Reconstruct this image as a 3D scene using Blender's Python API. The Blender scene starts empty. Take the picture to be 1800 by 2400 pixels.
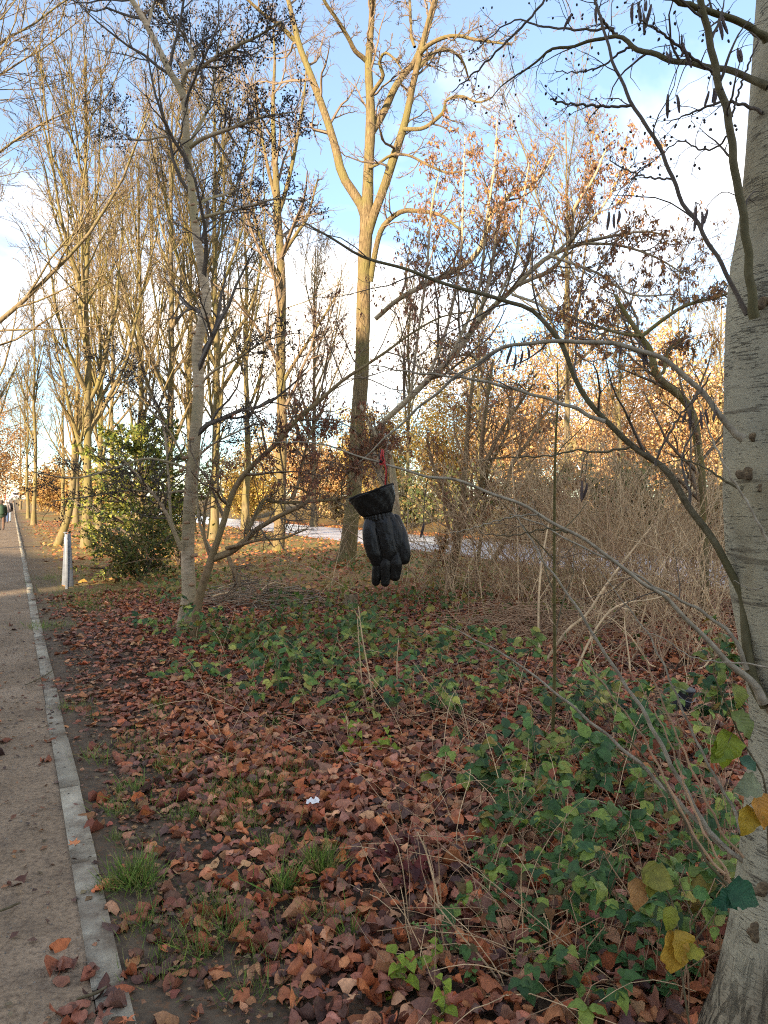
import bpy, math, random
import numpy as np
from mathutils import Vector, Matrix

# ------------------------------------------------------------------ camera, world, sun, exposure
F, H, HY = 1750.0, 1.7, 1172.0            # focal length in photo pixels, eye height, horizon row
sc = bpy.context.scene
C = sc.collection
cam = bpy.data.cameras.new("camera")
camo = bpy.data.objects.new("camera", cam)
C.objects.link(camo)
cam.sensor_fit = 'AUTO'
cam.sensor_width = 36.0
cam.lens = F / 2400.0 * 36.0
cam.shift_y = -(1200.0 - HY) / 2400.0
cam.clip_start = 0.05
cam.clip_end = 3000.0
camo.location = (0, 0, H)
camo.rotation_euler = (math.radians(90), 0, 0)
sc.camera = camo
sc.render.resolution_x, sc.render.resolution_y = 768, 1024
sc.cycles.filter_width = 1.1
sc.cycles.use_denoising = False

SUN_EL, SUN_AZ = math.radians(13.0), math.radians(211.0)   # azimuth clockwise from +Y
world = bpy.data.worlds.new("World")
sc.world = world
world.use_nodes = True
SKY_STRENGTH, SUN_STRENGTH, EXPOSURE = 0.15, 2.4, 2.88
sun = bpy.data.lights.new("sun", 'SUN')
sun.energy = SUN_STRENGTH
sun.angle = math.radians(0.6)
sun.color = (1.0, 0.79, 0.54)
suno = bpy.data.objects.new("sun", sun)
C.objects.link(suno)
SUN_TO = Vector((-math.sin(SUN_AZ) * math.cos(SUN_EL), -math.cos(SUN_AZ) * math.cos(SUN_EL), -math.sin(SUN_EL)))
suno.rotation_euler = SUN_TO.to_track_quat('-Z', 'Y').to_euler()
suno.location = (-20, -30, 30)
vs = sc.view_settings
vs.view_transform = 'Standard'
vs.look = 'None'
vs.exposure = EXPOSURE
vs.gamma = 1.0
vs.use_curve_mapping = False


def nd(nt, typ, x=None, **kw):
    n = nt.nodes.new(typ)
    for k, v in kw.items():
        setattr(n, k, v)
    return n


def build_world():
    nt = world.node_tree
    bg = nt.nodes['Background']
    bg.inputs[1].default_value = SKY_STRENGTH
    sk = nd(nt, 'ShaderNodeTexSky', sky_type='NISHITA', sun_disc=False)
    sk.sun_elevation = SUN_EL
    sk.sun_rotation = SUN_AZ
    sk.air_density = 1.0
    sk.dust_density = 0.25
    sk.ozone_density = 3.0
    tc = nd(nt, 'ShaderNodeTexCoord')
    # clouds live on a flat layer overhead: divide the view direction by its height
    sep = nd(nt, 'ShaderNodeSeparateXYZ')
    nt.links.new(tc.outputs['Generated'], sep.inputs[0])
    mx = nd(nt, 'ShaderNodeMath', operation='ADD')
    mx.inputs[1].default_value = 0.28
    ab = nd(nt, 'ShaderNodeMath', operation='ABSOLUTE')
    nt.links.new(sep.outputs[2], ab.inputs[0])
    nt.links.new(ab.outputs[0], mx.inputs[0])
    dv = nd(nt, 'ShaderNodeVectorMath', operation='DIVIDE')
    cb = nd(nt, 'ShaderNodeCombineXYZ')
    for i in range(3):
        nt.links.new(mx.outputs[0], cb.inputs[i])
    nt.links.new(tc.outputs['Generated'], dv.inputs[0])
    nt.links.new(cb.outputs[0], dv.inputs[1])
    off = nd(nt, 'ShaderNodeVectorMath', operation='ADD')
    off.inputs[1].default_value = (6.3, 0.2, -0.5)
    nt.links.new(dv.outputs[0], off.inputs[0])
    no = nd(nt, 'ShaderNodeTexNoise')
    no.inputs['Scale'].default_value = 1.15
    no.inputs['Detail'].default_value = 7.0
    no.inputs['Roughness'].default_value = 0.52
    no.inputs['Distortion'].default_value = 0.35
    nt.links.new(off.outputs[0], no.inputs['Vector'])
    rp = nd(nt, 'ShaderNodeValToRGB')
    rp.color_ramp.elements[0].position = 0.43
    rp.color_ramp.elements[0].color = (0.10, 0.10, 0.10, 1)
    rp.color_ramp.elements[1].position = 0.66
    rp.color_ramp.elements[1].color = (0.92, 0.92, 0.92, 1)
    nt.links.new(no.outputs['Fac'], rp.inputs[0])
    gain = nd(nt, 'ShaderNodeMix', data_type='RGBA', blend_type='MULTIPLY')
    gain.inputs[0].default_value = 1.0
    gain.inputs[7].default_value = (0.30, 0.345, 0.36, 1)
    nt.links.new(sk.outputs[0], gain.inputs[6])
    mix = nd(nt, 'ShaderNodeMix', data_type='RGBA')
    nt.links.new(rp.outputs[0], mix.inputs[0])
    nt.links.new(gain.outputs[2], mix.inputs[6])
    mix.inputs[7].default_value = (2.55, 2.25, 1.88, 1)
    nt.links.new(mix.outputs[2], bg.inputs[0])


build_world()

# ------------------------------------------------------------------ helpers
RNG = np.random.default_rng(11)
random.seed(5)
K0 = np.array([-1.014, 2.582])            # kerb edge, path side, close to the camera
DV = np.array([-0.446, 0.895])            # direction of the path
NU = np.array([0.895, 0.446])             # across the path, towards the verge


def at(px, py, Y):
    return np.array([(px - 900.0) / F * Y, Y, H - (py - HY) / F * Y])


def gpt(px, py):
    Y = F * H / (py - HY)
    return np.array([(px - 900.0) / F * Y, Y])


def uv_of(x, y):
    dx, dy = x - K0[0], y - K0[1]
    return dx * NU[0] + dy * NU[1], dx * DV[0] + dy * DV[1]


def P(u, v):
    return K0[0] + u * NU[0] + v * DV[0], K0[1] + u * NU[1] + v * DV[1]


def sstep(a, b, x):
    t = np.clip((x - a) / (b - a), 0, 1)
    return t * t * (3 - 2 * t)


def vnoise(x, y, s=1.0, seed=0):
    """cheap smooth value noise, about -1..1"""
    x = np.asarray(x, float) * s + seed * 17.3
    y = np.asarray(y, float) * s + seed * 9.1
    return (np.sin(x * 1.7 + 1.3 * np.sin(y * 1.1 + seed)) + np.sin(y * 2.1 + 1.7 * np.sin(x * 0.9 + 2.0)) + 0.6 * np.sin(3.9 * x + 2.2 * y) + 0.6 * np.sin(-3.1 * x + 4.3 * y)) / 3.2


def gh(x, y, mud=True):
    u, v = uv_of(np.asarray(x, float), np.asarray(y, float))
    z = 1.9 * sstep(75, 250, v)
    w = sstep(0.3, 1.8, u) * (1 - sstep(10.4, 11.6, u))
    z = z + w * (0.03 + 0.045 * vnoise(x, y, 0.9) + 0.02 * vnoise(x, y, 2.7, 2))
    z = z + sstep(0.09, 0.3, u) * -0.012 * (1 - w)
    z = z + 1.1 * sstep(18.2, 25, u)
    if mud:
        z = z + 0.030 * (u > -0.02) * np.exp(-((u - 0.09) / 0.12) ** 2) * sstep(-0.05, 0.45, vnoise(x, y, 3.1, 7)) * (1 - sstep(0.1, 0.7, v)) * (v > -3)
    z = z + 0.35 * sstep(-5.2, -9, u) * 0
    return z


def mat_nodes(name):
    m = bpy.data.materials.new(name)
    m.use_nodes = True
    nt = m.node_tree
    return m, nt, nt.nodes['Principled BSDF']


def ramp(nt, fac, stops, interp='LINEAR'):
    r = nd(nt, 'ShaderNodeValToRGB')
    cr = r.color_ramp
    cr.interpolation = interp
    while len(cr.elements) < len(stops):
        cr.elements.new(0.5)
    for e, (p, c) in zip(cr.elements, stops):
        e.position = p
        e.color = (*c, 1) if len(c) == 3 else c
    nt.links.new(fac, r.inputs[0])
    return r.outputs[0]


def noise(nt, vec, scale, detail=4, rough=0.55, dist=0.0):
    n = nd(nt, 'ShaderNodeTexNoise')
    n.inputs['Scale'].default_value = scale
    n.inputs['Detail'].default_value = detail
    n.inputs['Roughness'].default_value = rough
    n.inputs['Distortion'].default_value = dist
    if vec is not None:
        nt.links.new(vec, n.inputs['Vector'])
    return n.outputs['Fac']


def mixc(nt, fac, a, b, mode='MIX'):
    m = nd(nt, 'ShaderNodeMix', data_type='RGBA', blend_type=mode)
    for sock, val in ((0, fac), (6, a), (7, b)):
        if isinstance(val, (int, float)):
            m.inputs[sock].default_value = val
        elif isinstance(val, tuple):
            m.inputs[sock].default_value = (*val, 1)
        else:
            nt.links.new(val, m.inputs[sock])
    return m.outputs[2]


def bump(nt, bsdf, height, strength=0.4, dist=0.01):
    b = nd(nt, 'ShaderNodeBump')
    b.inputs['Strength'].default_value = strength
    b.inputs['Distance'].default_value = dist
    nt.links.new(height, b.inputs['Height'])
    nt.links.new(b.outputs[0], bsdf.inputs['Normal'])


def coords(nt, kind='Object', scale=(1, 1, 1)):
    t = nd(nt, 'ShaderNodeTexCoord')
    mp = nd(nt, 'ShaderNodeMapping')
    mp.inputs['Scale'].default_value = scale
    nt.links.new(t.outputs[kind], mp.inputs[0])
    return mp.outputs[0]


def world_pos(nt, scale=(1, 1, 1)):
    g = nd(nt, 'ShaderNodeNewGeometry')
    mp = nd(nt, 'ShaderNodeMapping')
    mp.inputs['Scale'].default_value = scale
    nt.links.new(g.outputs['Position'], mp.inputs[0])
    return mp.outputs[0]


def m_plain(name, col, rough=0.6, var=0.15, scale=20, metal=0.0, bstr=0.0, spec=0.5):
    m, nt, b = mat_nodes(name)
    f = noise(nt, coords(nt), scale)
    c = ramp(nt, f, [(0.3, tuple(x * (1 - var) for x in col)), (0.7, tuple(min(1, x * (1 + var)) for x in col))])
    nt.links.new(c, b.inputs['Base Color'])
    b.inputs['Roughness'].default_value = rough
    b.inputs['Metallic'].default_value = metal
    b.inputs['Specular IOR Level'].default_value = spec
    if bstr:
        bump(nt, b, f, bstr, 0.004)
    return m


def m_bark(name, c0, c1, c2, vscale=(9, 9, 2.2), moss=None, bstr=0.6, bdist=0.02, rough=0.9):
    """furrowed bark: stretched noise between three tones, optional patches of algae"""
    m, nt, b = mat_nodes(name)
    v = coords(nt, 'Object', vscale)
    f = noise(nt, v, 2.2, 6, 0.62, 0.4)
    c = ramp(nt, f, [(0.28, c0), (0.5, c1), (0.72, c2)])
    if moss:
        g = noise(nt, coords(nt), 1.6, 4)
        gm = ramp(nt, g, [(0.42, (0, 0, 0)), (0.62, (1, 1, 1))])
        c = mixc(nt, gm, c, moss)
    nt.links.new(c, b.inputs['Base Color'])
    b.inputs['Roughness'].default_value = rough
    b.inputs['Specular IOR Level'].default_value = 0.2
    bump(nt, b, f, bstr, bdist)
    return m


def m_leaf(name, rough=0.55, trans=0.25, use_obj=None, spec=0.35):
    """leaf: own colour per leaf, veins and blotches from the leaf's own UV"""
    m, nt, b = mat_nodes(name)
    if use_obj:
        oi = nd(nt, 'ShaderNodeObjectInfo')
        col = ramp(nt, oi.outputs['Random'], use_obj)
    else:
        a = nd(nt, 'ShaderNodeAttribute', attribute_name='Col')
        col = a.outputs['Color']
    f = noise(nt, world_pos(nt), 55, 3)
    col = mixc(nt, 0.55, col, ramp(nt, f, [(0.3, (0.55, 0.5, 0.5)), (0.65, (1.25, 1.25, 1.2))]), 'MULTIPLY')
    t = nd(nt, 'ShaderNodeUVMap')
    sp = nd(nt, 'ShaderNodeSeparateXYZ')
    nt.links.new(t.outputs[0], sp.inputs[0])
    ab = nd(nt, 'ShaderNodeMath', operation='ABSOLUTE')
    nt.links.new(sp.outputs[1], ab.inputs[0])
    sl = nd(nt, 'ShaderNodeMath', operation='MULTIPLY_ADD')
    sl.inputs[1].default_value = -0.28
    nt.links.new(ab.outputs[0], sl.inputs[0])
    nt.links.new(sp.outputs[0], sl.inputs[2])
    sc_ = nd(nt, 'ShaderNodeMath', operation='MULTIPLY')
    sc_.inputs[1].default_value = 52.0
    nt.links.new(sl.outputs[0], sc_.inputs[0])
    sn = nd(nt, 'ShaderNodeMath', operation='SINE')
    nt.links.new(sc_.outputs[0], sn.inputs[0])
    nt.links.new(col, b.inputs['Base Color'])
    b.inputs['Roughness'].default_value = rough
    b.inputs['Specular IOR Level'].default_value = spec
    bump(nt, b, mixc(nt, 0.45, sn.outputs[0], noise(nt, world_pos(nt), 180, 3)), 0.35, 0.002)
    tr = nd(nt, 'ShaderNodeBsdfTranslucent')
    nt.links.new(col, tr.inputs[0])
    ms = nd(nt, 'ShaderNodeMixShader')
    ms.inputs[0].default_value = trans
    out = nt.nodes['Material Output']
    nt.links.new(b.outputs[0], ms.inputs[1])
    nt.links.new(tr.outputs[0], ms.inputs[2])
    nt.links.new(ms.outputs[0], out.inputs[0])
    return m


def new_obj(name, me, mat=None, parent=None):
    o = bpy.data.objects.new(name, me)
    C.objects.link(o)
    if mat is not None and me is not None and not me.materials:
        me.materials.append(mat)
    if parent is not None:
        o.parent = parent
    return o


def tag(o, label=None, cat=None, group=None, kind=None):
    if label:
        o['label'] = label
    if cat:
        o['category'] = cat
    if group:
        o['group'] = group
    if kind:
        o['kind'] = kind
    return o


def empty(name, loc, label, cat, group=None, rz=0.0):
    o = bpy.data.objects.new(name, None)
    C.objects.link(o)
    o.location = [float(q) for q in loc]
    o.rotation_euler = (0, 0, rz)
    o.empty_display_size = 0.2
    tag(o, label, cat, group)
    return o


def mesh_raw(name, V, quads=None, tris=None, smooth=True, col=None, uv=None):
    """V (n,3); quads (m,4); tris (k,3); col per vertex (n,3); uv per vertex (n,2)"""
    me = bpy.data.meshes.new(name)
    V = np.ascontiguousarray(V, np.float32)
    idx, start, tot = [], [], []
    s = 0
    if quads is not None and len(quads):
        q = np.asarray(quads, np.int32)
        idx.append(q.ravel())
        start.append(np.arange(len(q), dtype=np.int32) * 4)
        s = len(q) * 4
    if tris is not None and len(tris):
        t = np.asarray(tris, np.int32)
        idx.append(t.ravel())
        start.append(s + np.arange(len(t), dtype=np.int32) * 3)
    idx = np.concatenate(idx)
    start = np.concatenate(start)
    me.vertices.add(len(V))
    me.vertices.foreach_set('co', V.ravel())
    me.loops.add(len(idx))
    me.loops.foreach_set('vertex_index', idx)
    me.polygons.add(len(start))
    me.polygons.foreach_set('loop_start', start)
    if smooth:
        me.polygons.foreach_set('use_smooth', np.ones(len(start), bool))
    if uv is not None:
        l = me.uv_layers.new(name='UVMap')
        l.data.foreach_set('uv', np.asarray(uv, np.float32)[idx].ravel())
    if col is not None:
        a = me.color_attributes.new('Col', 'FLOAT_COLOR', 'POINT')
        c4 = np.ones((len(V), 4), np.float32)
        c4[:, :3] = col
        a.data.foreach_set('color', c4.ravel())
    me.update(calc_edges=True)
    me.validate()
    return me


class Boxes:
    """collects boxes / prisms for one part"""

    def __init__(s):
        s.V, s.Fq, s.Ft = [], [], []

    def box(s, c, d, rz=0.0):
        x, y, z = d[0] / 2, d[1] / 2, d[2] / 2
        n = len(s.V)
        ca, sa = math.cos(rz), math.sin(rz)
        for q in ((-x, -y, -z), (x, -y, -z), (x, y, -z), (-x, y, -z), (-x, -y, z), (x, -y, z), (x, y, z), (-x, y, z)):
            s.V.append((c[0] + q[0] * ca - q[1] * sa, c[1] + q[0] * sa + q[1] * ca, c[2] + q[2]))
        for f in ((0, 3, 2, 1), (4, 5, 6, 7), (0, 1, 5, 4), (1, 2, 6, 5), (2, 3, 7, 6), (3, 0, 4, 7)):
            s.Fq.append(tuple(n + i for i in f))
        return s

    def hexa(s, pts):
        n = len(s.V)
        s.V += [tuple(p) for p in pts]
        for f in ((0, 3, 2, 1), (4, 5, 6, 7), (0, 1, 5, 4), (1, 2, 6, 5), (2, 3, 7, 6), (3, 0, 4, 7)):
            s.Fq.append(tuple(n + i for i in f))
        return s

    def build(s, name, mat, parent=None, bevel=0.0):
        me = mesh_raw(name, np.array(s.V), s.Fq, s.Ft or None, smooth=False)
        o = new_obj(name, me, mat, parent)
        if bevel:
            b = o.modifiers.new('bevel', 'BEVEL')
            b.width = bevel
            b.segments = 2
        return o


def unit(a):
    return a / np.maximum(np.linalg.norm(a, axis=-1, keepdims=True), 1e-9)


def resample(pts, n, rad=None):
    """Catmull-Rom through pts, n samples evenly along the length"""
    pts = np.asarray(pts, float)
    if len(pts) == 2:
        t = np.linspace(0, 1, n)[:, None]
        out = pts[0] * (1 - t) + pts[1] * t
        if rad is None:
            return out
        return out, np.interp(np.linspace(0, 1, n), np.linspace(0, 1, len(rad)), rad)
    pp = np.vstack([2 * pts[0] - pts[1], pts, 2 * pts[-1] - pts[-2]])
    o = []
    k = 12
    for i in range(1, len(pp) - 2):
        p0, p1, p2, p3 = pp[i - 1], pp[i], pp[i + 1], pp[i + 2]
        t = np.linspace(0, 1, k, endpoint=False)[:, None]
        o.append(0.5 * ((2 * p1) + (-p0 + p2) * t + (2 * p0 - 5 * p1 + 4 * p2 - p3) * t ** 2 + (-p0 + 3 * p1 - 3 * p2 + p3) * t ** 3))
    o = np.vstack(o + [pts[-1:]])
    L = np.concatenate([[0], np.cumsum(np.linalg.norm(np.diff(o, axis=0), axis=1))])
    s = np.linspace(0, L[-1], n)
    out = np.stack([np.interp(s, L, o[:, j]) for j in range(3)], 1)
    if rad is None:
        return out
    # radii were given per control point
    ctrl = L[np.minimum(np.arange(len(pts)) * k, len(L) - 1)]
    if len(rad) == 2:
        rr = np.interp(s, [0, L[-1]], rad)
    else:
        rr = np.interp(s, ctrl, rad)
    return out, rr


class Tubes:
    """many tapered tubes, batched by (points, sides), one mesh"""

    def __init__(s):
        s.items = {}

    def add(s, Pn, R, sides=3):
        Pn = np.asarray(Pn, float)
        R = np.asarray(R, float)
        if Pn.ndim == 2:
            Pn, R = Pn[None], R[None]
        s.items.setdefault((Pn.shape[1], sides), []).append((Pn, R))
        return s

    def arrays(s, origin=(0, 0, 0), rough=0.0):
        Vs, Qs, Ts, off = [], [], [], 0
        for (n, k), lst in s.items.items():
            Pn = np.concatenate([a for a, _ in lst])
            R = np.concatenate([b for _, b in lst])
            m = len(Pn)
            tg = np.empty_like(Pn)
            tg[:, 1:-1] = Pn[:, 2:] - Pn[:, :-2]
            tg[:, 0] = Pn[:, 1] - Pn[:, 0]
            tg[:, -1] = Pn[:, -1] - Pn[:, -2]
            tg = unit(tg)
            mean = unit(Pn[:, -1] - Pn[:, 0])
            ref = np.eye(3)[np.argmin(np.abs(mean), 1)][:, None, :]
            a = unit(np.cross(tg, np.broadcast_to(ref, tg.shape)))
            b = np.cross(tg, a)
            th = np.arange(k) * 2 * np.pi / k
            ring = a[:, :, None, :] * np.cos(th)[None, None, :, None] + b[:, :, None, :] * np.sin(th)[None, None, :, None]
            rr = R[:, :, None]
            if rough:
                z = Pn[:, :, None, 2]
                wob = np.sin(th[None, None, :] * 2 + z * 3.1) * 0.5 + np.sin(th[None, None, :] * 3 - z * 5.3 + 1) * 0.35 + np.sin(th[None, None, :] * 5 + z * 9.7) * 0.25
                rr = rr * (1 + rough * wob)
            V = Pn[:, :, None, :] + ring * (rr[..., None] if rr.shape[-1] == k else rr[..., None] * np.ones((1, 1, k, 1)))
            V = V.reshape(m, n * k, 3)
            i, j = np.meshgrid(np.arange(n - 1), np.arange(k), indexing='ij')
            j2 = (j + 1) % k
            q = np.stack([i * k + j, i * k + j2, (i + 1) * k + j2, (i + 1) * k + j], -1).reshape(-1, 4)
            Q = (q[None] + (np.arange(m) * n * k)[:, None, None]).reshape(-1, 4) + off
            Vs.append(V.reshape(-1, 3))
            Qs.append(Q)
            if k > 4:
                base = np.arange(m) * n * k + off
                caps = []
                for jj in range(1, k - 1):
                    caps.append(np.stack([base + (n - 1) * k, base + (n - 1) * k + jj, base + (n - 1) * k + jj + 1], -1))
                Ts.append(np.concatenate(caps))
            off += m * n * k
        V = np.concatenate(Vs) - np.asarray(origin, float)
        return V, np.concatenate(Qs), (np.concatenate(Ts) if Ts else None)

    def build(s, name, mat, parent=None, origin=(0, 0, 0), rough=0.0):
        V, Q, T = s.arrays(origin, rough)
        return new_obj(name, mesh_raw(name, V, Q, T), mat, parent)


def grow(Pn, R, k, t0, t1, ang, ratio, npts, wig, up, rng, rmul=0.6, rmin=0.003, lmin=0.0, lmax=99.0, fall=0.5, abs_len=None, bias=None):
    """k children on every parent branch; returns (m*k, npts, 3), radii"""
    Pn = np.asarray(Pn)
    m, n, _ = Pn.shape
    t = t0 + (t1 - t0) * ((np.arange(k)[None] + rng.random((m, k))) / k)
    fi = np.clip(t * (n - 1), 0, n - 1.001)
    i = fi.astype(int)
    f = (fi - i)[..., None]
    row = np.arange(m)[:, None]
    a, b = Pn[row, i], Pn[row, i + 1]
    base = a * (1 - f) + b * f
    tg = unit(b - a)
    rad = R[row, i] * (1 - f[..., 0]) + R[row, i + 1] * f[..., 0]
    v = rng.normal(size=tg.shape)
    if bias is not None:
        v = v + np.asarray(bias)
    perp = unit(v - (v * tg).sum(-1, keepdims=True) * tg)
    an = ang * rng.uniform(0.65, 1.3, (m, k))[..., None]
    d = np.cos(an) * tg + np.sin(an) * perp
    if abs_len is not None:
        ln = abs_len * rng.uniform(0.5, 1.35, (m, k)) * (1 - fall * t)
    else:
        pl = np.linalg.norm(np.diff(Pn, axis=1), axis=-1).sum(1)[:, None]
        ln = pl * ratio * (1 - fall * t) * rng.uniform(0.55, 1.3, (m, k))
    ln = np.clip(ln, lmin, lmax)
    m2 = m * k
    d = d.reshape(m2, 3)
    st = (ln.reshape(m2) / (npts - 1))[:, None]
    out = np.empty((m2, npts, 3))
    out[:, 0] = base.reshape(m2, 3)
    upv = np.array([0, 0, 1.0])
    for q in range(1, npts):
        d = unit(d + wig * rng.normal(size=d.shape) + up * upv)
        out[:, q] = out[:, q - 1] + d * st
    r0 = np.maximum(np.minimum(rad.reshape(m2) * rmul, ln.reshape(m2) * 0.022 + rmin), rmin)
    s = np.linspace(0, 1, npts)
    rr = np.maximum(r0[:, None] * (1 - 0.75 * s[None]), rmin * 0.7)
    return out, rr


# ---- leaves
def leaf_template(fold=0.15, curl=0.2, wid=0.36, seed=0, n=5, twist=0.0, tip=1.0):
    r = np.random.default_rng(seed)
    t = np.linspace(0, 1, n)
    w = wid * np.sin(np.pi * np.clip(t, 0, 1) ** (0.75 * tip)) ** 0.8
    w[0] = 0.015
    w[-1] = 0.01
    V, U = [], []
    for i in range(n):
        zc = curl * (t[i] - 0.45) ** 2 * 2 - 0.05
        for sgn in (-1, 0, 1):
            ww = w[i] * (1 + 0.12 * r.normal())
            V.append((t[i] - 0.5, sgn * ww, zc + abs(sgn) * fold * ww * 2 + 0.05 * r.normal() * abs(sgn) + twist * sgn * (t[i] - 0.5) * 0.5))
            U.append((t[i], sgn))
    Q = []
    for i in range(n - 1):
        for j in range(2):
            a = i * 3 + j
            Q.append((a, a + 3, a + 4, a + 1))
    return np.array(V), np.array(Q), np.array(U, float)


def fine_leaf(seed=0, wid=0.36, curl=0.3, cross=0.3, fold=0.1, wave=0.05, n=9, tip=1.0, pw=0.72, jag=0.0):
    """rounder leaf blade: nine stations, five across, wavy margin"""
    r = np.random.default_rng(seed)
    t = np.linspace(0, 1, n)
    w = wid * np.sin(np.pi * t ** (0.78 * tip)) ** pw * (1 + jag * np.where(np.arange(n) % 2 == 0, 1, -1))
    w[0], w[-1] = 0.012, 0.008
    ph = r.uniform(0, 6, 4)
    V, U = [], []
    for i in range(n):
        for sgn in (-1, -0.55, 0, 0.55, 1):
            ww = w[i] * sgn * (1 + 0.06 * r.normal() * abs(sgn))
            z = curl * (t[i] - 0.45) ** 2 * 1.6 + cross * ww * ww * 4.0 + fold * abs(ww) * 1.5 + wave * abs(sgn) * math.sin(t[i] * 11 + ph[0] + sgn * 1.5) + 0.25 * wave * r.normal() + 0.35 * curl * ww * (t[i] - 0.5)
            V.append((t[i] - 0.5, ww, z))
            U.append((t[i], sgn))
    Q = [(i * 5 + j, (i + 1) * 5 + j, (i + 1) * 5 + j + 1, i * 5 + j + 1) for i in range(n - 1) for j in range(4)]
    V = np.array(V)
    V[:, 2] -= V[:, 2].mean()
    return V, np.array(Q), np.array(U, float)


def crease(me, amp, wl, seed=0):
    """folds and dents in cloth: push vertices along their normals"""
    n = len(me.vertices)
    co = np.empty(n * 3, np.float32)
    no = np.empty(n * 3, np.float32)
    me.vertices.foreach_get('co', co)
    me.vertex_normals.foreach_get('vector', no)
    co, no = co.reshape(-1, 3), no.reshape(-1, 3)
    x, y, z = (co / wl).T
    z = z * 0.55
    d = np.sin(x * 1.1 + 2.3 * np.sin(z * 0.9 + seed) + 1.2 * y) * np.sin(z * 2.6 + 1.4 * np.sin(x * 1.3) + seed) + 0.5 * np.sin(z * 5.1 + x * 2.2 + 1.7 * np.sin(y * 2 + x)) * np.sin(x * 2.7 - z + seed)
    co = co + no * (d * amp)[:, None]
    me.vertices.foreach_set('co', co.ravel().astype(np.float32))
    me.update()
    return me


def lobed_template(seed=0, lobes=5, curl=0.15):
    r = np.random.default_rng(seed)
    k = lobes * 3
    V, U = [(0, 0, 0)], [(0.5, 0)]
    th = np.linspace(-2.6, 2.6, k)
    for i, a in enumerate(th):
        rad = 0.52 if i % 3 == 1 else 0.27
        rad *= (1 - 0.3 * abs(a) / 2.6) * (1 + 0.08 * r.normal())
        V.append((rad * math.cos(a), rad * math.sin(a), curl * rad * 1.2 * r.uniform(0.2, 1.4) + 0.03 * r.normal()))
        U.append((0.5 + rad * math.cos(a), math.sin(a)))
    Q = []
    for i in range(1, k - 1, 2):
        Q.append((0, i, i + 1, i + 2))
    return np.array(V), np.array(Q), np.array(U, float)


def small_template(w=0.4, fold=0.1):
    V = np.array([(-0.5, 0, 0), (0.0, -w, fold), (0.5, 0, 0), (0.0, w, fold)], float)
    return V, np.array([(0, 1, 2, 3)]), np.array([(0, 0), (0.5, -1), (1, 0), (0.5, 1)], float)


def rot_from(xdir, zdir):
    x = unit(xdir)
    y = unit(np.cross(zdir, x))
    z = np.cross(x, y)
    return np.stack([x, y, z], -1)


def leaf_batch(groups):
    """groups: list of (template, pos (m,3), R (m,3,3), size (m,), col (m,3)) -> mesh arrays"""
    Vs, Qs, Us, Cs, off = [], [], [], [], 0
    for (tv, tq, tu), pos, R, size, col in groups:
        m = len(pos)
        if not m:
            continue
        V = np.einsum('mij,kj->mki', R, tv) * size[:, None, None] + pos[:, None, :]
        k = len(tv)
        Vs.append(V.reshape(-1, 3))
        Qs.append((tq[None] + (np.arange(m) * k)[:, None, None]).reshape(-1, 4) + off)
        Us.append(np.tile(tu, (m, 1)))
        Cs.append(np.repeat(col, k, 0))
        off += m * k
    return np.concatenate(Vs), np.concatenate(Qs), np.concatenate(Cs), np.concatenate(Us)


def leaf_obj(name, groups, mat, parent=None, origin=(0, 0, 0)):
    V, Q, Cc, U = leaf_batch(groups)
    return new_obj(name, mesh_raw(name, V - np.asarray(origin, float), Q, None, True, Cc, U), mat, parent)


def pick_col(rng, m, pal, jit=0.18):
    pal = np.asarray(pal, float)
    c = pal[rng.integers(0, len(pal), m)]
    return np.clip(c * (1 + jit * rng.normal(size=(m, 1))) * (1 + 0.05 * rng.normal(size=(m, 3))), 0.004, 0.95)


def rand_dirs(rng, m):
    return unit(rng.normal(size=(m, 3)))


def blob_mesh(name, balls, voxel, smooth=4, flat=None):
    """union of spheres (centre, radius, (sx,sy,sz)) as one smooth closed surface"""
    import bmesh
    bm = bmesh.new()
    for c, r, s in balls:
        mt = Matrix.Translation(Vector([float(q) for q in c])) @ Matrix.Diagonal((s[0] * r, s[1] * r, s[2] * r, 1))
        bmesh.ops.create_icosphere(bm, subdivisions=2, radius=1.0, matrix=mt)
    me = bpy.data.meshes.new(name + "_raw")
    bm.to_mesh(me)
    bm.free()
    o = bpy.data.objects.new(name + "_raw", me)
    C.objects.link(o)
    r = o.modifiers.new('r', 'REMESH')
    r.mode = 'VOXEL'
    r.voxel_size = voxel
    if smooth:
        s = o.modifiers.new('s', 'SMOOTH')
        s.iterations = smooth
        s.factor = 0.5
    dg = bpy.context.evaluated_depsgraph_get()
    out = bpy.data.meshes.new_from_object(o.evaluated_get(dg))
    out.name = name
    bpy.data.objects.remove(o)
    bpy.data.meshes.remove(me)
    out.polygons.foreach_set('use_smooth', np.ones(len(out.polygons), bool))
    return out


def chain_balls(pts, rad, n=14, s=(1, 1, 1)):
    p, r = resample(pts, n, rad)
    return [(p[i], r[i], s) for i in range(n)]

# ------------------------------------------------------------------ materials
def m_ground():
    m, nt, b = mat_nodes("soil_and_turf")
    a = nd(nt, 'ShaderNodeAttribute', attribute_name='Col')
    wp = world_pos(nt)
    f = noise(nt, wp, 9, 6, 0.65)
    c = mixc(nt, 1.0, a.outputs['Color'], ramp(nt, f, [(0.3, (0.45, 0.42, 0.4)), (0.72, (1.35, 1.3, 1.2))]), 'MULTIPLY')
    f2 = noise(nt, wp, 38, 3)
    c = mixc(nt, ramp(nt, f2, [(0.56, (0, 0, 0)), (0.64, (0.55, 0.55, 0.55))]), c, (0.17, 0.085, 0.04))
    nt.links.new(c, b.inputs['Base Color'])
    b.inputs['Roughness'].default_value = 0.9
    b.inputs['Specular IOR Level'].default_value = 0.25
    bump(nt, b, f, 0.7, 0.03)
    return m


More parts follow.
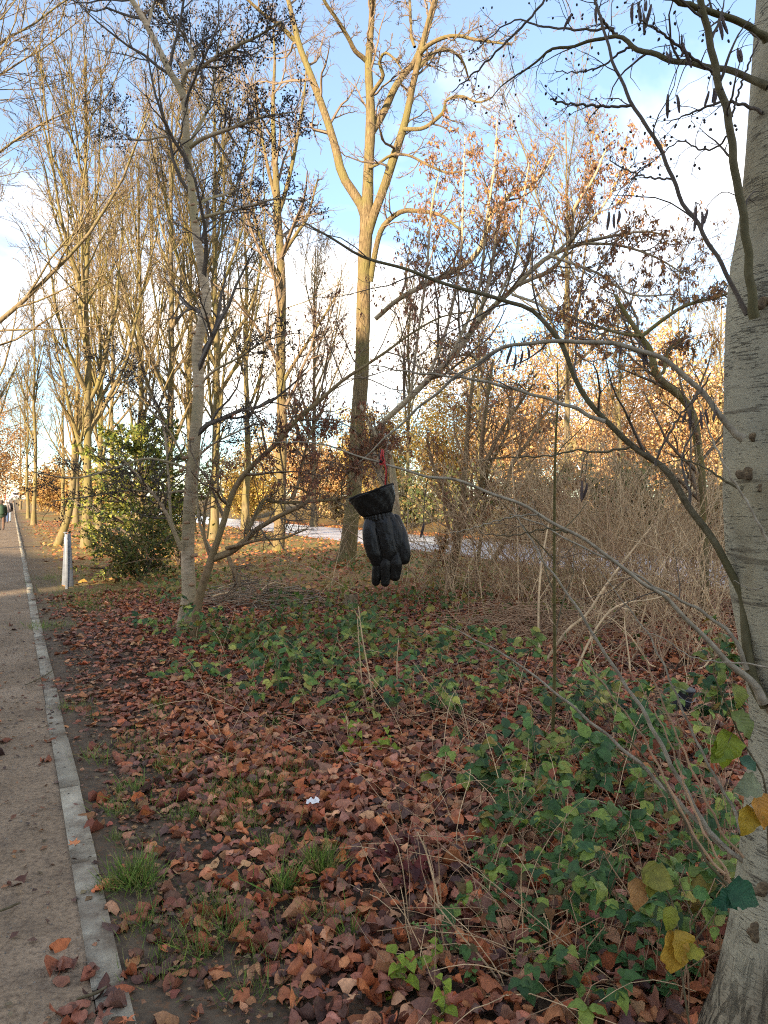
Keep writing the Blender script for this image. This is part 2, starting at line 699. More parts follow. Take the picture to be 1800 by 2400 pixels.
def m_path():
    m, nt, b = mat_nodes("trodden_gravel")
    wp = world_pos(nt)
    f = noise(nt, wp, 1.3, 5, 0.6)
    g = noise(nt, wp, 42, 4, 0.7)
    c = ramp(nt, f, [(0.3, (0.165, 0.12, 0.076)), (0.55, (0.245, 0.182, 0.12)), (0.75, (0.315, 0.24, 0.165))])
    st = noise(nt, wp, 5.5, 6, 0.7)
    c = mixc(nt, ramp(nt, st, [(0.50, (0, 0, 0)), (0.68, (0.75, 0.75, 0.75))]), c, (0.13, 0.098, 0.07))
    c = mixc(nt, 0.85, c, ramp(nt, g, [(0.32, (0.4, 0.37, 0.35)), (0.5, (0.95, 0.95, 0.95)), (0.7, (1.3, 1.28, 1.25))]), 'MULTIPLY')
    v = nd(nt, 'ShaderNodeTexVoronoi')
    v.inputs['Scale'].default_value = 120
    nt.links.new(wp, v.inputs['Vector'])
    c = mixc(nt, ramp(nt, v.outputs['Distance'], [(0.06, (1, 1, 1)), (0.12, (0, 0, 0))]), c, (0.4, 0.36, 0.3))
    nt.links.new(c, b.inputs['Base Color'])
    b.inputs['Roughness'].default_value = 0.9
    b.inputs['Specular IOR Level'].default_value = 0.25
    h = mixc(nt, 0.5, g, v.outputs['Distance'])
    bump(nt, b, h, 0.8, 0.012)
    return m


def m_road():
    m, nt, b = mat_nodes("pale_asphalt")
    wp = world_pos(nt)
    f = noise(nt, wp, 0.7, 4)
    c = ramp(nt, f, [(0.3, (0.46, 0.47, 0.52)), (0.7, (0.55, 0.56, 0.61))])  # pale bluish grey base, slightly varied
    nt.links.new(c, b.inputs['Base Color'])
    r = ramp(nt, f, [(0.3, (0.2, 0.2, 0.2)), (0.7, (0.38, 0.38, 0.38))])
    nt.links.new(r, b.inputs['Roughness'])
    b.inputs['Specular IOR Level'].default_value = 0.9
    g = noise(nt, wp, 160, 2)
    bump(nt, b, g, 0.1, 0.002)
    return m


def m_kerb():
    m, nt, b = mat_nodes("worn_concrete")
    wp = world_pos(nt)
    f = noise(nt, wp, 5, 6, 0.65)
    g = noise(nt, wp, 90, 3, 0.7)
    c = ramp(nt, f, [(0.30, (0.15, 0.125, 0.09)), (0.44, (0.33, 0.30, 0.24)), (0.7, (0.45, 0.42, 0.345))])
    c = mixc(nt, 0.5, c, ramp(nt, g, [(0.3, (0.5, 0.5, 0.5)), (0.65, (1.15, 1.15, 1.1))]), 'MULTIPLY')
    oi = nd(nt, 'ShaderNodeObjectInfo')
    c = mixc(nt, 1.0, c, ramp(nt, oi.outputs['Random'], [(0.0, (0.72, 0.70, 0.66)), (1.0, (1.1, 1.1, 1.06))]), 'MULTIPLY')
    dirt = noise(nt, wp, 2.1, 5, 0.7)
    c = mixc(nt, ramp(nt, dirt, [(0.46, (0, 0, 0)), (0.60, (0.9, 0.9, 0.9))]), c, (0.14, 0.108, 0.075))
    nt.links.new(c, b.inputs['Base Color'])
    b.inputs['Roughness'].default_value = 0.9
    bump(nt, b, g, 0.6, 0.006)
    return m


def m_near_bark():
    """smooth grey alder bark with rows of short dark lenticels and tan weathered patches"""
    m, nt, b = mat_nodes("smooth_alder_bark")
    f = noise(nt, coords(nt), 4.5, 5, 0.6)
    c = ramp(nt, f, [(0.32, (0.225, 0.208, 0.15)), (0.5, (0.33, 0.308, 0.225)), (0.7, (0.42, 0.385, 0.27))])
    pt = noise(nt, coords(nt, 'Object', (1, 1, 0.6)), 2.3, 4)
    c = mixc(nt, ramp(nt, pt, [(0.5, (0, 0, 0)), (0.66, (0.7, 0.7, 0.7))]), c, (0.20, 0.155, 0.075))
    ln = noise(nt, coords(nt, 'Object', (26, 26, 230)), 1.0, 5, 0.62, 0.5)
    lm = ramp(nt, mixc(nt, 0.3, ln, noise(nt, coords(nt), 7, 3)), [(0.56, (0, 0, 0)), (0.64, (0.5, 0.5, 0.5))])
    c = mixc(nt, lm, c, (0.05, 0.042, 0.03))
    wr = noise(nt, coords(nt, 'Object', (3, 3, 26)), 1.0, 4, 0.5, 0.6)
    c = mixc(nt, ramp(nt, wr, [(0.63, (0, 0, 0)), (0.68, (0.6, 0.6, 0.6))]), c, (0.075, 0.06, 0.04))
    sp = nd(nt, 'ShaderNodeTexVoronoi')
    sp.inputs['Scale'].default_value = 110
    nt.links.new(coords(nt), sp.inputs['Vector'])
    c = mixc(nt, ramp(nt, sp.outputs['Distance'], [(0.07, (0.7, 0.7, 0.7)), (0.13, (0, 0, 0))]), c, (0.42, 0.40, 0.33))
    # older, browner and cracked bark on the flared foot
    sz = nd(nt, 'ShaderNodeSeparateXYZ')
    nt.links.new(coords(nt), sz.inputs[0])
    zz = nd(nt, 'ShaderNodeMath', operation='MULTIPLY_ADD')
    zz.inputs[1].default_value = 0.9
    nt.links.new(f, zz.inputs[0])
    nt.links.new(sz.outputs[2], zz.inputs[2])
    foot = ramp(nt, zz.outputs[0], [(0.45, (1, 1, 1)), (1.1, (0, 0, 0))])
    cn = noise(nt, coords(nt, 'Object', (30, 30, 7)), 1.0, 7, 0.65, 1.2)
    ckm = ramp(nt, cn, [(0.36, (0.15, 0.12, 0.1)), (0.52, (1, 1, 1))])
    old = mixc(nt, 1.0, ramp(nt, noise(nt, coords(nt), 14, 6, 0.7), [(0.3, (0.11, 0.085, 0.055)), (0.7, (0.26, 0.21, 0.14))]), ckm, 'MULTIPLY')
    c = mixc(nt, foot, c, old)
    nt.links.new(c, b.inputs['Base Color'])
    b.inputs['Roughness'].default_value = 0.8
    b.inputs['Specular IOR Level'].default_value = 0.25
    fine = noise(nt, coords(nt, 'Object', (30, 30, 90)), 2.0, 5, 0.7)
    hgt = mixc(nt, foot, mixc(nt, 0.35, lm, mixc(nt, 0.5, fine, wr), 'MIX'), ckm)
    bump(nt, b, hgt, 1.0, 0.014)
    return m


M = {}
M['ground'] = m_ground()
M['path'] = m_path()
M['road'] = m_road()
M['kerb'] = m_kerb()
M['near_bark'] = m_near_bark()
M['alder'] = m_bark("pale_alder_bark", (0.17, 0.125, 0.08), (0.43, 0.335, 0.225), (0.56, 0.455, 0.315), (3, 3, 14), moss=(0.30, 0.25, 0.14), bstr=0.35, bdist=0.01)
M['maple'] = m_bark("furrowed_maple_bark", (0.045, 0.031, 0.017), (0.165, 0.118, 0.06), (0.29, 0.215, 0.115), (16, 16, 2.2), moss=(0.165, 0.138, 0.052), bstr=1.0, bdist=0.05)
M['olive'] = m_bark("algae_covered_bark", (0.075, 0.056, 0.03), (0.165, 0.128, 0.065), (0.25, 0.195, 0.10), (9, 9, 2), moss=(0.165, 0.14, 0.05), bstr=0.4)
M['far_bark'] = m_bark("weathered_far_bark", (0.08, 0.06, 0.036), (0.165, 0.125, 0.072), (0.24, 0.19, 0.115), (9, 9, 2), moss=(0.16, 0.135, 0.06), bstr=0.4)
M['twig'] = m_plain("grey_brown_twig", (0.165, 0.118, 0.075), 0.75, 0.35, 14)
M['dark_twig'] = m_plain("dark_alder_twig", (0.085, 0.065, 0.048), 0.7, 0.3, 14)
M['shoot'] = m_bark("green_brown_shoot_bark", (0.06, 0.045, 0.025), (0.105, 0.085, 0.05), (0.2, 0.17, 0.11), (14, 14, 14), moss=(0.10, 0.09, 0.04), bstr=0.3, bdist=0.004, rough=0.7)
M['brown_bark'] = m_bark("warm_brown_bark", (0.10, 0.065, 0.035), (0.215, 0.145, 0.08), (0.31, 0.22, 0.13), (8, 8, 6), moss=(0.22, 0.17, 0.08), bstr=0.4, bdist=0.01)
M['pale_shoot'] = m_bark("silvery_shoot_bark", (0.14, 0.115, 0.08), (0.28, 0.24, 0.175), (0.41, 0.365, 0.28), (12, 12, 12), bstr=0.3, bdist=0.004, rough=0.7)
M['cane'] = m_plain("dry_tan_cane", (0.56, 0.40, 0.225), 0.75, 0.4, 5)
M['cane_dark'] = m_plain("red_brown_cane", (0.33, 0.205, 0.115), 0.7, 0.4, 5)
M['litter'] = m_leaf("fallen_leaf_brown", 0.6, 0.12)
M['green_leaf'] = m_leaf("green_leaf", 0.5, 0.32, spec=0.32)
M['dead_leaf'] = m_leaf("hanging_dry_leaf", 0.75, 0.45)
M['far_leaf'] = m_leaf("autumn_crown_leaf", 0.8, 0.35)
M['needle'] = m_leaf("yew_needles", 0.6, 0.25)
M['grass'] = m_leaf("grass_blade", 0.55, 0.35)
M['cone'] = m_plain("alder_cone", (0.03, 0.022, 0.018), 0.8, 0.3, 60)
M['catkin'] = m_plain("hanging_catkin", (0.085, 0.06, 0.055), 0.8, 0.35, 90, bstr=0.6)
M['bramble_leaf'] = m_leaf("bramble_leaflet", 0.5, 0.3, use_obj=[(0.0, (0.03, 0.08, 0.026)), (0.25, (0.075, 0.165, 0.042)), (0.5, (0.042, 0.105, 0.034)), (0.65, (0.17, 0.27, 0.055)), (0.8, (0.28, 0.35, 0.06)), (0.87, (0.06, 0.135, 0.04)), (0.93, (0.20, 0.055, 0.03)), (1.0, (0.22, 0.16, 0.03))], spec=0.32)

LITTER_PAL = [(0.37, 0.125, 0.052), (0.44, 0.18, 0.075), (0.30, 0.105, 0.055), (0.26, 0.105, 0.065), (0.11, 0.058, 0.045), (0.48, 0.25, 0.135), (0.40, 0.12, 0.045), (0.33, 0.125, 0.075), (0.19, 0.09, 0.062), (0.30, 0.14, 0.09)]

# ------------------------------------------------------------------ setting: ground, path, kerb, road
def grid_mesh(name, us, vs, zf, colf=None):
    U, Vv = np.meshgrid(us, vs, indexing='ij')
    X, Y = P(U, Vv)
    Z = zf(X, Y, U, Vv)
    V = np.stack([X, Y, Z], -1).reshape(-1, 3)
    nu, nv = len(us), len(vs)
    i, j = np.meshgrid(np.arange(nu - 1), np.arange(nv - 1), indexing='ij')
    a = i * nv + j
    Q = np.stack([a, a + nv, a + nv + 1, a + 1], -1).reshape(-1, 4)
    col = colf(X, Y, U, Vv).reshape(-1, 3) if colf else None
    return mesh_raw(name, V, Q, None, True, col)


def ground_col(X, Y, U, Vv):
    soil = np.array([0.065, 0.047, 0.032])
    mud = np.array([0.115, 0.092, 0.066])
    turf = np.array([0.20, 0.185, 0.05])
    leafy = np.array([0.30, 0.165, 0.07])
    dist = np.hypot(X, Y)
    far = sstep(9, 16, dist)[..., None]
    n = (0.5 + 0.5 * vnoise(X, Y, 0.55, 3))[..., None]
    n2 = (0.5 + 0.5 * vnoise(X, Y, 1.6, 5))[..., None]
    c = soil * (1 - far) + far * (leafy * (1 - n) + turf * n)
    edge = (1 - sstep(0.15, 1.3, U + 0.35 * vnoise(X, Y, 1.3, 6)))[..., None]
    c = c * (1 - edge * 0.8) + mud * edge * 0.8
    grassy = (sstep(8.5, 11, U) * (U < 12.2))[..., None] * far
    c = c * (1 - grassy * n2) + np.array([0.22, 0.22, 0.05]) * grassy * n2
    beyond = (U > 17)[..., None] * 1.0
    c = c * (1 - beyond) + beyond * (np.array([0.13, 0.11, 0.035]) * n + np.array([0.17, 0.10, 0.035]) * (1 - n))
    left = (U < -4)[..., None] * 1.0
    c = c * (1 - left) + left * (np.array([0.09, 0.11, 0.03]) * n + leafy * (1 - n))
    return c


us = np.concatenate([[-900, -400, -200, -100, -50, -25, -14, -9, -7, -6, -5], np.arange(-4.2, -0.1, 0.7), [-0.03], np.arange(0.0, 0.2, 0.05), np.arange(0.2, 14, 0.16), np.arange(14, 30, 1.0), [32, 36, 42, 50, 70, 100, 160, 300, 600, 1200]])
vs_ = np.concatenate([[-700, -300, -150, -80, -40, -20, -10], np.arange(-6, 22, 0.18), np.arange(22, 50, 0.6), np.arange(50, 110, 4.0), np.arange(110, 260, 12), [280, 340, 450, 700, 1200, 2000]])
ground = new_obj("ground", grid_mesh("ground", us, vs_, lambda X, Y, U, Vv: gh(X, Y) - 0.004 - 0.05 * ((U < -0.02) & (U > -4.1)), ground_col), M['ground'])
tag(ground, "leaf strewn woodland verge and turf either side of the path", kind='structure')

pv = np.concatenate([np.arange(-8, 20, 0.25), np.arange(20, 80, 1.5), np.arange(80, 420, 8)])
pu = np.concatenate([np.linspace(-4.0, -0.6, 7), np.linspace(-0.5, 0.004, 8)])
path = new_obj("path", grid_mesh("path", pu, pv, lambda X, Y, U, Vv: gh(X, Y, False) + 0.004 + 0.006 * vnoise(X, Y, 2.5, 8) * (U < -0.05)), M['path'])
tag(path, "brown trodden gravel footpath running along the kerb", kind='structure')

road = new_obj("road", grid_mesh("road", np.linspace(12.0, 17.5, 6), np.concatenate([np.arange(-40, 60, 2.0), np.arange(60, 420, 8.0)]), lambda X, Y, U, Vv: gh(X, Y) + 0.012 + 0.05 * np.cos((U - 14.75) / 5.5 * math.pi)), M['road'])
tag(road, "pale grey road beyond the trees", kind='structure')

# kerb stones, one by one
kerb = bpy.data.objects.new("kerb", None)
C.objects.link(kerb)
tag(kerb, "narrow pale concrete edging between path and verge", kind='structure')
kerb_meshes = []
for q in range(3):
    bx = Boxes()
    L = 0.98
    bx.hexa([(0.0, 0, -0.2), (0.116, 0, -0.2), (0.116, L, -0.2), (0.0, L, -0.2), (0.004, 0.002, 0.0), (0.111 + 0.003 * q, 0.003, -0.001), (0.112, L - 0.003, 0.001), (0.005, L - 0.002, 0.0)])
    me = mesh_raw("kerb_stone", np.array(bx.V), bx.Fq, None, False)
    me.materials.append(M['kerb'])
    kerb_meshes.append(me)
kr = np.random.default_rng(3)
yaw = math.atan2(DV[1], DV[0]) - math.pi / 2
for i in range(-3, 80):
    x, y = P(0.0 + kr.normal() * 0.004, i * 1.0)
    o = new_obj("kerb_stone", kerb_meshes[i % 3], None, kerb)
    o.location = (x, y, float(gh(x, y, False)) + 0.010 + kr.normal() * 0.003)
    o.rotation_euler = (kr.normal() * 0.003, kr.normal() * 0.012, yaw + kr.normal() * 0.002)
bx = Boxes()
for i in range(80, 300, 4):
    x, y = P(0.058, i + 2.0)
    bx.box((x, y, float(gh(x, y)) - 0.04), (0.116, 3.99, 0.12), yaw)
kb = bx.build("kerb_stone_distant", M['kerb'], kerb)
kb['kind'] = 'stuff'

# ------------------------------------------------------------------ leaf litter
LTF = [fine_leaf(1, 0.33, 0.25, 0.35, 0.06, pw=0.95, tip=0.92), fine_leaf(2, 0.36, 0.6, 0.8, 0.1, 0.07, pw=0.9), fine_leaf(3, 0.29, -0.45, -0.5, 0.05, pw=0.95, tip=0.9), fine_leaf(4, 0.38, 0.15, 0.9, 0.25, 0.06, pw=0.85), fine_leaf(5, 0.35, 0.95, 0.3, 0.05, 0.08, pw=0.95), lobed_template(6, 5, 0.25), lobed_template(7, 5, -0.15), fine_leaf(8, 0.34, 0.4, 1.3, 0.35, 0.06, pw=0.9, tip=0.95)]
LT = [leaf_template(0.10, 0.25, 0.33, 1), leaf_template(0.25, 0.55, 0.36, 2, twist=0.3), leaf_template(-0.15, -0.4, 0.30, 3), leaf_template(0.35, 0.1, 0.38, 4, twist=-0.4), leaf_template(0.05, 0.9, 0.34, 5), lobed_template(6, 5, 0.25), lobed_template(7, 5, -0.15), leaf_template(0.55, 0.35, 0.36, 8, twist=0.5)]


def litter_points():
    r = np.random.default_rng(21)
    n = 90000
    Y = np.sqrt(r.uniform(1.9 ** 2, 13.5 ** 2, n))
    X = r.uniform(-0.56, 0.58, n) * Y + r.uniform(-0.3, 0.3, n)
    u, v = uv_of(X, Y)
    patch = 0.5 + 0.5 * vnoise(X, Y, 1.1, 4)
    dens = sstep(0.05, 1.0, u - 0.25 * vnoise(X, Y, 1.5, 9)) * (0.62 + 0.5 * patch) + 0.10 * (u > 0.1) + 0.012 * (u > -0.9) * (u <= 0.1) + 0.30 * (u > -0.12) * (u < 0.4) * (v < 0.5) * (vnoise(X, Y, 3.0, 2) > -0.1)
    dens *= 1 - 0.65 * (vnoise(X, Y, 2.3, 14) > 0.55)
    # mud by the kerb further down the path
    dens *= 1 - 0.6 * (u < 1.2) * sstep(3.6, 5.5, v)
    keep = r.random(n) < dens * 0.85
    keep &= u > -1.3
    X, Y, u = X[keep], Y[keep], u[keep]
    return X, Y, u, r


LX, LY, LU, lr = litter_points()
m = len(LX)
LS = (0.032 + 0.072 * lr.beta(1.5, 1.7, m)) * np.where(lr.random(m) < 0.15, 1.2, 1.0)
LZ = gh(LX, LY) + 0.008 + lr.random(m) ** 1.3 * 0.06 * sstep(0.2, 1.2, LU) + 0.006 * (LU < 0.1)
tilt = np.where(LU < 0.15, 0.12, np.where(lr.random(m) < 0.68, 0.16, 0.5))
zd = unit(np.stack([lr.normal(size=m) * tilt, lr.normal(size=m) * tilt - 0.06, np.ones(m) * np.where(lr.random(m) < 0.5, 1, -1)], -1))
th = lr.uniform(0, 2 * np.pi, m)
LR = rot_from(np.stack([np.cos(th), np.sin(th), lr.normal(size=m) * tilt * 0.6], -1), zd)
LT_i = lr.choice(len(LT), m, p=[0.24, 0.19, 0.18, 0.14, 0.09, 0.025, 0.025, 0.11])
LC = pick_col(lr, m, LITTER_PAL, 0.26) * 1.12
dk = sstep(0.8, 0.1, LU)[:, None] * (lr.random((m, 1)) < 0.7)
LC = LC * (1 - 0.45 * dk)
LPOS = np.stack([LX, LY, LZ], -1)
# the leaves that show largest are objects of their own
inframe = (np.abs(LX / LY) < 0.50) & ((H - LZ) / LY * F + HY < 2390)
big = np.argsort(-(LS / LY) * inframe)[:300]
isbig = np.zeros(m, bool)
isbig[big] = True
leaf_variants = {}
for i in big:
    ci = int(np.argmin(((np.array(LITTER_PAL) - LC[i]) ** 2).sum(1)))
    key = (int(LT_i[i]), ci)
    if key not in leaf_variants:
        tv, tq, tu = LTF[key[0]]
        me = mesh_raw("fallen_leaf", tv, tq, None, True, np.tile(np.array(LITTER_PAL[ci]), (len(tv), 1)), tu)
        me.materials.append(M['litter'])
        leaf_variants[key] = me
    o = new_obj("fallen_leaf", leaf_variants[key], None, ground)
    mt = np.eye(4)
    mt[:3, :3] = LR[i] * LS[i]
    mt[:3, 3] = LPOS[i]
    o.matrix_basis = Matrix(mt.tolist())
rest = ~isbig
nearl = LY < 5.5
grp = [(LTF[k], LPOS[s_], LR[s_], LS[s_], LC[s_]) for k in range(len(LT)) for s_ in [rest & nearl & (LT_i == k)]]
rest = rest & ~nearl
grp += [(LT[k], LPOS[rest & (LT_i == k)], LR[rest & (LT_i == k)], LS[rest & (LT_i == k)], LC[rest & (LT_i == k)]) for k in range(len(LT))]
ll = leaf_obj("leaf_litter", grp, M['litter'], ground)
ll['kind'] = 'stuff'


def crumbs():
    """broken leaf bits, bark and twig ends between the whole leaves"""
    r = np.random.default_rng(23)
    n = 42000
    Y = np.sqrt(r.uniform(1.9 ** 2, 9.5 ** 2, n))
    X = r.uniform(-0.56, 0.56, n) * Y
    u, v = uv_of(X, Y)
    k = (r.random(n) < np.where(u > 0.25, 0.95, 0.10)) & (u > -1.8)
    X, Y, u = X[k], Y[k], u[k]
    q = len(X)
    pos = np.stack([X, Y, gh(X, Y) + 0.004 + r.random(q) * 0.014 * (u > 0.2) + 0.008 * (u < 0.2)], -1)
    R = rot_from(np.stack([r.normal(size=q), r.normal(size=q), 0.15 * r.normal(size=q)], -1), unit(np.stack([0.35 * r.normal(size=q), 0.35 * r.normal(size=q), np.ones(q)], -1)))
    return [(small_template(0.34, 0.12), pos, R, r.uniform(0.012, 0.045, q), pick_col(r, q, [(0.14, 0.07, 0.04), (0.09, 0.05, 0.035), (0.22, 0.10, 0.05), (0.30, 0.16, 0.08), (0.06, 0.04, 0.03), (0.20, 0.15, 0.08)], 0.25))]


cr_ = leaf_obj("leaf_crumbs", crumbs(), M['litter'], ground)
cr_['kind'] = 'stuff'


def far_litter():
    r = np.random.default_rng(22)
    n = 95000
    Y = np.sqrt(r.uniform(12.5 ** 2, 60 ** 2, n))
    X = r.uniform(-0.56, 0.54, n) * Y
    u, v = uv_of(X, Y)
    d = (u > 0.25) * (u < 12.1) * (0.5 + 0.5 * vnoise(X, Y, 0.8, 4)) * np.where(Y < 25, 1.0, 0.45) * sstep(0.2, 1.5, u)
    d = np.maximum(d, ((u > 17.3) & (u < 18.8)) * 1.0)
    d = np.maximum(d, ((u > 11.5) & (u < 12.4)) * 0.25)
    k = r.random(n) < d
    X, Y = X[k], Y[k]
    q = len(X)
    pos = np.stack([X, Y, gh(X, Y) + 0.015 + r.random(q) * 0.04], -1)
    R = rot_from(np.stack([r.normal(size=q), r.normal(size=q), 0.2 * r.normal(size=q)], -1), unit(np.stack([0.45 * r.normal(size=q), 0.45 * r.normal(size=q) - 0.2, np.ones(q)], -1)))
    pal = [(0.36, 0.14, 0.05), (0.30, 0.10, 0.045), (0.42, 0.2, 0.07), (0.25, 0.10, 0.06), (0.36, 0.22, 0.05)]
    return [(small_template(0.36, 0.12), pos, R, r.uniform(0.09, 0.17, q), pick_col(r, q, pal))]


fl = leaf_obj("leaf_litter_distant", far_litter(), M['litter'], ground)
fl['kind'] = 'stuff'

# grit and small stones on the path
def grit():
    r = np.random.default_rng(31)
    n = 2600
    v = r.uniform(-1.6, 5.5, n) ** 1.0
    u = -np.abs(r.uniform(0.0, 1.9, n))
    X, Y = P(u, v)
    t = np.array([(1, 0, 0), (-0.5, 0.8, 0), (-0.5, -0.8, 0), (0.1, 0, 0.8)], float)
    s = r.uniform(0.002, 0.007, n) * np.where(r.random(n) < 0.04, 1.9, 1)
    a = r.uniform(0, 6.3, n)
    R = np.zeros((n, 3, 3))
    R[:, 0, 0] = np.cos(a); R[:, 0, 1] = -np.sin(a); R[:, 1, 0] = np.sin(a); R[:, 1, 1] = np.cos(a); R[:, 2, 2] = 1
    V = np.einsum('mij,kj->mki', R, t) * s[:, None, None] + np.stack([X, Y, gh(X, Y) + 0.003], -1)[:, None]
    tr = np.array([(0, 1, 3), (1, 2, 3), (2, 0, 3)])
    T = (tr[None] + (np.arange(n) * 4)[:, None, None]).reshape(-1, 3)
    return mesh_raw("grit", V.reshape(-1, 3), None, T, False)


gr = new_obj("grit", grit(), m_plain("grit_stone", (0.2, 0.175, 0.14), 0.9, 0.4, 30), path)
gr['kind'] = 'stuff'


# ------------------------------------------------------------------ grass tufts (uncountable)
def blade_template(b):
    V = np.array([(0, -0.02, 0), (0, 0.02, 0), (0.45, -0.017, b * 0.4), (0.45, 0.017, b * 0.4), (1.0, -0.002, b * 1.6), (1.0, 0.002, b * 1.6)], float)
    return V, np.array([(0, 2, 3, 1), (2, 4, 5, 3)]), np.array([(0, -1), (0, 1), (0.5, -1), (0.5, 1), (1, -0.1), (1, 0.1)], float)


def grass_groups():
    r = np.random.default_rng(41)
    cs = []
    for px, py, w, nb, h in [(315, 2065, 0.07, 170, 0.105), (250, 2090, 0.04, 40, 0.06), (430, 1800, 0.12, 120, 0.07), (400, 1795, 0.08, 70, 0.08), (545, 1880, 0.16, 200, 0.08), (640, 1850, 0.15, 150, 0.08), (560, 1935, 0.1, 120, 0.07), (668, 2095, 0.03, 60, 0.12), (760, 2055, 0.05, 90, 0.12), (740, 2040, 0.05, 60, 0.10), (280, 1905, 0.05, 60, 0.06), (270, 1965, 0.03, 40, 0.05), (500, 2120, 0.1, 90, 0.06), (380, 1660, 0.1, 70, 0.08), (175, 1660, 0.12, 60, 0.07), (815, 2210, 0.03, 25, 0.10), (640, 1990, 0.08, 70, 0.08), (370, 2280, 0.1, 70, 0.05), (340, 2170, 0.1, 70, 0.05), (470, 2200, 0.1, 60, 0.06), (600, 1760, 0.2, 110, 0.07), (700, 1800, 0.2, 110, 0.07), (330, 1740, 0.15, 90, 0.06), (110, 1470, 0.25, 160, 0.08), (200, 1420, 0.25, 200, 0.10), (230, 1430, 0.2, 150, 0.08), (260, 1395, 0.3, 150, 0.08), (120, 1355, 0.4, 160, 0.07), (430, 1920, 0.08, 80, 0.06), (300, 1850, 0.08, 60, 0.07)]:
        cs.append((gpt(px, py), w * 1.25, int(nb * 1.6), h * 1.15))
    for i in range(70):
        px, py = r.uniform(180, 800), r.uniform(1580, 2350)
        q = gpt(px, py)
        if uv_of(q[0], q[1])[0] > 0.2:
            cs.append((q, 0.09, int(r.integers(12, 45)), r.uniform(0.05, 0.11)))
    for i in range(420):
        px, py = r.uniform(60, 1400), r.uniform(1225, 1420)
        q = gpt(px, py)
        u = uv_of(q[0], q[1])[0]
        if 0.4 < u < 11.8 and vnoise(q[0], q[1], 0.5, 3) > -0.25:
            cs.append((q, 0.5, 22, r.uniform(0.10, 0.2)))
    pos, dirs, size, col = [], [], [], []
    for q, w, nb, h in cs:
        p = q + r.normal(size=(nb, 2)) * w * 0.5
        d = np.stack([r.normal(size=nb) * 0.5 + (p[:, 0] - q[0]) / w * 0.5, r.normal(size=nb) * 0.5 + (p[:, 1] - q[1]) / w * 0.5, np.ones(nb)], -1)
        pos.append(np.column_stack([p, gh(p[:, 0], p[:, 1])]))
        dirs.append(unit(d))
        size.append(h * r.uniform(0.5, 1.35, nb))
        col.append(pick_col(r, nb, [(0.14, 0.24, 0.04), (0.20, 0.29, 0.06), (0.10, 0.18, 0.035), (0.30, 0.28, 0.10)], 0.2))
    pos, dirs, size, col = map(np.concatenate, (pos, dirs, size, col))
    R = rot_from(dirs, unit(r.normal(size=dirs.shape)))
    bi = r.integers(0, 3, len(pos))
    return [(blade_template(b), pos[bi == k], R[bi == k], size[bi == k], col[bi == k]) for k, b in enumerate((0.1, 0.25, -0.2))]


tag(leaf_obj("grass", grass_groups(), M['grass']), "short green grass blades poking through the fallen leaves", "grass", kind='stuff')


def undergrowth():
    """low mixed weeds between the trees, too fine to count"""
    r = np.random.default_rng(43)
    pos, col = [], []
    for i in range(750):
        px, py = r.uniform(330, 1500), r.uniform(1300, 1560)
        if py < 1360 and px < 560:
            continue
        q = gpt(px, py)
        u = uv_of(q[0], q[1])[0]
        if not 1.6 < u < 11.3 or vnoise(q[0], q[1], 0.7, 12) < -0.15:
            continue
        k = int(r.integers(5, 15))
        p = q + r.normal(size=(k, 2)) * 0.16
        pos.append(np.column_stack([p, gh(p[:, 0], p[:, 1]) + r.uniform(0.03, 0.33, k)]))
        col.append(pick_col(r, k, [(0.07, 0.14, 0.03), (0.16, 0.2, 0.04), (0.26, 0.22, 0.05), (0.10, 0.15, 0.05), (0.25, 0.10, 0.04)][int(r.integers(0, 5)):][:1], 0.2))
    pos, col = np.concatenate(pos), np.concatenate(col)
    k = len(pos)
    R = rot_from(unit(r.normal(size=(k, 3)) + np.array([0, 0, -0.2])), unit(r.normal(size=(k, 3)) * 0.5 + np.array([0, -0.3, 1])))
    return [(small_template(0.4, 0.1), pos, R, r.uniform(0.05, 0.11, k), col)]


tag(leaf_obj("undergrowth", undergrowth(), M['green_leaf']), "low yellow green weeds scattered between the trees", "weeds", kind='stuff')

# ------------------------------------------------------------------ trees
def tr(pts, Y0, Y1=None):
    """photo trace -> points in space; depth runs from Y0 to Y1 along the limb"""
    Y1 = Y0 if Y1 is None else Y1
    pts = np.asarray(pts, float)
    L = np.concatenate([[0], np.cumsum(np.hypot(*np.diff(pts, axis=0).T))])
    Ys = Y0 + (Y1 - Y0) * L / L[-1]
    return np.array([at(p[0], p[1], y) for p, y in zip(pts, Ys)])


def limb(pts, Y0, Y1, r_px, n=22, kink=0.0, rng=None):
    p = tr(pts, Y0, Y1)
    if kink and rng is not None:
        p[1:-1] += rng.normal(size=p[1:-1].shape) * kink
    rad = np.array(r_px, float) * (Y0 + (0 if Y1 is None else Y1)) / (1 if Y1 is None else 2) / F
    return resample(p, n, list(rad))


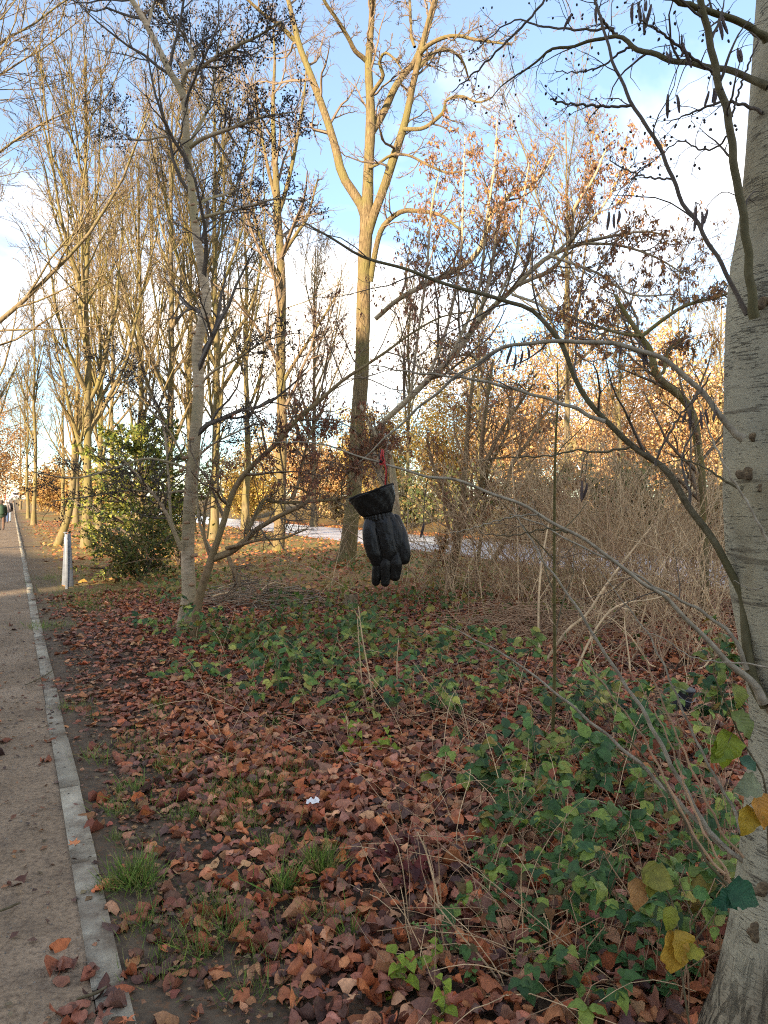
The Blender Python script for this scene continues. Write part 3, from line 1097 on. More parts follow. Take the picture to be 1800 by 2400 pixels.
def tree(name, label, cat, limbs, levels, bark, twigmat, rng, sides=10, group=None, rough=0.05, thing=None, limb_names=None, crown_name="crown"):
    """limbs: list of (P,R), first is the trunk; levels: list of grow() kwargs, each fed by the one before (src limits the limbs used)"""
    org = limbs[0][0][0].copy()
    org[2] = float(gh(org[0], org[1])) if thing is None else thing.location[2]
    t = thing or empty(name, org, label, cat, group)
    if thing is not None:
        org = np.array(thing.location)
    for i, (p, r) in enumerate(limbs):
        nm = (limb_names[i] if limb_names else ("trunk" if i == 0 else "branch"))
        Tubes().add(p, r, sides if i == 0 else max(6, sides - 3)).build(nm, bark, t, org, rough)
    tb = Tubes()
    last = None
    allp = []
    for li, lv in enumerate(levels):
        lv = dict(lv)
        sd = lv.pop('sides', 3)
        if li == 0:
            idx = lv.pop('src', range(len(limbs)))
            ps = [resample(limbs[i][0], 20) for i in idx]
            rs = [np.interp(np.linspace(0, 1, 20), np.linspace(0, 1, len(limbs[i][1])), limbs[i][1]) for i in idx]
            pp, rr = grow(np.array(ps), np.array(rs), rng=rng, **lv)
        else:
            pp, rr = grow(last[0], last[1], rng=rng, **lv)
        last = (pp, rr)
        allp.append(last)
        tb.add(pp, rr, sd)
    if allp:
        tb.build(crown_name, twigmat, t, org)
    return t, allp, org


def hang_cones(t, org, twigs, frac, rng, mat, size=(0.010, 0.02), name="cones", sub=5):
    """small cones near twig ends, one mesh"""
    P2 = twigs[0]
    k = rng.random(len(P2)) < frac
    base = P2[k][:, -1]
    base = np.repeat(base, 2, 0) + rng.normal(size=(len(base) * 2, 3)) * 0.03
    n = len(base)
    ln = rng.uniform(0.9, 1.6, n) * size[1]
    s = np.array([0, 0.25, 0.7, 1.0])
    d = unit(np.array([0, 0, -1.0]) + 0.5 * rng.normal(size=(n, 3)))
    pts = base[:, None] + d[:, None] * (s[None, :, None] * ln[:, None, None])
    rad = np.tile(np.array([0.15, 1.0, 0.9, 0.1]) * size[0], (n, 1))
    o = Tubes().add(pts, rad, sub).build(name, mat, t, org)
    o['kind'] = 'stuff'
    return o


# --- bare tree prototypes, copied down the avenue
def proto_tree(h, spread, rng, nl=9, up=0.10, ang=0.6, k1=9, k2=6, k3=3, lean=0.05, r0=None, bare=0.22, lr=0.42):
    r0 = r0 or h * 0.0095
    n = 20
    s = np.linspace(0, 1, n)
    tp = np.stack([np.cumsum(rng.normal(size=n) * lean * 0.35) * h * 0.1, np.cumsum(rng.normal(size=n) * lean * 0.35) * h * 0.1, s * h], -1)
    tp[:, :2] -= tp[0, :2]
    trk = (tp, r0 * (1 - 0.9 * s) * (1 + 0.5 * np.exp(-s * 30)) + 0.01)
    lp, lr_ = grow(trk[0][None], trk[1][None], nl, bare, 0.93, ang, lr * spread, 12, 0.07, up, rng, rmul=0.62, rmin=0.012, fall=0.45)
    l1 = grow(lp, lr_, k1, 0.12, 0.98, 0.62, 0.42, 7, 0.11, up * 0.8, rng, rmul=0.55, rmin=0.013)
    l2 = grow(l1[0], l1[1], k2, 0.15, 1.0, 0.7, 0.45, 5, 0.14, up * 0.5, rng, rmul=0.6, rmin=0.0095)
    l3 = grow(l2[0], l2[1], k3, 0.2, 1.0, 0.7, 0.5, 4, 0.15, up * 0.4, rng, rmul=0.7, rmin=0.0085)
    return trk, (lp, lr_), (l1, l2, l3)


def proto_parts(spec, bark, twig):
    trk, limbs, lv = spec
    parts = []
    V, Q, T = Tubes().add(trk[0], trk[1], 10).arrays((0, 0, 0), 0.06)
    me = mesh_raw("trunk", V, Q, T); me.materials.append(bark); parts.append(("trunk", me))
    tb = Tubes().add(limbs[0], limbs[1], 6)
    tb.add(lv[0][0], lv[0][1], 4)
    V, Q, T = tb.arrays()
    me = mesh_raw("branches", V, Q, T); me.materials.append(bark); parts.append(("branches", me))
    V, Q, T = Tubes().add(lv[1][0], lv[1][1], 3).add(lv[2][0], lv[2][1], 3).arrays()
    me = mesh_raw("crown", V, Q, T); me.materials.append(twig); parts.append(("crown", me))
    return parts


pr = np.random.default_rng(77)
M['far_twig'] = m_plain("brown_far_twig", (0.135, 0.095, 0.052), 0.8, 0.3, 3)  # plain brown twig colour for the distant trees
M['gold_twig'] = m_plain("golden_far_twig", (0.175, 0.118, 0.045), 0.8, 0.3, 3)
PROTO = {
    'upright': proto_parts(proto_tree(16, 1.0, pr, 20, 0.13, 0.55, 10, 6, 5, lr=0.5, bare=0.16), M['olive'], M['gold_twig']),
    'upright2': proto_parts(proto_tree(15, 0.95, pr, 18, 0.12, 0.6, 10, 6, 5, lr=0.52, bare=0.2), M['far_bark'], M['far_twig']),
    'spread': proto_parts(proto_tree(15, 1.15, pr, 15, 0.06, 0.85, 11, 6, 5, lr=0.52, bare=0.25), M['far_bark'], M['far_twig']),
    'slim': proto_parts(proto_tree(13, 0.8, pr, 13, 0.12, 0.5, 9, 6, 5, lr=0.42, bare=0.3, r0=0.12), M['olive'], M['gold_twig']),
}


def plant_proto(kind, name, label, x, y, scale, rz, cat="tree", group=None, sz=None):
    t = empty(name, (x, y, float(gh(x, y)) - 0.03), label, cat, group, rz)
    t.scale = (scale, scale, scale * (sz or 1))
    for nm, me in PROTO[kind]:
        new_obj(nm, me, None, t)
    return t


def plant_px(kind, name, label, px, Y, top_py, rz, group=None, wide=1.0):
    h = (H - (top_py - HY) / F * Y)
    base_h = {'upright': 16.5, 'upright2': 15.5, 'spread': 15.5, 'slim': 13.3}[kind]
    x = (px - 900) / F * Y
    s = h / base_h
    return plant_proto(kind, name, label, x, Y, s * wide, rz, "tree", group, 1 / wide)


AV = "bare trees lining the avenue"
plant_px('upright', "bare_tree", "tall slender bare tree with twin upright leaders, nearest the grey metal post", 203, 26.0, 95, 0.4, AV, 0.95)
plant_px('upright', "bare_tree", "tall golden bare tree rising just behind the pale leaning alder trunk", 500, 31.0, 175, 2.0, AV)
plant_px('upright2', "bare_tree", "bare tree whose crown tops the row between the blue gap and the alder", 395, 33.0, 215, 4.1, AV)
plant_px('upright', "bare_tree", "bare golden tree straight behind the evergreen yew", 325, 36.0, 330, 1.1, AV, 0.9)
plant_px('upright2', "bare_tree", "thick dark trunked bare tree left behind the yew, beside the pale trunk", 178, 52.0, 640, 5.3, AV, 1.1)
plant_px('spread', "bare_tree", "wide bare tree half hidden by the yew, sunlit from the side", 262, 44.0, 480, 0.2, AV, 0.8)
plant_px('slim', "bare_tree", "pale trunked bare tree standing on the bright green lawn strip", 147, 66.0, 760, 3.0, AV)
plant_px('slim', "bare_tree", "thin bare tree with low forked side branch near the path edge", 79, 50.5, 640, 2.2, AV, 0.9)
plant_px('slim', "bare_tree", "thin yellowish bare tree just beyond the forked one by the path", 66, 69.0, 800, 5.0, AV, 0.9)
plant_px('spread', "bare_tree", "broad bare tree at the far end of the verge, right of the van", 48, 110.0, 905, 1.0, AV, 0.9)
plant_px('spread', "bare_tree", "far bare tree above the two walkers, left side of the avenue", -20, 120.0, 900, 2.7, AV)
plant_px('spread', "bare_tree", "bare tree with drooping grey twigs reaching in from the left edge", -190, 24.0, -150, 3.9, AV, 1.1)
plant_px('upright2', "bare_tree", "second bare tree at the left edge, further along the path", -60, 44.0, 480, 0.9, AV, 1.1)
plant_px('spread', "bare_tree", "bare round crowned tree seen through the brown leaf shrub", 1330, 36.0, 300, 2.2, AV, 0.85)
plant_px('upright2', "bare_tree", "bare tree beyond the road, left of the big maple trunk", 735, 47.0, 560, 3.3, AV)
plant_px('slim', "bare_tree", "slight bare tree beyond the road between yew and slim tree", 575, 42.0, 420, 0.7, AV, 1.1)
plant_px('spread', "bare_tree", "bare tree far behind the thicket near the smooth trunk", 1590, 44.0, 640, 5.6, AV, 0.9)

for lab, px, Y, top, rz, wd in [
    ("bare golden twigged tree over the road behind the thicket, left one", 1120, 44, 700, 0.5, 1.0),
    ("bare golden twigged tree over the road behind the thicket, middle one", 1450, 40, 720, 1.9, 1.0),
    ("bare golden twigged tree over the road hard against the smooth trunk", 1690, 42, 700, 3.1, 1.0),
    ("bare golden twigged tree over the road right above the glove", 960, 46, 640, 4.4, 0.9),
    ("bare tree in the avenue gap just left of the yew top", 232, 40, 420, 2.5, 0.9),
    ("bare tree in the avenue right of the yew top", 450, 38, 330, 5.1, 0.9),
]:
    plant_px('slim' if px > 900 else 'upright', "bare_tree", lab, px, Y, top, rz, AV, wd)

# leaning trunk by the pale tree (its own little tree)
lg = np.random.default_rng(5)
tree("leaning_tree", "thin tree leaning right from the leafy verge behind the grey post", "tree",
     [limb([(134, 1281), (150, 1240), (163, 1195), (171, 1130), (174, 1060), (178, 980), (183, 900)], 27.3, 27.8, [10, 9, 8, 7.5, 6.5, 5, 4])],
     [dict(k=14, t0=0.35, t1=1, ang=0.7, ratio=0.35, npts=7, wig=0.12, up=0.1, rmin=0.006), dict(k=6, t0=0.2, t1=1, ang=0.7, ratio=0.5, npts=5, wig=0.14, up=0.05, rmin=0.005)], M['olive'], M['gold_twig'], lg)

# --- slim tree left of the maple
sg = np.random.default_rng(8)
YS = 24.6
tree("slim_tree", "slim straight bare tree with scaly trunk left of the big maple", "tree", [
    limb([(651, 1297), (655, 1240), (659, 1100), (661, 1000), (658, 850), (660, 700), (656, 579), (651, 506), (647, 416), (642, 344), (640, 240), (644, 140), (640, 60)], YS, YS, [15, 13, 12, 12, 11, 10.5, 9.5, 8.5, 7.5, 6, 4.5, 3, 2], 30),
    limb([(651, 506), (672, 440), (690, 360), (702, 290), (715, 200), (720, 120)], YS, YS + 1, [6, 5, 4.5, 3.5, 2.5, 1.5]),
    limb([(660, 600), (700, 540), (720, 510), (745, 420)], YS, YS - 1, [5, 4, 3, 2]),
    limb([(649, 480), (630, 400), (610, 300), (598, 200)], YS, YS + 0.8, [5, 4, 3, 2]),
    limb([(658, 660), (630, 600), (605, 540), (580, 440)], YS, YS - 1.2, [5, 4, 3, 2]),
    limb([(661, 900), (690, 850), (735, 780), (790, 690)], YS, YS - 1, [5, 4, 3, 2]),
], [dict(k=16, t0=0.25, t1=1, ang=0.75, ratio=0.3, npts=7, wig=0.13, up=0.09, rmin=0.011, lmin=0.5, lmax=3.4), dict(k=7, t0=0.15, t1=1, ang=0.7, ratio=0.5, npts=5, wig=0.15, up=0.05, rmin=0.008), dict(k=5, t0=0.2, t1=1, ang=0.7, ratio=0.5, npts=4, wig=0.15, up=0.05, rmin=0.0065)], M['maple'], M['twig'], sg)

# --- big maple in the centre
mg = np.random.default_rng(9)
YM = 19.8
ml = [
    limb([(803, 1338), (808, 1318), (815, 1290), (820, 1250), (830, 1150), (834, 1100), (838, 990), (846, 900), (850, 800), (852, 700), (853, 633), (857, 560), (858, 506)], YM, YM, [31, 23, 20.5, 18.5, 17.5, 17.5, 17, 17, 16.5, 16, 15.5, 15, 14.5], 34),
    limb([(858, 512), (849, 485), (824, 445), (802, 409), (788, 354), (774, 304), (755, 249), (734, 192), (716, 145), (701, 105), (687, 47), (669, -30), (655, -120)], YM, YM + 1.5, [12, 11.5, 11, 10, 9.5, 9, 8.5, 8, 7.5, 7, 6, 5, 4]),
    limb([(701, 105), (683, 87), (654, 58), (618, 33), (570, -10)], YM + 1.2, YM + 0.5, [6, 5.5, 5, 4, 3]),
    limb([(858, 515), (862, 452), (864, 380), (868, 307), (868, 235), (864, 181), (864, 137), (869, 72), (873, 0), (876, -120)], YM, YM + 0.6, [14, 13, 12, 11.5, 10.5, 9.5, 8.5, 7.5, 6.5, 5]),
    limb([(864, 150), (853, 137), (832, 119), (817, 90), (788, 43), (759, 0), (735, -70)], YM + 0.4, YM - 1.2, [6, 6, 5.5, 5, 4.5, 4, 3]),
    limb([(866, 318), (889, 282), (907, 246), (925, 206), (947, 174), (972, 145), (991, 101), (1005, 54), (1020, 0), (1035, -90)], YM + 0.2, YM + 2.0, [9, 8.5, 8, 8, 7.5, 7.5, 8, 7.5, 7, 5]),
    limb([(858, 560), (870, 520), (886, 477), (904, 427), (922, 372), (940, 318), (954, 268), (965, 210), (976, 163), (987, 119), (1000, 60), (1030, -40)], YM, YM - 1.0, [12, 11.5, 11, 10.5, 10, 9.5, 8.5, 7.5, 7, 6, 5, 4]),
    limb([(945, 303), (990, 301), (1019, 282), (1041, 260), (1045, 236), (1080, 225), (1120, 240), (1150, 230)], YM - 0.5, YM - 2.0, [5, 4.5, 4.5, 4, 3.5, 3, 2.5, 2]),
    limb([(985, 125), (1005, 105), (1040, 88), (1075, 84), (1110, 92), (1150, 98), (1200, 105)], YM - 0.8, YM - 2.5, [5, 5, 4.5, 4, 3.5, 3, 2]),
    limb([(976, 165), (1000, 140), (1030, 118), (1060, 120), (1085, 145), (1100, 190)], YM, YM + 2, [5, 4.5, 4, 3.5, 3, 2]),
    limb([(868, 225), (885, 200), (898, 178), (890, 150), (895, 130), (908, 125), (930, 145), (945, 170)], YM, YM - 1, [5, 5, 4.5, 4, 3.5, 3, 2.5, 2]),
    limb([(972, 110), (964, 85), (963, 50), (960, 0), (955, -60)], YM, YM + 1, [3.5, 3.5, 3, 3, 2]),
    limb([(862, 395), (885, 385), (905, 370), (925, 362), (960, 365), (1000, 385), (1050, 405), (1100, 398)], YM, YM - 1.8, [3.5, 3.5, 3.5, 3.5, 3, 3, 2.5, 2]),
    limb([(868, 660), (876, 610), (889, 550), (907, 520), (943, 495), (980, 495), (1030, 503), (1080, 540)], YM, YM - 1.2, [7, 7, 6.5, 6, 5.5, 5, 4, 2.5]),
]
tree("maple_tree", "big bare maple with furrowed trunk forking high behind the hanging glove", "tree", ml,
     [dict(k=11, t0=0.25, t1=1, ang=0.95, ratio=0.28, npts=8, wig=0.24, up=0.05, rmin=0.010, lmin=0.5, lmax=2.6, src=range(1, len(ml))),
      dict(k=6, t0=0.15, t1=1, ang=0.8, ratio=0.5, npts=6, wig=0.24, up=0.03, rmin=0.0085),
      dict(k=6, t0=0.2, t1=1, ang=0.8, ratio=0.5, npts=4, wig=0.2, up=0.05, rmin=0.007)], M['maple'], M['twig'], mg, sides=16, rough=0.06)

# --- pale alder on the left with the curved side stems
ag = np.random.default_rng(12)
YA = 9.4
al = [
    limb([(428, 1500), (436, 1440), (443, 1387), (440, 1315), (443, 1206), (448, 1134), (452, 1080), (461, 989), (466, 899), (461, 826), (466, 790), (481, 736), (484, 700), (474, 633), (459, 542), (450, 452), (441, 380), (436, 307), (432, 235), (421, 205), (405, 181), (383, 137), (365, 101), (347, 65), (325, 25), (300, -15), (270, -70)], YA, YA, [19, 17, 16.5, 15.5, 14.5, 14, 13.5, 13.5, 13, 12.5, 12.5, 12, 11, 10, 9.5, 9, 8.5, 8, 7.8, 8, 7.5, 7.3, 7, 7, 6.5, 6, 5], 60),
    limb([(425, 208), (431, 185), (440, 165), (470, 158), (506, 134), (560, 105), (600, 87), (660, 50)], YA, YA - 0.7, [5, 5, 4.5, 4.5, 4, 3.5, 3, 2]),
    limb([(434, 180), (428, 155), (452, 134), (440, 100), (415, 60), (380, 20), (350, -20)], YA, YA + 0.6, [4.5, 4.5, 4.5, 4, 3, 2.5, 2]),
    limb([(345, 62), (352, 40), (358, 15), (380, -30)], YA, YA + 0.5, [4, 3.5, 3, 2]),
    limb([(445, 345), (475, 325), (520, 308), (565, 292), (610, 276), (690, 262)], YA, YA - 0.6, [5.5, 5, 4.5, 3.5, 3, 1.5]),
    limb([(443, 340), (470, 290), (490, 250), (500, 200), (505, 140), (520, 60)], YA, YA + 0.9, [4, 3.5, 3, 2.5, 2, 1.5]),
    limb([(437, 340), (415, 326), (380, 320), (340, 328), (290, 315), (240, 240)], YA, YA + 0.7, [4, 3.5, 3, 2, 1.5, 1]),
    limb([(462, 515), (500, 503), (550, 492), (600, 478), (650, 466), (705, 470)], YA, YA - 0.8, [4.5, 4, 3.5, 3, 2, 1.2]),
    limb([(455, 480), (490, 466), (540, 450), (600, 420)], YA, YA + 1.0, [3.5, 3, 2.5, 1.5]),
    limb([(466, 905), (500, 870), (560, 838), (620, 800), (690, 780)], YA, YA - 0.8, [3.5, 3, 2.5, 2, 1]),
    limb([(452, 1080), (500, 1040), (560, 1010), (610, 985)], YA, YA - 0.6, [3, 2.5, 2, 1]),
    limb([(445, 1100), (400, 1085), (340, 1075), (260, 1100), (180, 1120), (90, 1110)], YA, YA - 1.0, [3.5, 3, 2.6, 2.3, 1.8, 1]),
    limb([(440, 1090), (390, 1000), (350, 960), (300, 900), (255, 830)], YA, YA - 0.8, [3, 2.6, 2.2, 1.6, 1]),
    limb([(432, 1150), (380, 1155), (300, 1150), (200, 1165), (120, 1175)], YA, YA - 0.8, [3, 2.5, 2.2, 1.8, 1]),
    limb([(425, 1290), (405, 1240), (380, 1185), (344, 1141), (310, 1100), (270, 1060)], YA - 0.1, YA - 0.7, [5, 4.8, 4.4, 3.5, 2.5, 1.5]),
    limb([(423, 1275), (402, 1220), (395, 1120), (385, 1010), (360, 940), (330, 880)], YA - 0.1, YA + 0.3, [3.5, 3.2, 3, 2.5, 2, 1]),
    limb([(500, 1300), (470, 1235), (462, 1150), (470, 1060), (485, 1000)], YA - 0.4, YA, [3, 3, 2.5, 2, 1.2]),
]
alder, atw, aorg = tree("alder_tree", "pale smooth trunked alder with dark cone laden crown, leafy verge left of the glove", "tree", al,
     [dict(k=13, t0=0.28, t1=1, ang=0.85, ratio=0.35, npts=8, wig=0.17, up=0.05, rmin=0.005, lmin=0.35, lmax=1.7, src=[0, 1, 2, 3, 4, 5, 6, 7, 8, 9, 10, 11, 12, 13, 14, 15]),
      dict(k=6, t0=0.15, t1=1, ang=0.8, ratio=0.5, npts=6, wig=0.2, up=0.02, rmin=0.0042),
      dict(k=5, t0=0.2, t1=1, ang=0.8, ratio=0.5, npts=4, wig=0.2, up=0.0, rmin=0.0034)], M['alder'], M['dark_twig'], ag, sides=18, rough=0.035)
hi = atw[2][0][:, -1, 2] > 2.4
hang_cones(alder, aorg, (atw[2][0][hi],), 0.30, ag, M['cone'], (0.009, 0.018))
# dense extra twigs in the dark upper crown
up_src = [resample(al[i][0], 20) for i in (1, 2, 4, 5)]
up_r = [np.interp(np.linspace(0, 1, 20), np.linspace(0, 1, len(al[i][1])), al[i][1]) for i in (1, 2, 4, 5)]
g1 = grow(np.array(up_src), np.array(up_r), 12, 0.2, 1, 0.9, 0.4, 8, 0.16, 0.06, ag, rmin=0.005, lmin=0.4, lmax=1.4)
g2 = grow(g1[0], g1[1], 7, 0.15, 1, 0.8, 0.5, 6, 0.2, 0.0, ag, rmin=0.0038)
g3 = grow(g2[0], g2[1], 4, 0.2, 1, 0.8, 0.5, 4, 0.2, -0.02, ag, rmin=0.003)
Tubes().add(*g1, 4).add(*g2, 3).add(*g3, 3).build("crown", M['dark_twig'], alder, aorg)
hang_cones(alder, aorg, g3, 0.45, ag, M['cone'], (0.010, 0.02))
# dark knots on the trunk
for px, py in [(440, 1045 + 28), (443, 1028), (432, 1102), (468, 905), (452, 780), (437, 1225), (436, 1262), (447, 1302), (440, 1370), (472, 690), (462, 520), (456, 480), (450, 445), (436, 365), (430, 232), (478, 745)]:
    s = np.interp(py, [200, 700, 1400], [8, 11, 15])
    side = ag.choice([-0.5, 0.1, 0.6])
    c = at(px + side * s, py, YA - 0.8 * s * YA / F)
    me = blob_mesh("knot", [(c - aorg, 0.035 * s / 14, (1.3, 1, 0.7)), (c - aorg + np.array([0.02, 0, 0.012]), 0.022 * s / 14, (1, 1, 1)), (c - aorg - np.array([0.018, 0.0, 0.01]), 0.02 * s / 14, (1, 1, 1))], 0.008, 1)
    new_obj("knot", me, M['cane_dark'], alder.children[0] if alder.children[0].name.startswith("trunk") else alder)

# the brown multi-stemmed shrub at the alder's foot
cl = [
    limb([(452, 1520), (460, 1440), (470, 1387), (485, 1344), (499, 1297), (506, 1279), (524, 1224), (535, 1185), (542, 1163), (561, 1127), (600, 1083), (647, 1040), (698, 982), (745, 942), (803, 892), (853, 859), (907, 823), (962, 783), (1034, 743), (1106, 729)], 9.0, 8.4, [12, 11, 10, 9.5, 9, 8, 7.5, 7.2, 7, 6.5, 6, 5.5, 5, 4.5, 4, 3.6, 3.2, 2.6, 2, 1.2], 50),
    limb([(497, 1310), (520, 1302), (542, 1293), (579, 1264), (600, 1242), (654, 1210), (708, 1185), (725, 1168), (715, 1150), (690, 1140)], 8.9, 8.3, [9, 9, 8.5, 7.5, 6.5, 5.5, 4.5, 4, 3, 2]),
    limb([(530, 1285), (560, 1278), (610, 1265), (660, 1262), (720, 1240)], 8.8, 8.0, [4.5, 4, 3.5, 3, 1.5]),
    limb([(535, 1305), (545, 1330), (556, 1350), (562, 1375)], 8.8, 8.7, [5, 5, 5, 5]),
    limb([(575, 1250), (590, 1225), (605, 1195), (620, 1170), (665, 1178), (800, 1170)], 8.9, 9.4, [5.5, 5, 4.5, 4, 3.5, 3]),
    limb([(668, 1165), (665, 1110), (655, 1040), (660, 990)], 8.6, 8.8, [2.5, 2.2, 2, 1]),
    limb([(685, 1170), (697, 1140), (710, 1080), (730, 1010), (760, 960)], 8.5, 8.9, [4, 3.5, 3, 2.5, 1.5]),
    limb([(800, 1170), (806, 1120), (850, 1080), (900, 1010)], 9.3, 9.2, [2, 2, 1.8, 1]),
    limb([(490, 1300), (478, 1250), (485, 1170), (520, 1100)], 8.9, 9.2, [4, 3.5, 3, 1.5]),
    limb([(536, 1185), (515, 1150), (508, 1100), (520, 1050)], 8.7, 9.0, [2.5, 2.2, 1.8, 1]),
]
cg = np.random.default_rng(14)
shrub, stw, sorg = tree("cherry_shrub", "brown crooked multi-stemmed shrub branching right from the foot of the pale alder", "shrub", cl,
     [dict(k=13, t0=0.25, t1=1, ang=0.9, ratio=0.3, npts=7, wig=0.17, up=0.03, rmin=0.004, lmin=0.3, lmax=1.1),
      dict(k=6, t0=0.15, t1=1, ang=0.8, ratio=0.5, npts=5, wig=0.18, up=0.03, rmin=0.003),
      dict(k=4, t0=0.2, t1=1, ang=0.8, ratio=0.5, npts=4, wig=0.2, up=0.0, rmin=0.0025)], M['brown_bark'], M['twig'], cg, sides=12, limb_names=["stem"] + ["branch"] * 9)


DRY_PAL = [(0.20, 0.095, 0.055), (0.26, 0.12, 0.06), (0.16, 0.08, 0.06), (0.32, 0.17, 0.075), (0.12, 0.07, 0.055), (0.36, 0.20, 0.10)]


def dry_leaves(t, org, twigs, frac, rng, size=(0.035, 0.07), pal=DRY_PAL, zlim=(0, 99), xf=None, name="leaves", drop=0.03):
    Pn = twigs[0]
    m, n, _ = Pn.shape
    per = 3
    k = rng.random((m, per)) < frac
    row, _c = np.nonzero(k)
    ti = rng.integers(1, n, len(row))
    p = Pn[row, ti] + rng.normal(size=(len(row), 3)) * 0.008
    ok = (p[:, 2] > zlim[0]) & (p[:, 2] < zlim[1])
    if xf is not None:
        ok &= rng.random(len(p)) < xf(p)
    p = p[ok]
    q = len(p)
    d = unit(np.array([0, 0, -1.0]) + 0.4 * rng.normal(size=(q, 3)))
    s = rng.uniform(size[0], size[1], q)
    R = rot_from(d, unit(rng.normal(size=(q, 3))))
    pos = p + d * s[:, None] * 0.55 - np.array([0, 0, drop]) * rng.random((q, 1))
    col = pick_col(rng, q, pal, 0.22)
    T1, T2 = leaf_template(0.5, 0.5, 0.27, 3, n=4), leaf_template(-0.6, 0.8, 0.24, 4, n=4, twist=0.6)
    h = rng.random(q) < 0.5
    return leaf_obj(name, [(T1, pos[h], R[h], s[h], col[h]), (T2, pos[~h], R[~h], s[~h], col[~h])], M['dead_leaf'], t, org)


cx_p = np.array([resample(cl[i][0][18:] if i == 0 else cl[i][0], 20) for i in (0, 4, 6, 7)])
cx_r = np.full((4, 20), 0.012)
c1_ = grow(cx_p, cx_r, 18, 0.1, 1, 1.0, 0.5, 7, 0.14, 0.08, cg, rmin=0.004, lmin=0.5, lmax=1.8)
c2_ = grow(c1_[0], c1_[1], 6, 0.15, 1, 0.8, 0.5, 5, 0.18, 0.02, cg, rmin=0.0034)
c3_ = grow(c2_[0], c2_[1], 4, 0.2, 1, 0.8, 0.5, 4, 0.2, 0.0, cg, rmin=0.003)
Tubes().add(*c1_, 4).add(*c2_, 3).add(*c3_, 3).build("crown", M['twig'], shrub, sorg)
RED_PAL = [(0.30, 0.14, 0.09), (0.36, 0.17, 0.10), (0.22, 0.105, 0.075), (0.42, 0.22, 0.13)]
dry_leaves(shrub, sorg, stw[2], 0.45, cg, (0.03, 0.055), RED_PAL, (1.7, 99), lambda p: np.clip(0.15 + 0.85 * sstep(-2.2, -0.3, p[:, 0]), 0, 1))
dry_leaves(shrub, sorg, c3_, 0.38, cg, (0.032, 0.056), RED_PAL + [(0.3, 0.15, 0.07)], (1.9, 99))
hang_cones(alder, aorg, (atw[2][0][~hi],), 0.12, ag, M['cone'], (0.009, 0.018))

# --- leaning tree behind the glove with long limbs sweeping up right, dry leaves
YL = 15.0
ll_ = [
    limb([(932, 1372), (935, 1300), (930, 1230), (926, 1170), (918, 1098), (905, 1052), (880, 1020), (862, 985), (845, 950)], YL, YL, [12, 11, 10, 9.5, 8.5, 7, 5.5, 4.5, 3.5], 26),
    limb([(868, 1045), (880, 1012), (907, 982), (962, 931), (998, 895), (1052, 845), (1088, 801), (1124, 751), (1160, 715), (1200, 680), (1247, 633), (1294, 597), (1363, 571), (1417, 557), (1507, 542), (1560, 552)], YL + 0.2, YL - 1.8, [7, 7.5, 7.5, 7.5, 7.5, 7, 7, 6.5, 6, 6, 5.5, 5, 4.5, 3.5, 2.5, 1.5], 40),
    limb([(925, 1170), (900, 1130), (884, 1090), (868, 1045)], YL, YL + 0.2, [9, 9, 9, 9]),
    limb([(880, 748), (936, 700), (1016, 658), (1088, 622), (1130, 575), (1150, 506), (1200, 452), (1250, 430), (1300, 360)], YL + 1.0, YL - 0.6, [6, 6, 6.5, 6.5, 6.5, 6, 5.5, 4.5, 3]),
    limb([(1120, 755), (1150, 640), (1165, 540), (1185, 470)], YL - 1, YL - 0.5, [5, 4.5, 4, 2.5]),
    limb([(1130, 870), (1106, 832), (1060, 838)], YL, YL, [3, 3, 2.5]),
    limb([(1215, 668), (1300, 625), (1340, 560), (1345, 490), (1390, 420), (1420, 350)], YL - 1, YL - 2, [5, 4.5, 4, 3.5, 3, 2]),
    limb([(1370, 570), (1450, 575), (1530, 600), (1600, 640)], YL - 1.5, YL - 2, [3.5, 3, 2.5, 1.5]),
    limb([(1290, 600), (1400, 640), (1480, 690), (1580, 690)], YL - 1.5, YL - 2, [3.5, 3, 2.5, 1.5]),
    limb([(1000, 893), (1050, 760), (1080, 600), (1085, 450), (1090, 320)], YL - 0.5, YL - 0.3, [4, 3.5, 3, 2.5, 1.2]),
    limb([(1052, 845), (1120, 690), (1140, 520), (1160, 380), (1165, 280)], YL - 0.7, YL - 1.2, [4, 3.5, 3, 2.5, 1.2]),
    limb([(962, 931), (980, 780), (1000, 640), (1010, 500), (1030, 400)], YL - 0.2, YL - 1.0, [3.5, 3, 3, 2.5, 1.2]),
    limb([(1160, 715), (1210, 600), (1225, 480), (1240, 380)], YL - 1.0, YL - 0.6, [3.5, 3, 2.5, 1.2]),
    limb([(1200, 690), (1280, 720), (1360, 770), (1450, 790)], YL - 1.2, YL - 2.4, [3.5, 3, 2.5, 1.2]),
    limb([(1294, 600), (1400, 500), (1450, 420), (1490, 380)], YL - 1.4, YL - 1.8, [3, 2.6, 2, 1.2]),
]
lgn = np.random.default_rng(15)
lean, ltw, lorg = tree("leaning_maple", "field maple leaning right behind the glove, hung with curled brown leaves", "tree", ll_,
     [dict(k=15, t0=0.12, t1=1, ang=0.85, ratio=0.3, npts=8, wig=0.12, up=0.14, rmin=0.006, lmin=0.7, lmax=2.6, src=range(1, len(ll_))),
      dict(k=6, t0=0.15, t1=1, ang=0.75, ratio=0.5, npts=5, wig=0.17, up=0.06, rmin=0.0055),
      dict(k=4, t0=0.2, t1=1, ang=0.8, ratio=0.6, npts=4, wig=0.2, up=0.02, rmin=0.0045)], M['alder'], M['twig'], lgn, sides=12)
TAN_PAL = [(0.36, 0.18, 0.09), (0.43, 0.23, 0.105), (0.30, 0.15, 0.09), (0.50, 0.29, 0.12), (0.24, 0.125, 0.085), (0.52, 0.27, 0.09)]
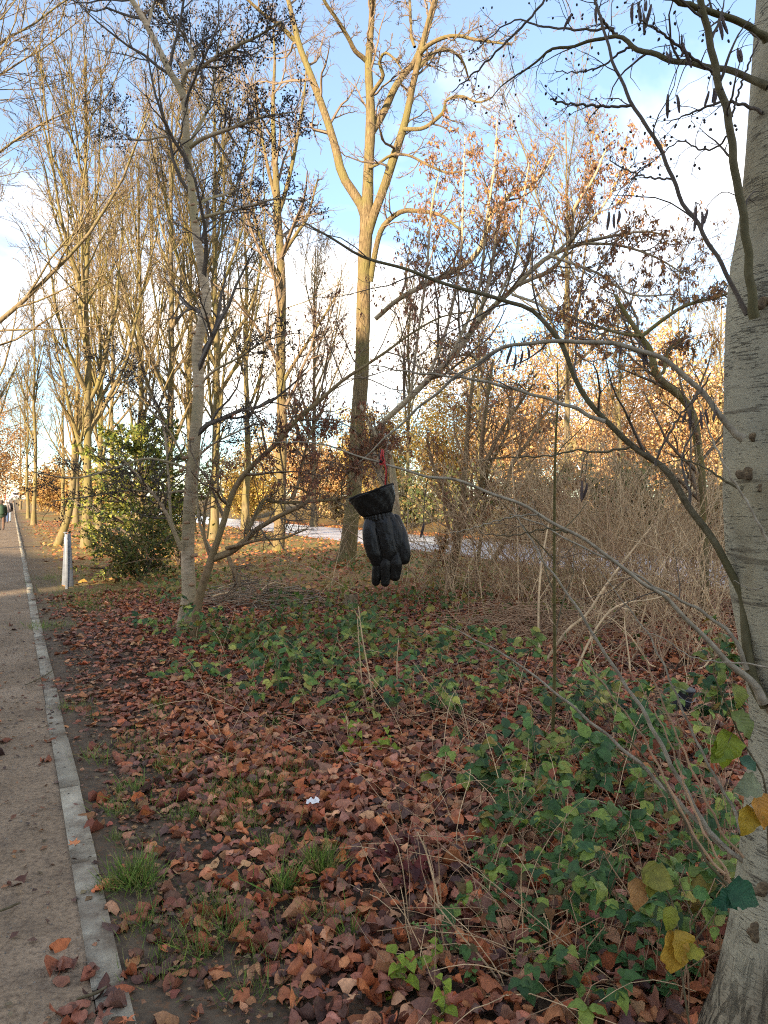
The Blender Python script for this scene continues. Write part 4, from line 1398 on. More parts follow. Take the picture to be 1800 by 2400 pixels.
dry_leaves(lean, lorg, ltw[2], 0.5, lgn, (0.05, 0.092), TAN_PAL, (2.2, 99), lambda p: 0.55 + 0.45 * (vnoise(p[:, 0], p[:, 2], 1.1, 3) > 0))

# --- multi-stem shrub right of the glove
YH = 13.2
hl = [
    limb([(1050, 1402), (1058, 1350), (1068, 1290), (1080, 1240), (1085, 1160), (1092, 1080), (1098, 980), (1110, 880)], YH, YH, [12, 10.5, 9.5, 9, 7, 6, 5, 4], 24),
    limb([(1066, 1300), (1090, 1230), (1115, 1180), (1130, 1130), (1128, 1060), (1140, 950), (1155, 850)], YH, YH - 0.5, [6, 6, 6, 6, 5.5, 4.5, 3]),
    limb([(1130, 1120), (1150, 1060), (1180, 1000), (1215, 950), (1250, 900)], YH - 0.3, YH - 0.6, [5, 5, 4.5, 4, 2.5]),
    limb([(1080, 1250), (1056, 1190), (1035, 1140), (1015, 1090), (1002, 1030)], YH, YH + 0.3, [5.5, 5, 4.5, 4, 2.5]),
    limb([(1115, 1400), (1120, 1320), (1135, 1200), (1145, 1100), (1190, 1010), (1195, 930)], YH, YH, [5, 4.5, 4.5, 4, 3.5, 2.5]),
    limb([(1010, 1330), (1030, 1300), (1048, 1270)], YH - 0.2, YH, [6, 5.5, 5]),
    limb([(1150, 1325), (1175, 1280), (1210, 1225), (1250, 1180), (1300, 1145), (1330, 1125)], YH - 1, YH - 1, [6, 6, 5.5, 5, 5, 5]),
    limb([(1190, 1140), (1200, 1090), (1235, 1040), (1270, 980), (1320, 920)], YH - 1, YH - 0.8, [4.5, 4.5, 4, 3.5, 2.5]),
    limb([(1090, 1160), (1160, 1180), (1120, 1200)], YH, YH, [3, 3, 2]),
]
hg = np.random.default_rng(16)
hz, htw, horg = tree("hawthorn_shrub", "tangled brown multi-stemmed shrub just right of the glove before the road", "shrub", hl,
     [dict(k=15, t0=0.15, t1=1, ang=0.8, ratio=0.4, npts=7, wig=0.15, up=0.05, rmin=0.005, lmin=0.4, lmax=1.5),
      dict(k=6, t0=0.15, t1=1, ang=0.8, ratio=0.5, npts=5, wig=0.18, up=0.03, rmin=0.004),
      dict(k=4, t0=0.2, t1=1, ang=0.8, ratio=0.5, npts=4, wig=0.2, up=0.0, rmin=0.0032)], M['brown_bark'], M['cane_dark'], hg, sides=10, limb_names=["stem"] * 9)
dry_leaves(hz, horg, htw[2], 0.10, hg, (0.05, 0.09), TAN_PAL + [(0.12, 0.16, 0.04)])

# --- crooked olive stem near the right trunk
kg = np.random.default_rng(17)
ko, ktw, korg = tree("crooked_tree", "crooked olive tree stem winding up beside the smooth trunk", "tree", [
    limb([(1652, 1478), (1650, 1300), (1645, 1127), (1638, 1062), (1630, 1007), (1620, 964), (1598, 931), (1565, 906), (1536, 874), (1525, 823), (1500, 787), (1470, 740), (1440, 690)], 10.2, 9.8, [11, 10, 9.5, 9.5, 9.5, 9.5, 9, 9, 8.5, 7.5, 6.5, 5, 3], 36),
    limb([(1536, 878), (1555, 872), (1560, 840), (1570, 815), (1600, 795)], 9.9, 10.2, [4, 4, 3.8, 3.5, 2]),
    limb([(1502, 790), (1560, 745), (1610, 715), (1700, 690), (1760, 660)], 9.8, 9.4, [5, 4.5, 4, 3.5, 3]),
    limb([(1500, 788), (1450, 780), (1400, 765), (1330, 740)], 9.8, 10.4, [4, 3.5, 3, 1.5]),
], [dict(k=14, t0=0.3, t1=1, ang=0.8, ratio=0.35, npts=7, wig=0.15, up=0.08, rmin=0.005, lmin=0.4, lmax=1.5), dict(k=6, t0=0.15, t1=1, ang=0.8, ratio=0.5, npts=5, wig=0.18, up=0.03, rmin=0.004), dict(k=4, t0=0.2, t1=1, ang=0.8, ratio=0.5, npts=4, wig=0.2, up=0.0, rmin=0.003)], M['olive'], M['twig'], kg, sides=12)
dry_leaves(ko, korg, ktw[2], 0.22, kg, (0.04, 0.075), TAN_PAL)

# --- thicket of arching canes: separate clumps
def thicket(label, cx, cy, w, n, hmin, hmax, lean_x, rng, mats=None, extra=None):
    t = empty("cane_shrub", (cx, cy, float(gh(cx, cy))), label, "shrub", "cane shrubs of the right hand thicket")
    org = np.array(t.location)
    n = int(n * 0.85)
    b = np.stack([cx + rng.normal(size=n) * w * 1.25, cy + rng.normal(size=n) * w * 0.8], -1)
    z = gh(b[:, 0], b[:, 1]) - 0.03
    d = unit(np.stack([lean_x + 0.55 * rng.normal(size=n), 0.3 * rng.normal(size=n), np.ones(n)], -1))
    ln = rng.uniform(hmin, hmax, n)
    npt = 10
    Pn = np.empty((n, npt, 3))
    Pn[:, 0] = np.column_stack([b, z])
    drop = rng.uniform(-0.16, -0.02, n)[:, None] * np.array([0, 0, 1.0])
    for q in range(1, npt):
        d = unit(d + 0.06 * rng.normal(size=d.shape) + drop * (q / npt) * 1.6)
        Pn[:, q] = Pn[:, q - 1] + d * (ln / (npt - 1))[:, None]
    Pn[:, :, 2] = np.maximum(Pn[:, :, 2], gh(Pn[:, :, 0], Pn[:, :, 1]) + 0.05)
    R = (0.004 + 0.008 * rng.random(n) ** 2)[:, None] * (1 - 0.7 * np.linspace(0, 1, npt)[None])
    h = n // 2
    k1 = grow(Pn, R, 3, 0.2, 1, 0.7, 0.4, 6, 0.12, 0.02, rng, rmin=0.0036)
    k2 = grow(k1[0], k1[1], 2, 0.2, 1, 0.75, 0.45, 4, 0.15, 0.0, rng, rmin=0.003)
    Tubes().add(Pn[:h], R[:h], 5).build("stems", M['cane'], t, org)
    Tubes().add(Pn[h:], R[h:], 5).build("stems", M['cane_dark'], t, org)
    Tubes().add(*k1, 3).add(*k2, 3).build("crown", mats or M['cane'], t, org)
    return t, org, k2


tg_ = np.random.default_rng(18)
TH = [
    ("dense tan cane clump in front of the road, straight behind the thin upright sapling", 1290, 1440, 0.5, 80, 1.5, 3.2, 0.1),
    ("tan cane clump leaning right, centre of the thicket", 1400, 1455, 0.6, 95, 1.6, 3.4, 0.35),
    ("tall tan cane clump between the centre clump and the crooked olive stem", 1500, 1450, 0.6, 95, 1.6, 3.6, 0.2),
    ("tangled cane clump crowding the smooth trunk's left side", 1600, 1475, 0.6, 95, 1.6, 3.4, -0.1),
    ("cane clump hugging the foot of the smooth trunk behind the bucket", 1670, 1560, 0.35, 50, 1.0, 2.0, -0.25),
    ("low arching cane clump over the dark hollow, left end of the thicket", 1190, 1440, 0.5, 55, 0.8, 2.2, 0.25),
    ("cane clump nearest the road, behind the centre clump", 1370, 1375, 1.0, 60, 1.6, 3.4, 0.1),
    ("cane clump nearest the road, below the orange trees at far right", 1560, 1370, 1.1, 65, 1.8, 3.5, 0.0),
    ("sparse cane clump lying low before the bucket", 1480, 1560, 0.4, 40, 0.7, 1.6, 0.3),
    ("tall wispy cane clump rising above the glove's height, left part of the thicket", 1190, 1420, 0.9, 60, 2.4, 4.2, 0.1),
    ("tall wispy cane clump rising behind the upright sapling", 1330, 1410, 1.0, 65, 2.6, 4.6, -0.05),
    ("tall wispy cane clump rising between sapling and crooked olive stem", 1470, 1415, 1.0, 65, 2.6, 4.8, 0.1),
    ("tall wispy cane clump rising close to the smooth trunk", 1610, 1420, 0.8, 60, 2.6, 4.6, -0.15),
    ("thin wispy cane clump right of the maple's foot behind the glove", 990, 1370, 0.9, 40, 1.4, 3.0, 0.1),
    ("thin cane clump at the left foot of the brown multi-stemmed shrub", 1130, 1395, 0.6, 40, 0.9, 2.0, 0.0),
]
for lab, px, py, w, n, h0, h1, lx in TH:
    q = gpt(px, py)
    t, org, k2 = thicket(lab, q[0], q[1], w, n, h0, h1, lx, tg_)
# thick pale leaning canes in the thicket, single plants
for lab, pts, rp, Y0 in [
    ("thick pale cane leaning right across the thicket, lowest of the pair", [(1262, 1575), (1327, 1481), (1374, 1441), (1410, 1387), (1446, 1336), (1490, 1280), (1530, 1230)], [3.8, 3.7, 3.4, 3, 2.6, 2.2, 1.5], 7.6),
    ("pale cane bending right at the top, beside the thick one", [(1322, 1640), (1374, 1517), (1417, 1445), (1460, 1415), (1525, 1405), (1580, 1390)], [2.8, 2.7, 2.4, 2.1, 1.8, 1.2], 6.6),
    ("straight pale cane standing upright at the left of the thicket", [(1266, 1560), (1262, 1450), (1268, 1330), (1285, 1230)], [2.8, 2.6, 2.3, 1.5], 7.8),
]:
    q = limb(pts, Y0, Y0 + 0.6, rp)
    tree("leaning_cane", lab, "stem", [q], [dict(k=5, t0=0.4, t1=1, ang=0.7, ratio=0.35, npts=6, wig=0.1, up=0.02, rmin=0.003)], M['cane'], M['cane'], tg_, sides=8, limb_names=["stem"], rough=0.03)

# --- evergreen yew on the left
yg = np.random.default_rng(19)
yx, yy = gpt(330, 1352)
yew = empty("yew_tree", (yx, yy, float(gh(yx, yy))), "bushy dark evergreen yew with sunlit yellow green top behind the pale alder", "tree")
yo = np.array(yew.location)
s = np.linspace(0, 1, 12)
yt = np.stack([0.05 * np.sin(5 * s), 0.05 * np.cos(4 * s), s * 3.1], -1) + yo
yr = 0.075 * (1 - 0.85 * s) + 0.008
Tubes().add(yt, yr, 8).build("trunk", M['maple'], yew, yo)
b1 = grow(yt[None], yr[None], 80, 0.07, 0.98, 1.25, 0.3, 8, 0.07, 0.03, yg, rmin=0.006, abs_len=1.75, fall=0.5)
b2 = grow(b1[0], b1[1], 7, 0.2, 1, 0.75, 0.4, 5, 0.1, 0.0, yg, rmin=0.004)
Tubes().add(*b1, 4).add(*b2, 3).build("branches", M['dark_twig'], yew, yo)
def sprays():
    src = b2[0]
    reps = 24
    row = np.repeat(np.arange(len(src)), reps)
    ti = yg.uniform(0.1, 1, len(row)) * 3.999
    i = ti.astype(int); f = (ti - i)[:, None]
    p = src[row, i] * (1 - f) + src[row, i + 1] * f
    d0 = unit(src[row, i + 1] - src[row, i])
    q = len(p)
    d = unit(d0 * 0.7 + 0.75 * yg.normal(size=(q, 3)) + np.array([0, 0, -0.1]))
    sz = yg.uniform(0.06, 0.13, q)
    R = rot_from(d, unit(yg.normal(size=(q, 3))))
    col = pick_col(yg, q, [(0.12, 0.15, 0.03), (0.20, 0.23, 0.04), (0.29, 0.30, 0.05), (0.075, 0.11, 0.025), (0.36, 0.33, 0.07)], 0.2)
    return [(small_template(0.2, 0.03), p + d * sz[:, None] * 0.4, R, sz, col)]
leaf_obj("crown", sprays(), M['needle'], yew, yo)

# low bush in front of the yew
bg_ = np.random.default_rng(20)
def leafy_bush(name, label, px, py, w, hgt, n, pal, rng, size=(0.05, 0.09), Y=None, mat=None, cat="bush", group=None, x=None, y=None, nst=14):
    if x is None:
        x, y = gpt(px, py) if Y is None else ((px - 900) / F * Y, Y)
    t = empty(name, (x, y, float(gh(x, y))), label, cat, group)
    o = np.array(t.location)
    st = np.zeros((1, 6, 3)) + o
    st[0, :, 2] += np.linspace(0, 0.08, 6)
    b = grow(st, np.full((1, 6), 0.02 + hgt * 0.006), nst, 0, 1, 0.6, 1, 7, 0.12, 0.06, rng, rmin=0.008, abs_len=hgt * 1.1, fall=0.1)
    b[0][:, :, :2] = o[:2] + (b[0][:, :, :2] - o[:2]) * (w / hgt * 1.2)
    b2 = grow(b[0], b[1], 6, 0.15, 1, 0.8, 0.45, 5, 0.14, 0.02, rng, rmin=0.005)
    b3 = grow(b2[0], b2[1], 4, 0.15, 1, 0.8, 0.5, 4, 0.15, 0.0, rng, rmin=0.004)
    Tubes().add(*b, 4).add(*b2, 3).add(*b3, 3).build("branches", M['twig'], t, o)
    src = np.concatenate([resample_b(b2[0], 4), b3[0]])
    row = rng.integers(0, len(src), n)
    p = src[row, rng.integers(1, 4, n)] + rng.normal(size=(n, 3)) * 0.05 * hgt
    p[:, 2] = np.maximum(p[:, 2], gh(p[:, 0], p[:, 1]) + 0.03)
    R = rot_from(unit(rng.normal(size=(n, 3)) + np.array([0, 0, -0.3])), unit(rng.normal(size=(n, 3))))
    leaf_obj("crown", [(small_template(0.38, 0.08), p, R, rng.uniform(size[0], size[1], n), pick_col(rng, n, pal, 0.22))], mat or M['green_leaf'], t, o)
    return t


def resample_b(A, k):
    idx = np.linspace(0, A.shape[1] - 1, k).astype(int)
    return A[:, idx]


leafy_bush("spindle_bush", "low olive leaved bush spreading before the dark foot of the yew", 330, 1372, 1.0, 1.15, 2600, [(0.10, 0.13, 0.03), (0.16, 0.16, 0.04), (0.22, 0.16, 0.05), (0.07, 0.10, 0.03)], bg_)
leafy_bush("spindle_bush", "sparse yellow leaved bush between yew and pale alder", 420, 1330, 0.9, 2.2, 1500, [(0.17, 0.17, 0.04), (0.25, 0.2, 0.05), (0.12, 0.13, 0.03)], bg_)

# hedge and autumn trees beyond the road
GREEN_B = [(0.12, 0.15, 0.045), (0.2, 0.18, 0.07), (0.28, 0.2, 0.085), (0.08, 0.11, 0.04)]
OLIVE_B = [(0.3, 0.22, 0.1), (0.22, 0.18, 0.08), (0.36, 0.25, 0.12)]
hb = 0
for lab, v, u, w, h, pal in [
    ("low olive hedge bush over the road, left of the slim tree", 44, 19.6, 3.0, 2.4, OLIVE_B),
    ("dark green ivy bush over the road beside the slim tree", 34, 19.4, 2.2, 2.6, GREEN_B),
    ("green bush over the road directly left of the maple trunk", 27.5, 19.2, 2.2, 2.5, GREEN_B),
    ("olive bush over the road directly behind the glove cuff", 22, 19.4, 2.4, 2.6, OLIVE_B),
    ("leafy green bush over the road right of the glove", 17.5, 19.5, 2.4, 3.2, GREEN_B),
    ("olive bush over the road behind the tangled shrub", 13.0, 19.6, 2.4, 2.6, OLIVE_B),
    ("brown green bush over the road behind the cane thicket", 8.5, 19.8, 2.6, 2.6, OLIVE_B),
    ("bush over the road closest to the smooth trunk", 3.5, 19.8, 2.6, 2.8, GREEN_B),
]:
    x, y = P(u, v)
    leafy_bush("hedge_bush", lab, 0, 0, w, h, 4200, pal, bg_, (0.12, 0.24), x=x, y=y, group="bushes along the far side of the road", mat=M['far_leaf'])

GOLD = [(0.68, 0.45, 0.22), (0.74, 0.52, 0.27), (0.60, 0.37, 0.17), (0.68, 0.50, 0.22), (0.54, 0.33, 0.15)]
YELLOW = [(0.62, 0.46, 0.13), (0.55, 0.40, 0.11), (0.45, 0.37, 0.09), (0.62, 0.40, 0.14)]
for lab, px, Y, top, w, pal in [
    ("golden autumn beech glowing behind the thicket, tallest of its row", 1390, 48, 850, 6.0, GOLD),
    ("golden autumn beech behind the tangled shrub right of the glove", 1205, 52, 880, 6.0, GOLD),
    ("orange autumn beech close to the smooth trunk", 1570, 46, 870, 5.6, GOLD),
    ("low yellow autumn tree seen just right of the glove", 1040, 55, 960, 5.6, YELLOW),
    ("orange autumn tree glimpsed left of the maple trunk", 745, 60, 1010, 5.0, GOLD),
    ("low golden tree glimpsed between slim tree and alder", 590, 66, 1050, 4.6, YELLOW),
    ("golden tree hidden behind the glove twig and maple trunk", 890, 58, 1030, 4.0, YELLOW),
    ("golden tree at the far right behind the smooth trunk", 1720, 46, 930, 4.6, GOLD),
]:
    h = H - (top - HY) / F * Y
    leafy_bush("autumn_tree", lab, px, 0, w, h - 1.0, 24000, pal, bg_, (0.10, 0.22), Y=Y, mat=M['far_leaf'], cat="tree", group="sunlit autumn trees beyond the road", nst=20)
for lab, px, Y, top, w, pal in [
    ("russet tree overhanging the far left end of the path", -40, 85, 960, 6.0, [(0.36, 0.2, 0.08), (0.3, 0.17, 0.08), (0.42, 0.25, 0.1)]),
    ("russet hedge tree at the far end of the lawn strip", 110, 100, 1110, 4.0, [(0.36, 0.22, 0.08), (0.42, 0.28, 0.1)]),
    ("tan hedge bush far behind the pale trunked tree", 165, 80, 1115, 4.0, [(0.40, 0.26, 0.09), (0.34, 0.2, 0.08)]),
    ("tan hedge bush far behind the yew", 270, 75, 1110, 4.5, [(0.40, 0.26, 0.09), (0.30, 0.22, 0.07)]),
]:
    h = H - (top - HY) / F * Y
    leafy_bush("russet_tree", lab, px, 0, w, h - 0.3, 12000, pal, bg_, (0.14, 0.3), Y=Y, mat=M['far_leaf'], cat="tree", group="russet trees at the far end", nst=20)

# ------------------------------------------------------------------ house-shaped blocks added unseen behind the photographer to keep low sun off the verge
def block(name, label, s0, s1, t0, depth, hgt, wallcol, storeys):
    L2 = np.array([SUN_TO.x, SUN_TO.y]); L2 /= np.linalg.norm(L2)
    Pp = np.array([L2[1], -L2[0]])
    c = Pp * (s0 + s1) / 2 + L2 * (t0 - depth / 2)
    rz = math.atan2(Pp[1], Pp[0])
    t = empty(name, (c[0], c[1], 0), label, "building", None, rz)
    W = s1 - s0
    wm = m_plain("render_" + name, wallcol, 0.9, 0.1, 2)
    Boxes().box((0, 0, (hgt - 0.6) / 2 - 0.1), (W, depth, hgt - 0.4)).build("wall", wm, t)
    Boxes().hexa([(-W / 2 - 0.4, -depth / 2 - 0.4, hgt - 0.5), (W / 2 + 0.4, -depth / 2 - 0.4, hgt - 0.5), (W / 2 + 0.4, depth / 2 + 0.4, hgt - 0.5), (-W / 2 - 0.4, depth / 2 + 0.4, hgt - 0.5),
                  (-W / 2, -depth / 2, hgt), (W / 2, -depth / 2, hgt), (W / 2, depth / 2, hgt), (-W / 2, depth / 2, hgt)]).build("roof", m_plain("roof_" + name, (0.09, 0.07, 0.065), 0.8), t)
    gm = m_plain("glass_" + name, (0.05, 0.06, 0.07), 0.1)
    wme = None
    for k in range(storeys):
        z = (k + 0.55) * (hgt - 0.6) / storeys
        nw = int(W // 3.2)
        for j in range(nw):
            x = -W / 2 + (j + 0.5) * W / nw
            if wme is None:
                bx = Boxes().box((0, 0, 0), (1.1, 0.06, 1.4))
                wme = mesh_raw("window", np.array(bx.V), bx.Fq, None, False)
                wme.materials.append(gm)
            o = new_obj("window", wme, None, t)
            o.location = (x, depth / 2 + 0.02, z)
    return t


block("shade_block", "tall plain block added unseen behind the photographer to shade the verge", -12.6, 34, -30, 12, 16.8, (0.42, 0.38, 0.33), 5)  # added out of view, height set so its shade covers verge and maple trunk
block("low_shade_block", "lower block added unseen beside the tall one to shade the near ground", -36, -13.6, -30, 9, 10.2, (0.35, 0.2, 0.15), 3)  # added out of view, lower so its shade ends around the yew

# ------------------------------------------------------------------ smooth trunk at the right edge
ng = np.random.default_rng(51)
YN = 2.2
trunk_pts = [(1800, 2600), (1812, 2480), (1830, 2390), (1850, 2200), (1866, 2000), (1878, 1800), (1880, 1660), (1860, 1500), (1842, 1380), (1832, 1250), (1828, 1100), (1832, 900), (1838, 740), (1846, 620), (1852, 500), (1860, 350), (1868, 180), (1874, 0), (1880, -150), (1890, -500)]
trunk_r = [200, 172, 156, 130, 118, 112, 112, 118, 122, 124, 123, 124, 125, 122, 108, 102, 97, 92, 88, 78]
nt_p, nt_r = limb(trunk_pts, YN, YN, trunk_r, 90)
near = empty("near_alder", (nt_p[0][0], nt_p[0][1], float(gh(nt_p[0][0], nt_p[0][1]))), "smooth grey barked alder trunk filling the right edge, shoots and catkins on it", "tree")
no_ = np.array(near.location)
near_trunk = Tubes().add(nt_p, nt_r, 64).build("trunk", M['near_bark'], near, no_, 0.02)

NB = []   # (pts, r, mat)
def nb(pts, Y0, Y1, r, mat='shoot', n=30, name="branch", sides=9):
    p, rr = limb(pts, Y0, Y1, r, n)
    rr = rr * 1.15
    s = np.linspace(0, 1, n)[:, None]
    p = p + 0.0022 * np.sin(s * np.array([61, 47, 53]) + ng.uniform(0, 6, 3)) * Y0 / 2
    Tubes().add(p, rr, sides).build(name, M[mat], near, no_, 0.05)
    NB.append((p, rr))
    return p, rr

A_ = nb([(1800, 1655), (1764, 1600), (1752, 1519), (1745, 1450), (1736, 1389), (1692, 1302), (1627, 1204), (1562, 1107), (1508, 1063), (1443, 1009), (1389, 955), (1340, 868), (1313, 803), (1248, 727), (1183, 705), (1085, 678), (976, 640), (868, 607), (803, 575), (738, 537), (715, 520)], 2.14, 2.35, [15, 11, 9, 8.5, 8, 7.6, 7.3, 6.8, 6.5, 6, 5.6, 5.2, 5, 4.6, 4.2, 3.8, 3.4, 3, 2.6, 2.2, 1.2], 'shoot', 60)
A2 = nb([(1417, 990), (1330, 950), (1240, 922), (1130, 893), (1040, 880), (960, 872), (870, 855)], 2.2, 2.5, [4, 3.6, 3.2, 2.8, 2.4, 2, 1], 'pale_shoot', 36)
A3 = nb([(1478, 1048), (1440, 1055), (1400, 1060), (1350, 1055), (1290, 1068), (1200, 1072), (1130, 1078)], 2.17, 2.3, [2.6, 2.4, 2.2, 2, 1.8, 1.4, 0.9], 'shoot')
A4 = nb([(1536, 1090), (1545, 1060), (1575, 1005), (1600, 965), (1625, 940), (1650, 905), (1665, 875)], 2.15, 2.1, [2.6, 2.4, 2.3, 2.2, 2.2, 2, 1.6], 'dark_twig')
A5 = nb([(1350, 890), (1348, 850), (1352, 800), (1360, 700), (1420, 600), (1450, 520)], 2.2, 2.5, [2, 1.9, 1.8, 1.6, 1.2, 0.8], 'dark_twig')
B_ = nb([(1745, 1030), (1728, 1020), (1705, 995), (1682, 966), (1628, 900), (1541, 835), (1465, 812), (1389, 801), (1313, 801), (1248, 803), (1183, 814), (1107, 857), (1042, 905), (960, 975), (900, 1030), (840, 1085)], 2.08, 2.45, [9, 7, 6, 5.6, 5.2, 4.8, 4.6, 4.4, 4.2, 4, 3.8, 3.4, 3, 2.4, 1.8, 1], 'pale_shoot', 50)
C_ = nb([(1790, 1645), (1764, 1603), (1715, 1560), (1670, 1513), (1609, 1452), (1554, 1394), (1507, 1369), (1417, 1297), (1316, 1235), (1200, 1174), (1070, 1127), (1010, 1117), (962, 1105), (915, 1094), (878, 1080), (831, 1065), (774, 1047), (727, 1038), (670, 1034), (600, 1040)], 2.12, 2.0, [11, 8.5, 6.5, 5.2, 4.6, 4.2, 4, 3.8, 3.6, 3.3, 3, 2.8, 2.6, 2.5, 2.3, 2, 1.6, 1.3, 1, 0.7], 'pale_shoot', 70)
D_ = nb([(1752, 1570), (1735, 1530), (1721, 1495), (1681, 1459), (1634, 1427), (1580, 1398), (1530, 1372), (1440, 1318), (1340, 1270), (1260, 1225), (1190, 1205)], 2.14, 2.22, [5.5, 4.8, 4.2, 3.6, 3.2, 2.8, 2.4, 2.1, 1.8, 1.5, 0.9], 'pale_shoot', 40)
D2 = nb([(1345, 1250), (1280, 1240), (1200, 1255), (1120, 1250)], 2.08, 2.2, [1.8, 1.6, 1.3, 0.8], 'shoot')
D3 = nb([(1262, 1205), (1210, 1210), (1150, 1225), (1100, 1240), (1050, 1250)], 2.05, 2.2, [1.8, 1.6, 1.3, 1.1, 0.7], 'pale_shoot')
H1 = nb([(1770, 745), (1762, 700), (1753, 600), (1742, 506), (1728, 434), (1717, 362), (1710, 289), (1695, 235), (1677, 163), (1659, 72), (1641, 0), (1615, -110)], 2.03, 1.95, [12, 9.5, 8.6, 8.2, 8, 7.8, 7.5, 7.2, 7, 6.8, 6.5, 6], 'shoot', 40)
H2 = nb([(1752, 738), (1732, 700), (1688, 615), (1645, 542), (1591, 456), (1562, 380), (1540, 336), (1507, 282), (1482, 246), (1453, 181), (1431, 130), (1417, 72), (1399, 18), (1380, -60)], 2.05, 2.2, [6, 4.6, 4.2, 4, 3.9, 3.8, 3.7, 3.6, 3.5, 3.2, 3, 2.8, 2.5, 2], 'dark_twig', 44)
H2b = nb([(1482, 247), (1440, 250), (1380, 247), (1330, 243), (1288, 232)], 2.15, 2.2, [3, 2.8, 2.7, 2.4, 1.8], 'dark_twig')
H2c = nb([(1576, 420), (1540, 418), (1505, 412), (1455, 392), (1430, 376)], 2.12, 2.3, [2.2, 2, 1.8, 1.6, 1], 'dark_twig')
H3 = nb([(1800, 95), (1775, 76), (1735, 51), (1670, 29), (1583, 0), (1500, -40)], 2.12, 2.05, [9, 7.5, 6.8, 6.2, 5.5, 4.5], 'shoot')
H4 = nb([(1800, 205), (1770, 188), (1735, 174), (1681, 159), (1634, 152), (1562, 137), (1518, 123), (1482, 108), (1446, 85), (1395, 94), (1345, 108), (1287, 119), (1236, 163), (1200, 181), (1150, 230)], 2.15, 2.5, [8, 6.8, 6.4, 6, 5.8, 5.4, 5.2, 5, 4, 3.6, 3.2, 2.8, 2.2, 1.8, 1], 'shoot', 44)
H4b = nb([(1446, 85), (1416, 52), (1400, 20), (1390, -20)], 2.35, 2.3, [3.4, 3, 2.6, 2.2], 'dark_twig')
H4c = nb([(1482, 108), (1450, 125), (1420, 150), (1380, 165), (1340, 170), (1300, 165)], 2.35, 2.5, [2.8, 2.4, 2, 1.6, 1.3, 0.8], 'dark_twig')
H5 = nb([(1690, 185), (1630, 140), (1580, 100), (1540, 70), (1500, 48)], 2.05, 1.95, [3.4, 3, 2.8, 2.4, 1.6], 'dark_twig')
H6 = nb([(1440, 330 - 265), (1370, 70), (1270, 62), (1200, 50), (1100, 130)], 2.35, 2.6, [2.6, 2.4, 2, 1.6, 1], 'dark_twig')
H7 = nb([(1790, 265), (1740, 245), (1690, 240), (1620, 265), (1560, 290)], 2.15, 2.25, [4, 3.4, 2.8, 2, 1], 'dark_twig')
H8 = nb([(1715, 275), (1730, 220), (1755, 150), (1780, 90)], 2.0, 1.95, [2.4, 2.2, 2, 1.4], 'dark_twig')
H9 = nb([(1707, 315), (1680, 345), (1640, 350), (1600, 330), (1570, 345), (1530, 380)], 2.0, 2.1, [2.2, 2, 1.8, 1.5, 1.2, 0.8], 'dark_twig')
H10 = nb([(1300, -30), (1240, 45), (1180, 105), (1130, 155), (1060, 215)], 2.3, 2.4, [2.4, 2.4, 2.2, 2, 1], 'dark_twig')
# thin shoots from the trunk's foot, fanning up left
for pts, r, mt, Y0, Y1 in [
    ([(1700, 1990), (1660, 1950), (1634, 1900), (1569, 1785), (1515, 1680), (1446, 1575), (1388, 1484), (1352, 1423), (1316, 1372), (1269, 1307), (1230, 1240), (1200, 1190)], [5.5, 5, 4.6, 4.3, 4, 3.6, 3.2, 2.8, 2.4, 2, 1.5, 0.8], 'pale_shoot', 2.25, 2.5),
    ([(1760, 2030), (1700, 1985), (1600, 1890), (1500, 1790), (1400, 1705), (1300, 1622), (1200, 1546), (1100, 1492), (1020, 1455)], [4.6, 4.4, 4, 3.6, 3.2, 2.7, 2.2, 1.6, 0.8], 'pale_shoot', 2.2, 2.7),
    ([(1740, 1960), (1719, 1896), (1676, 1821), (1634, 1740), (1600, 1665), (1558, 1565), (1515, 1480), (1478, 1433), (1400, 1330)], [3.6, 3.2, 2.8, 2.5, 2.3, 2, 1.7, 1.4, 0.7], 'pale_shoot', 2.2, 2.4),
    ([(1745, 2010), (1700, 1962), (1643, 1849), (1577, 1702), (1530, 1589), (1492, 1495), (1454, 1424), (1400, 1350)], [2.8, 2.6, 2.3, 2, 1.8, 1.5, 1.2, 0.6], 'cane_dark', 2.15, 2.35),
    ([(1700, 2050), (1643, 1985), (1558, 1825), (1506, 1726), (1445, 1646), (1388, 1570), (1350, 1532), (1290, 1450)], [3, 2.8, 2.5, 2.2, 1.9, 1.6, 1.3, 0.7], 'cane_dark', 2.1, 2.4),
    ([(1735, 2090), (1690, 2060), (1640, 1990), (1590, 1900), (1530, 1800), (1480, 1740), (1380, 1640), (1300, 1590)], [3, 3, 2.6, 2.2, 1.9, 1.6, 1.2, 0.7], 'shoot', 2.05, 2.3),
    ([(1720, 2080), (1700, 2040), (1650, 1950), (1600, 1830), (1570, 1740), (1520, 1640), (1470, 1560)], [2.6, 2.4, 2.2, 1.9, 1.6, 1.3, 0.7], 'cane_dark', 2.0, 2.2),
]:
    nb(pts, Y0, Y1, r, mt, 40, "shoot", 7)
nb([(1812, 1570), (1760, 1556), (1681, 1551), (1615, 1537), (1553, 1495), (1500, 1480)], 2.0, 2.2, [2, 1.8, 1.6, 1.3, 1, 0.6], 'pale_shoot', 20, "shoot", 6)
nb([(1805, 1280), (1763, 1200), (1747, 1170), (1717, 1124), (1687, 1067), (1660, 1007), (1640, 940)], 1.98, 2.05, [3, 2.8, 2.7, 2.5, 2.2, 1.8, 1], 'pale_shoot', 24, "shoot", 7)
nb([(1740, 1148), (1717, 1137), (1690, 1121), (1654, 1097), (1600, 1078), (1540, 1090)], 2.06, 2.15, [3, 2.5, 2.3, 2, 1.6, 0.9], 'shoot', 20, "shoot", 7)
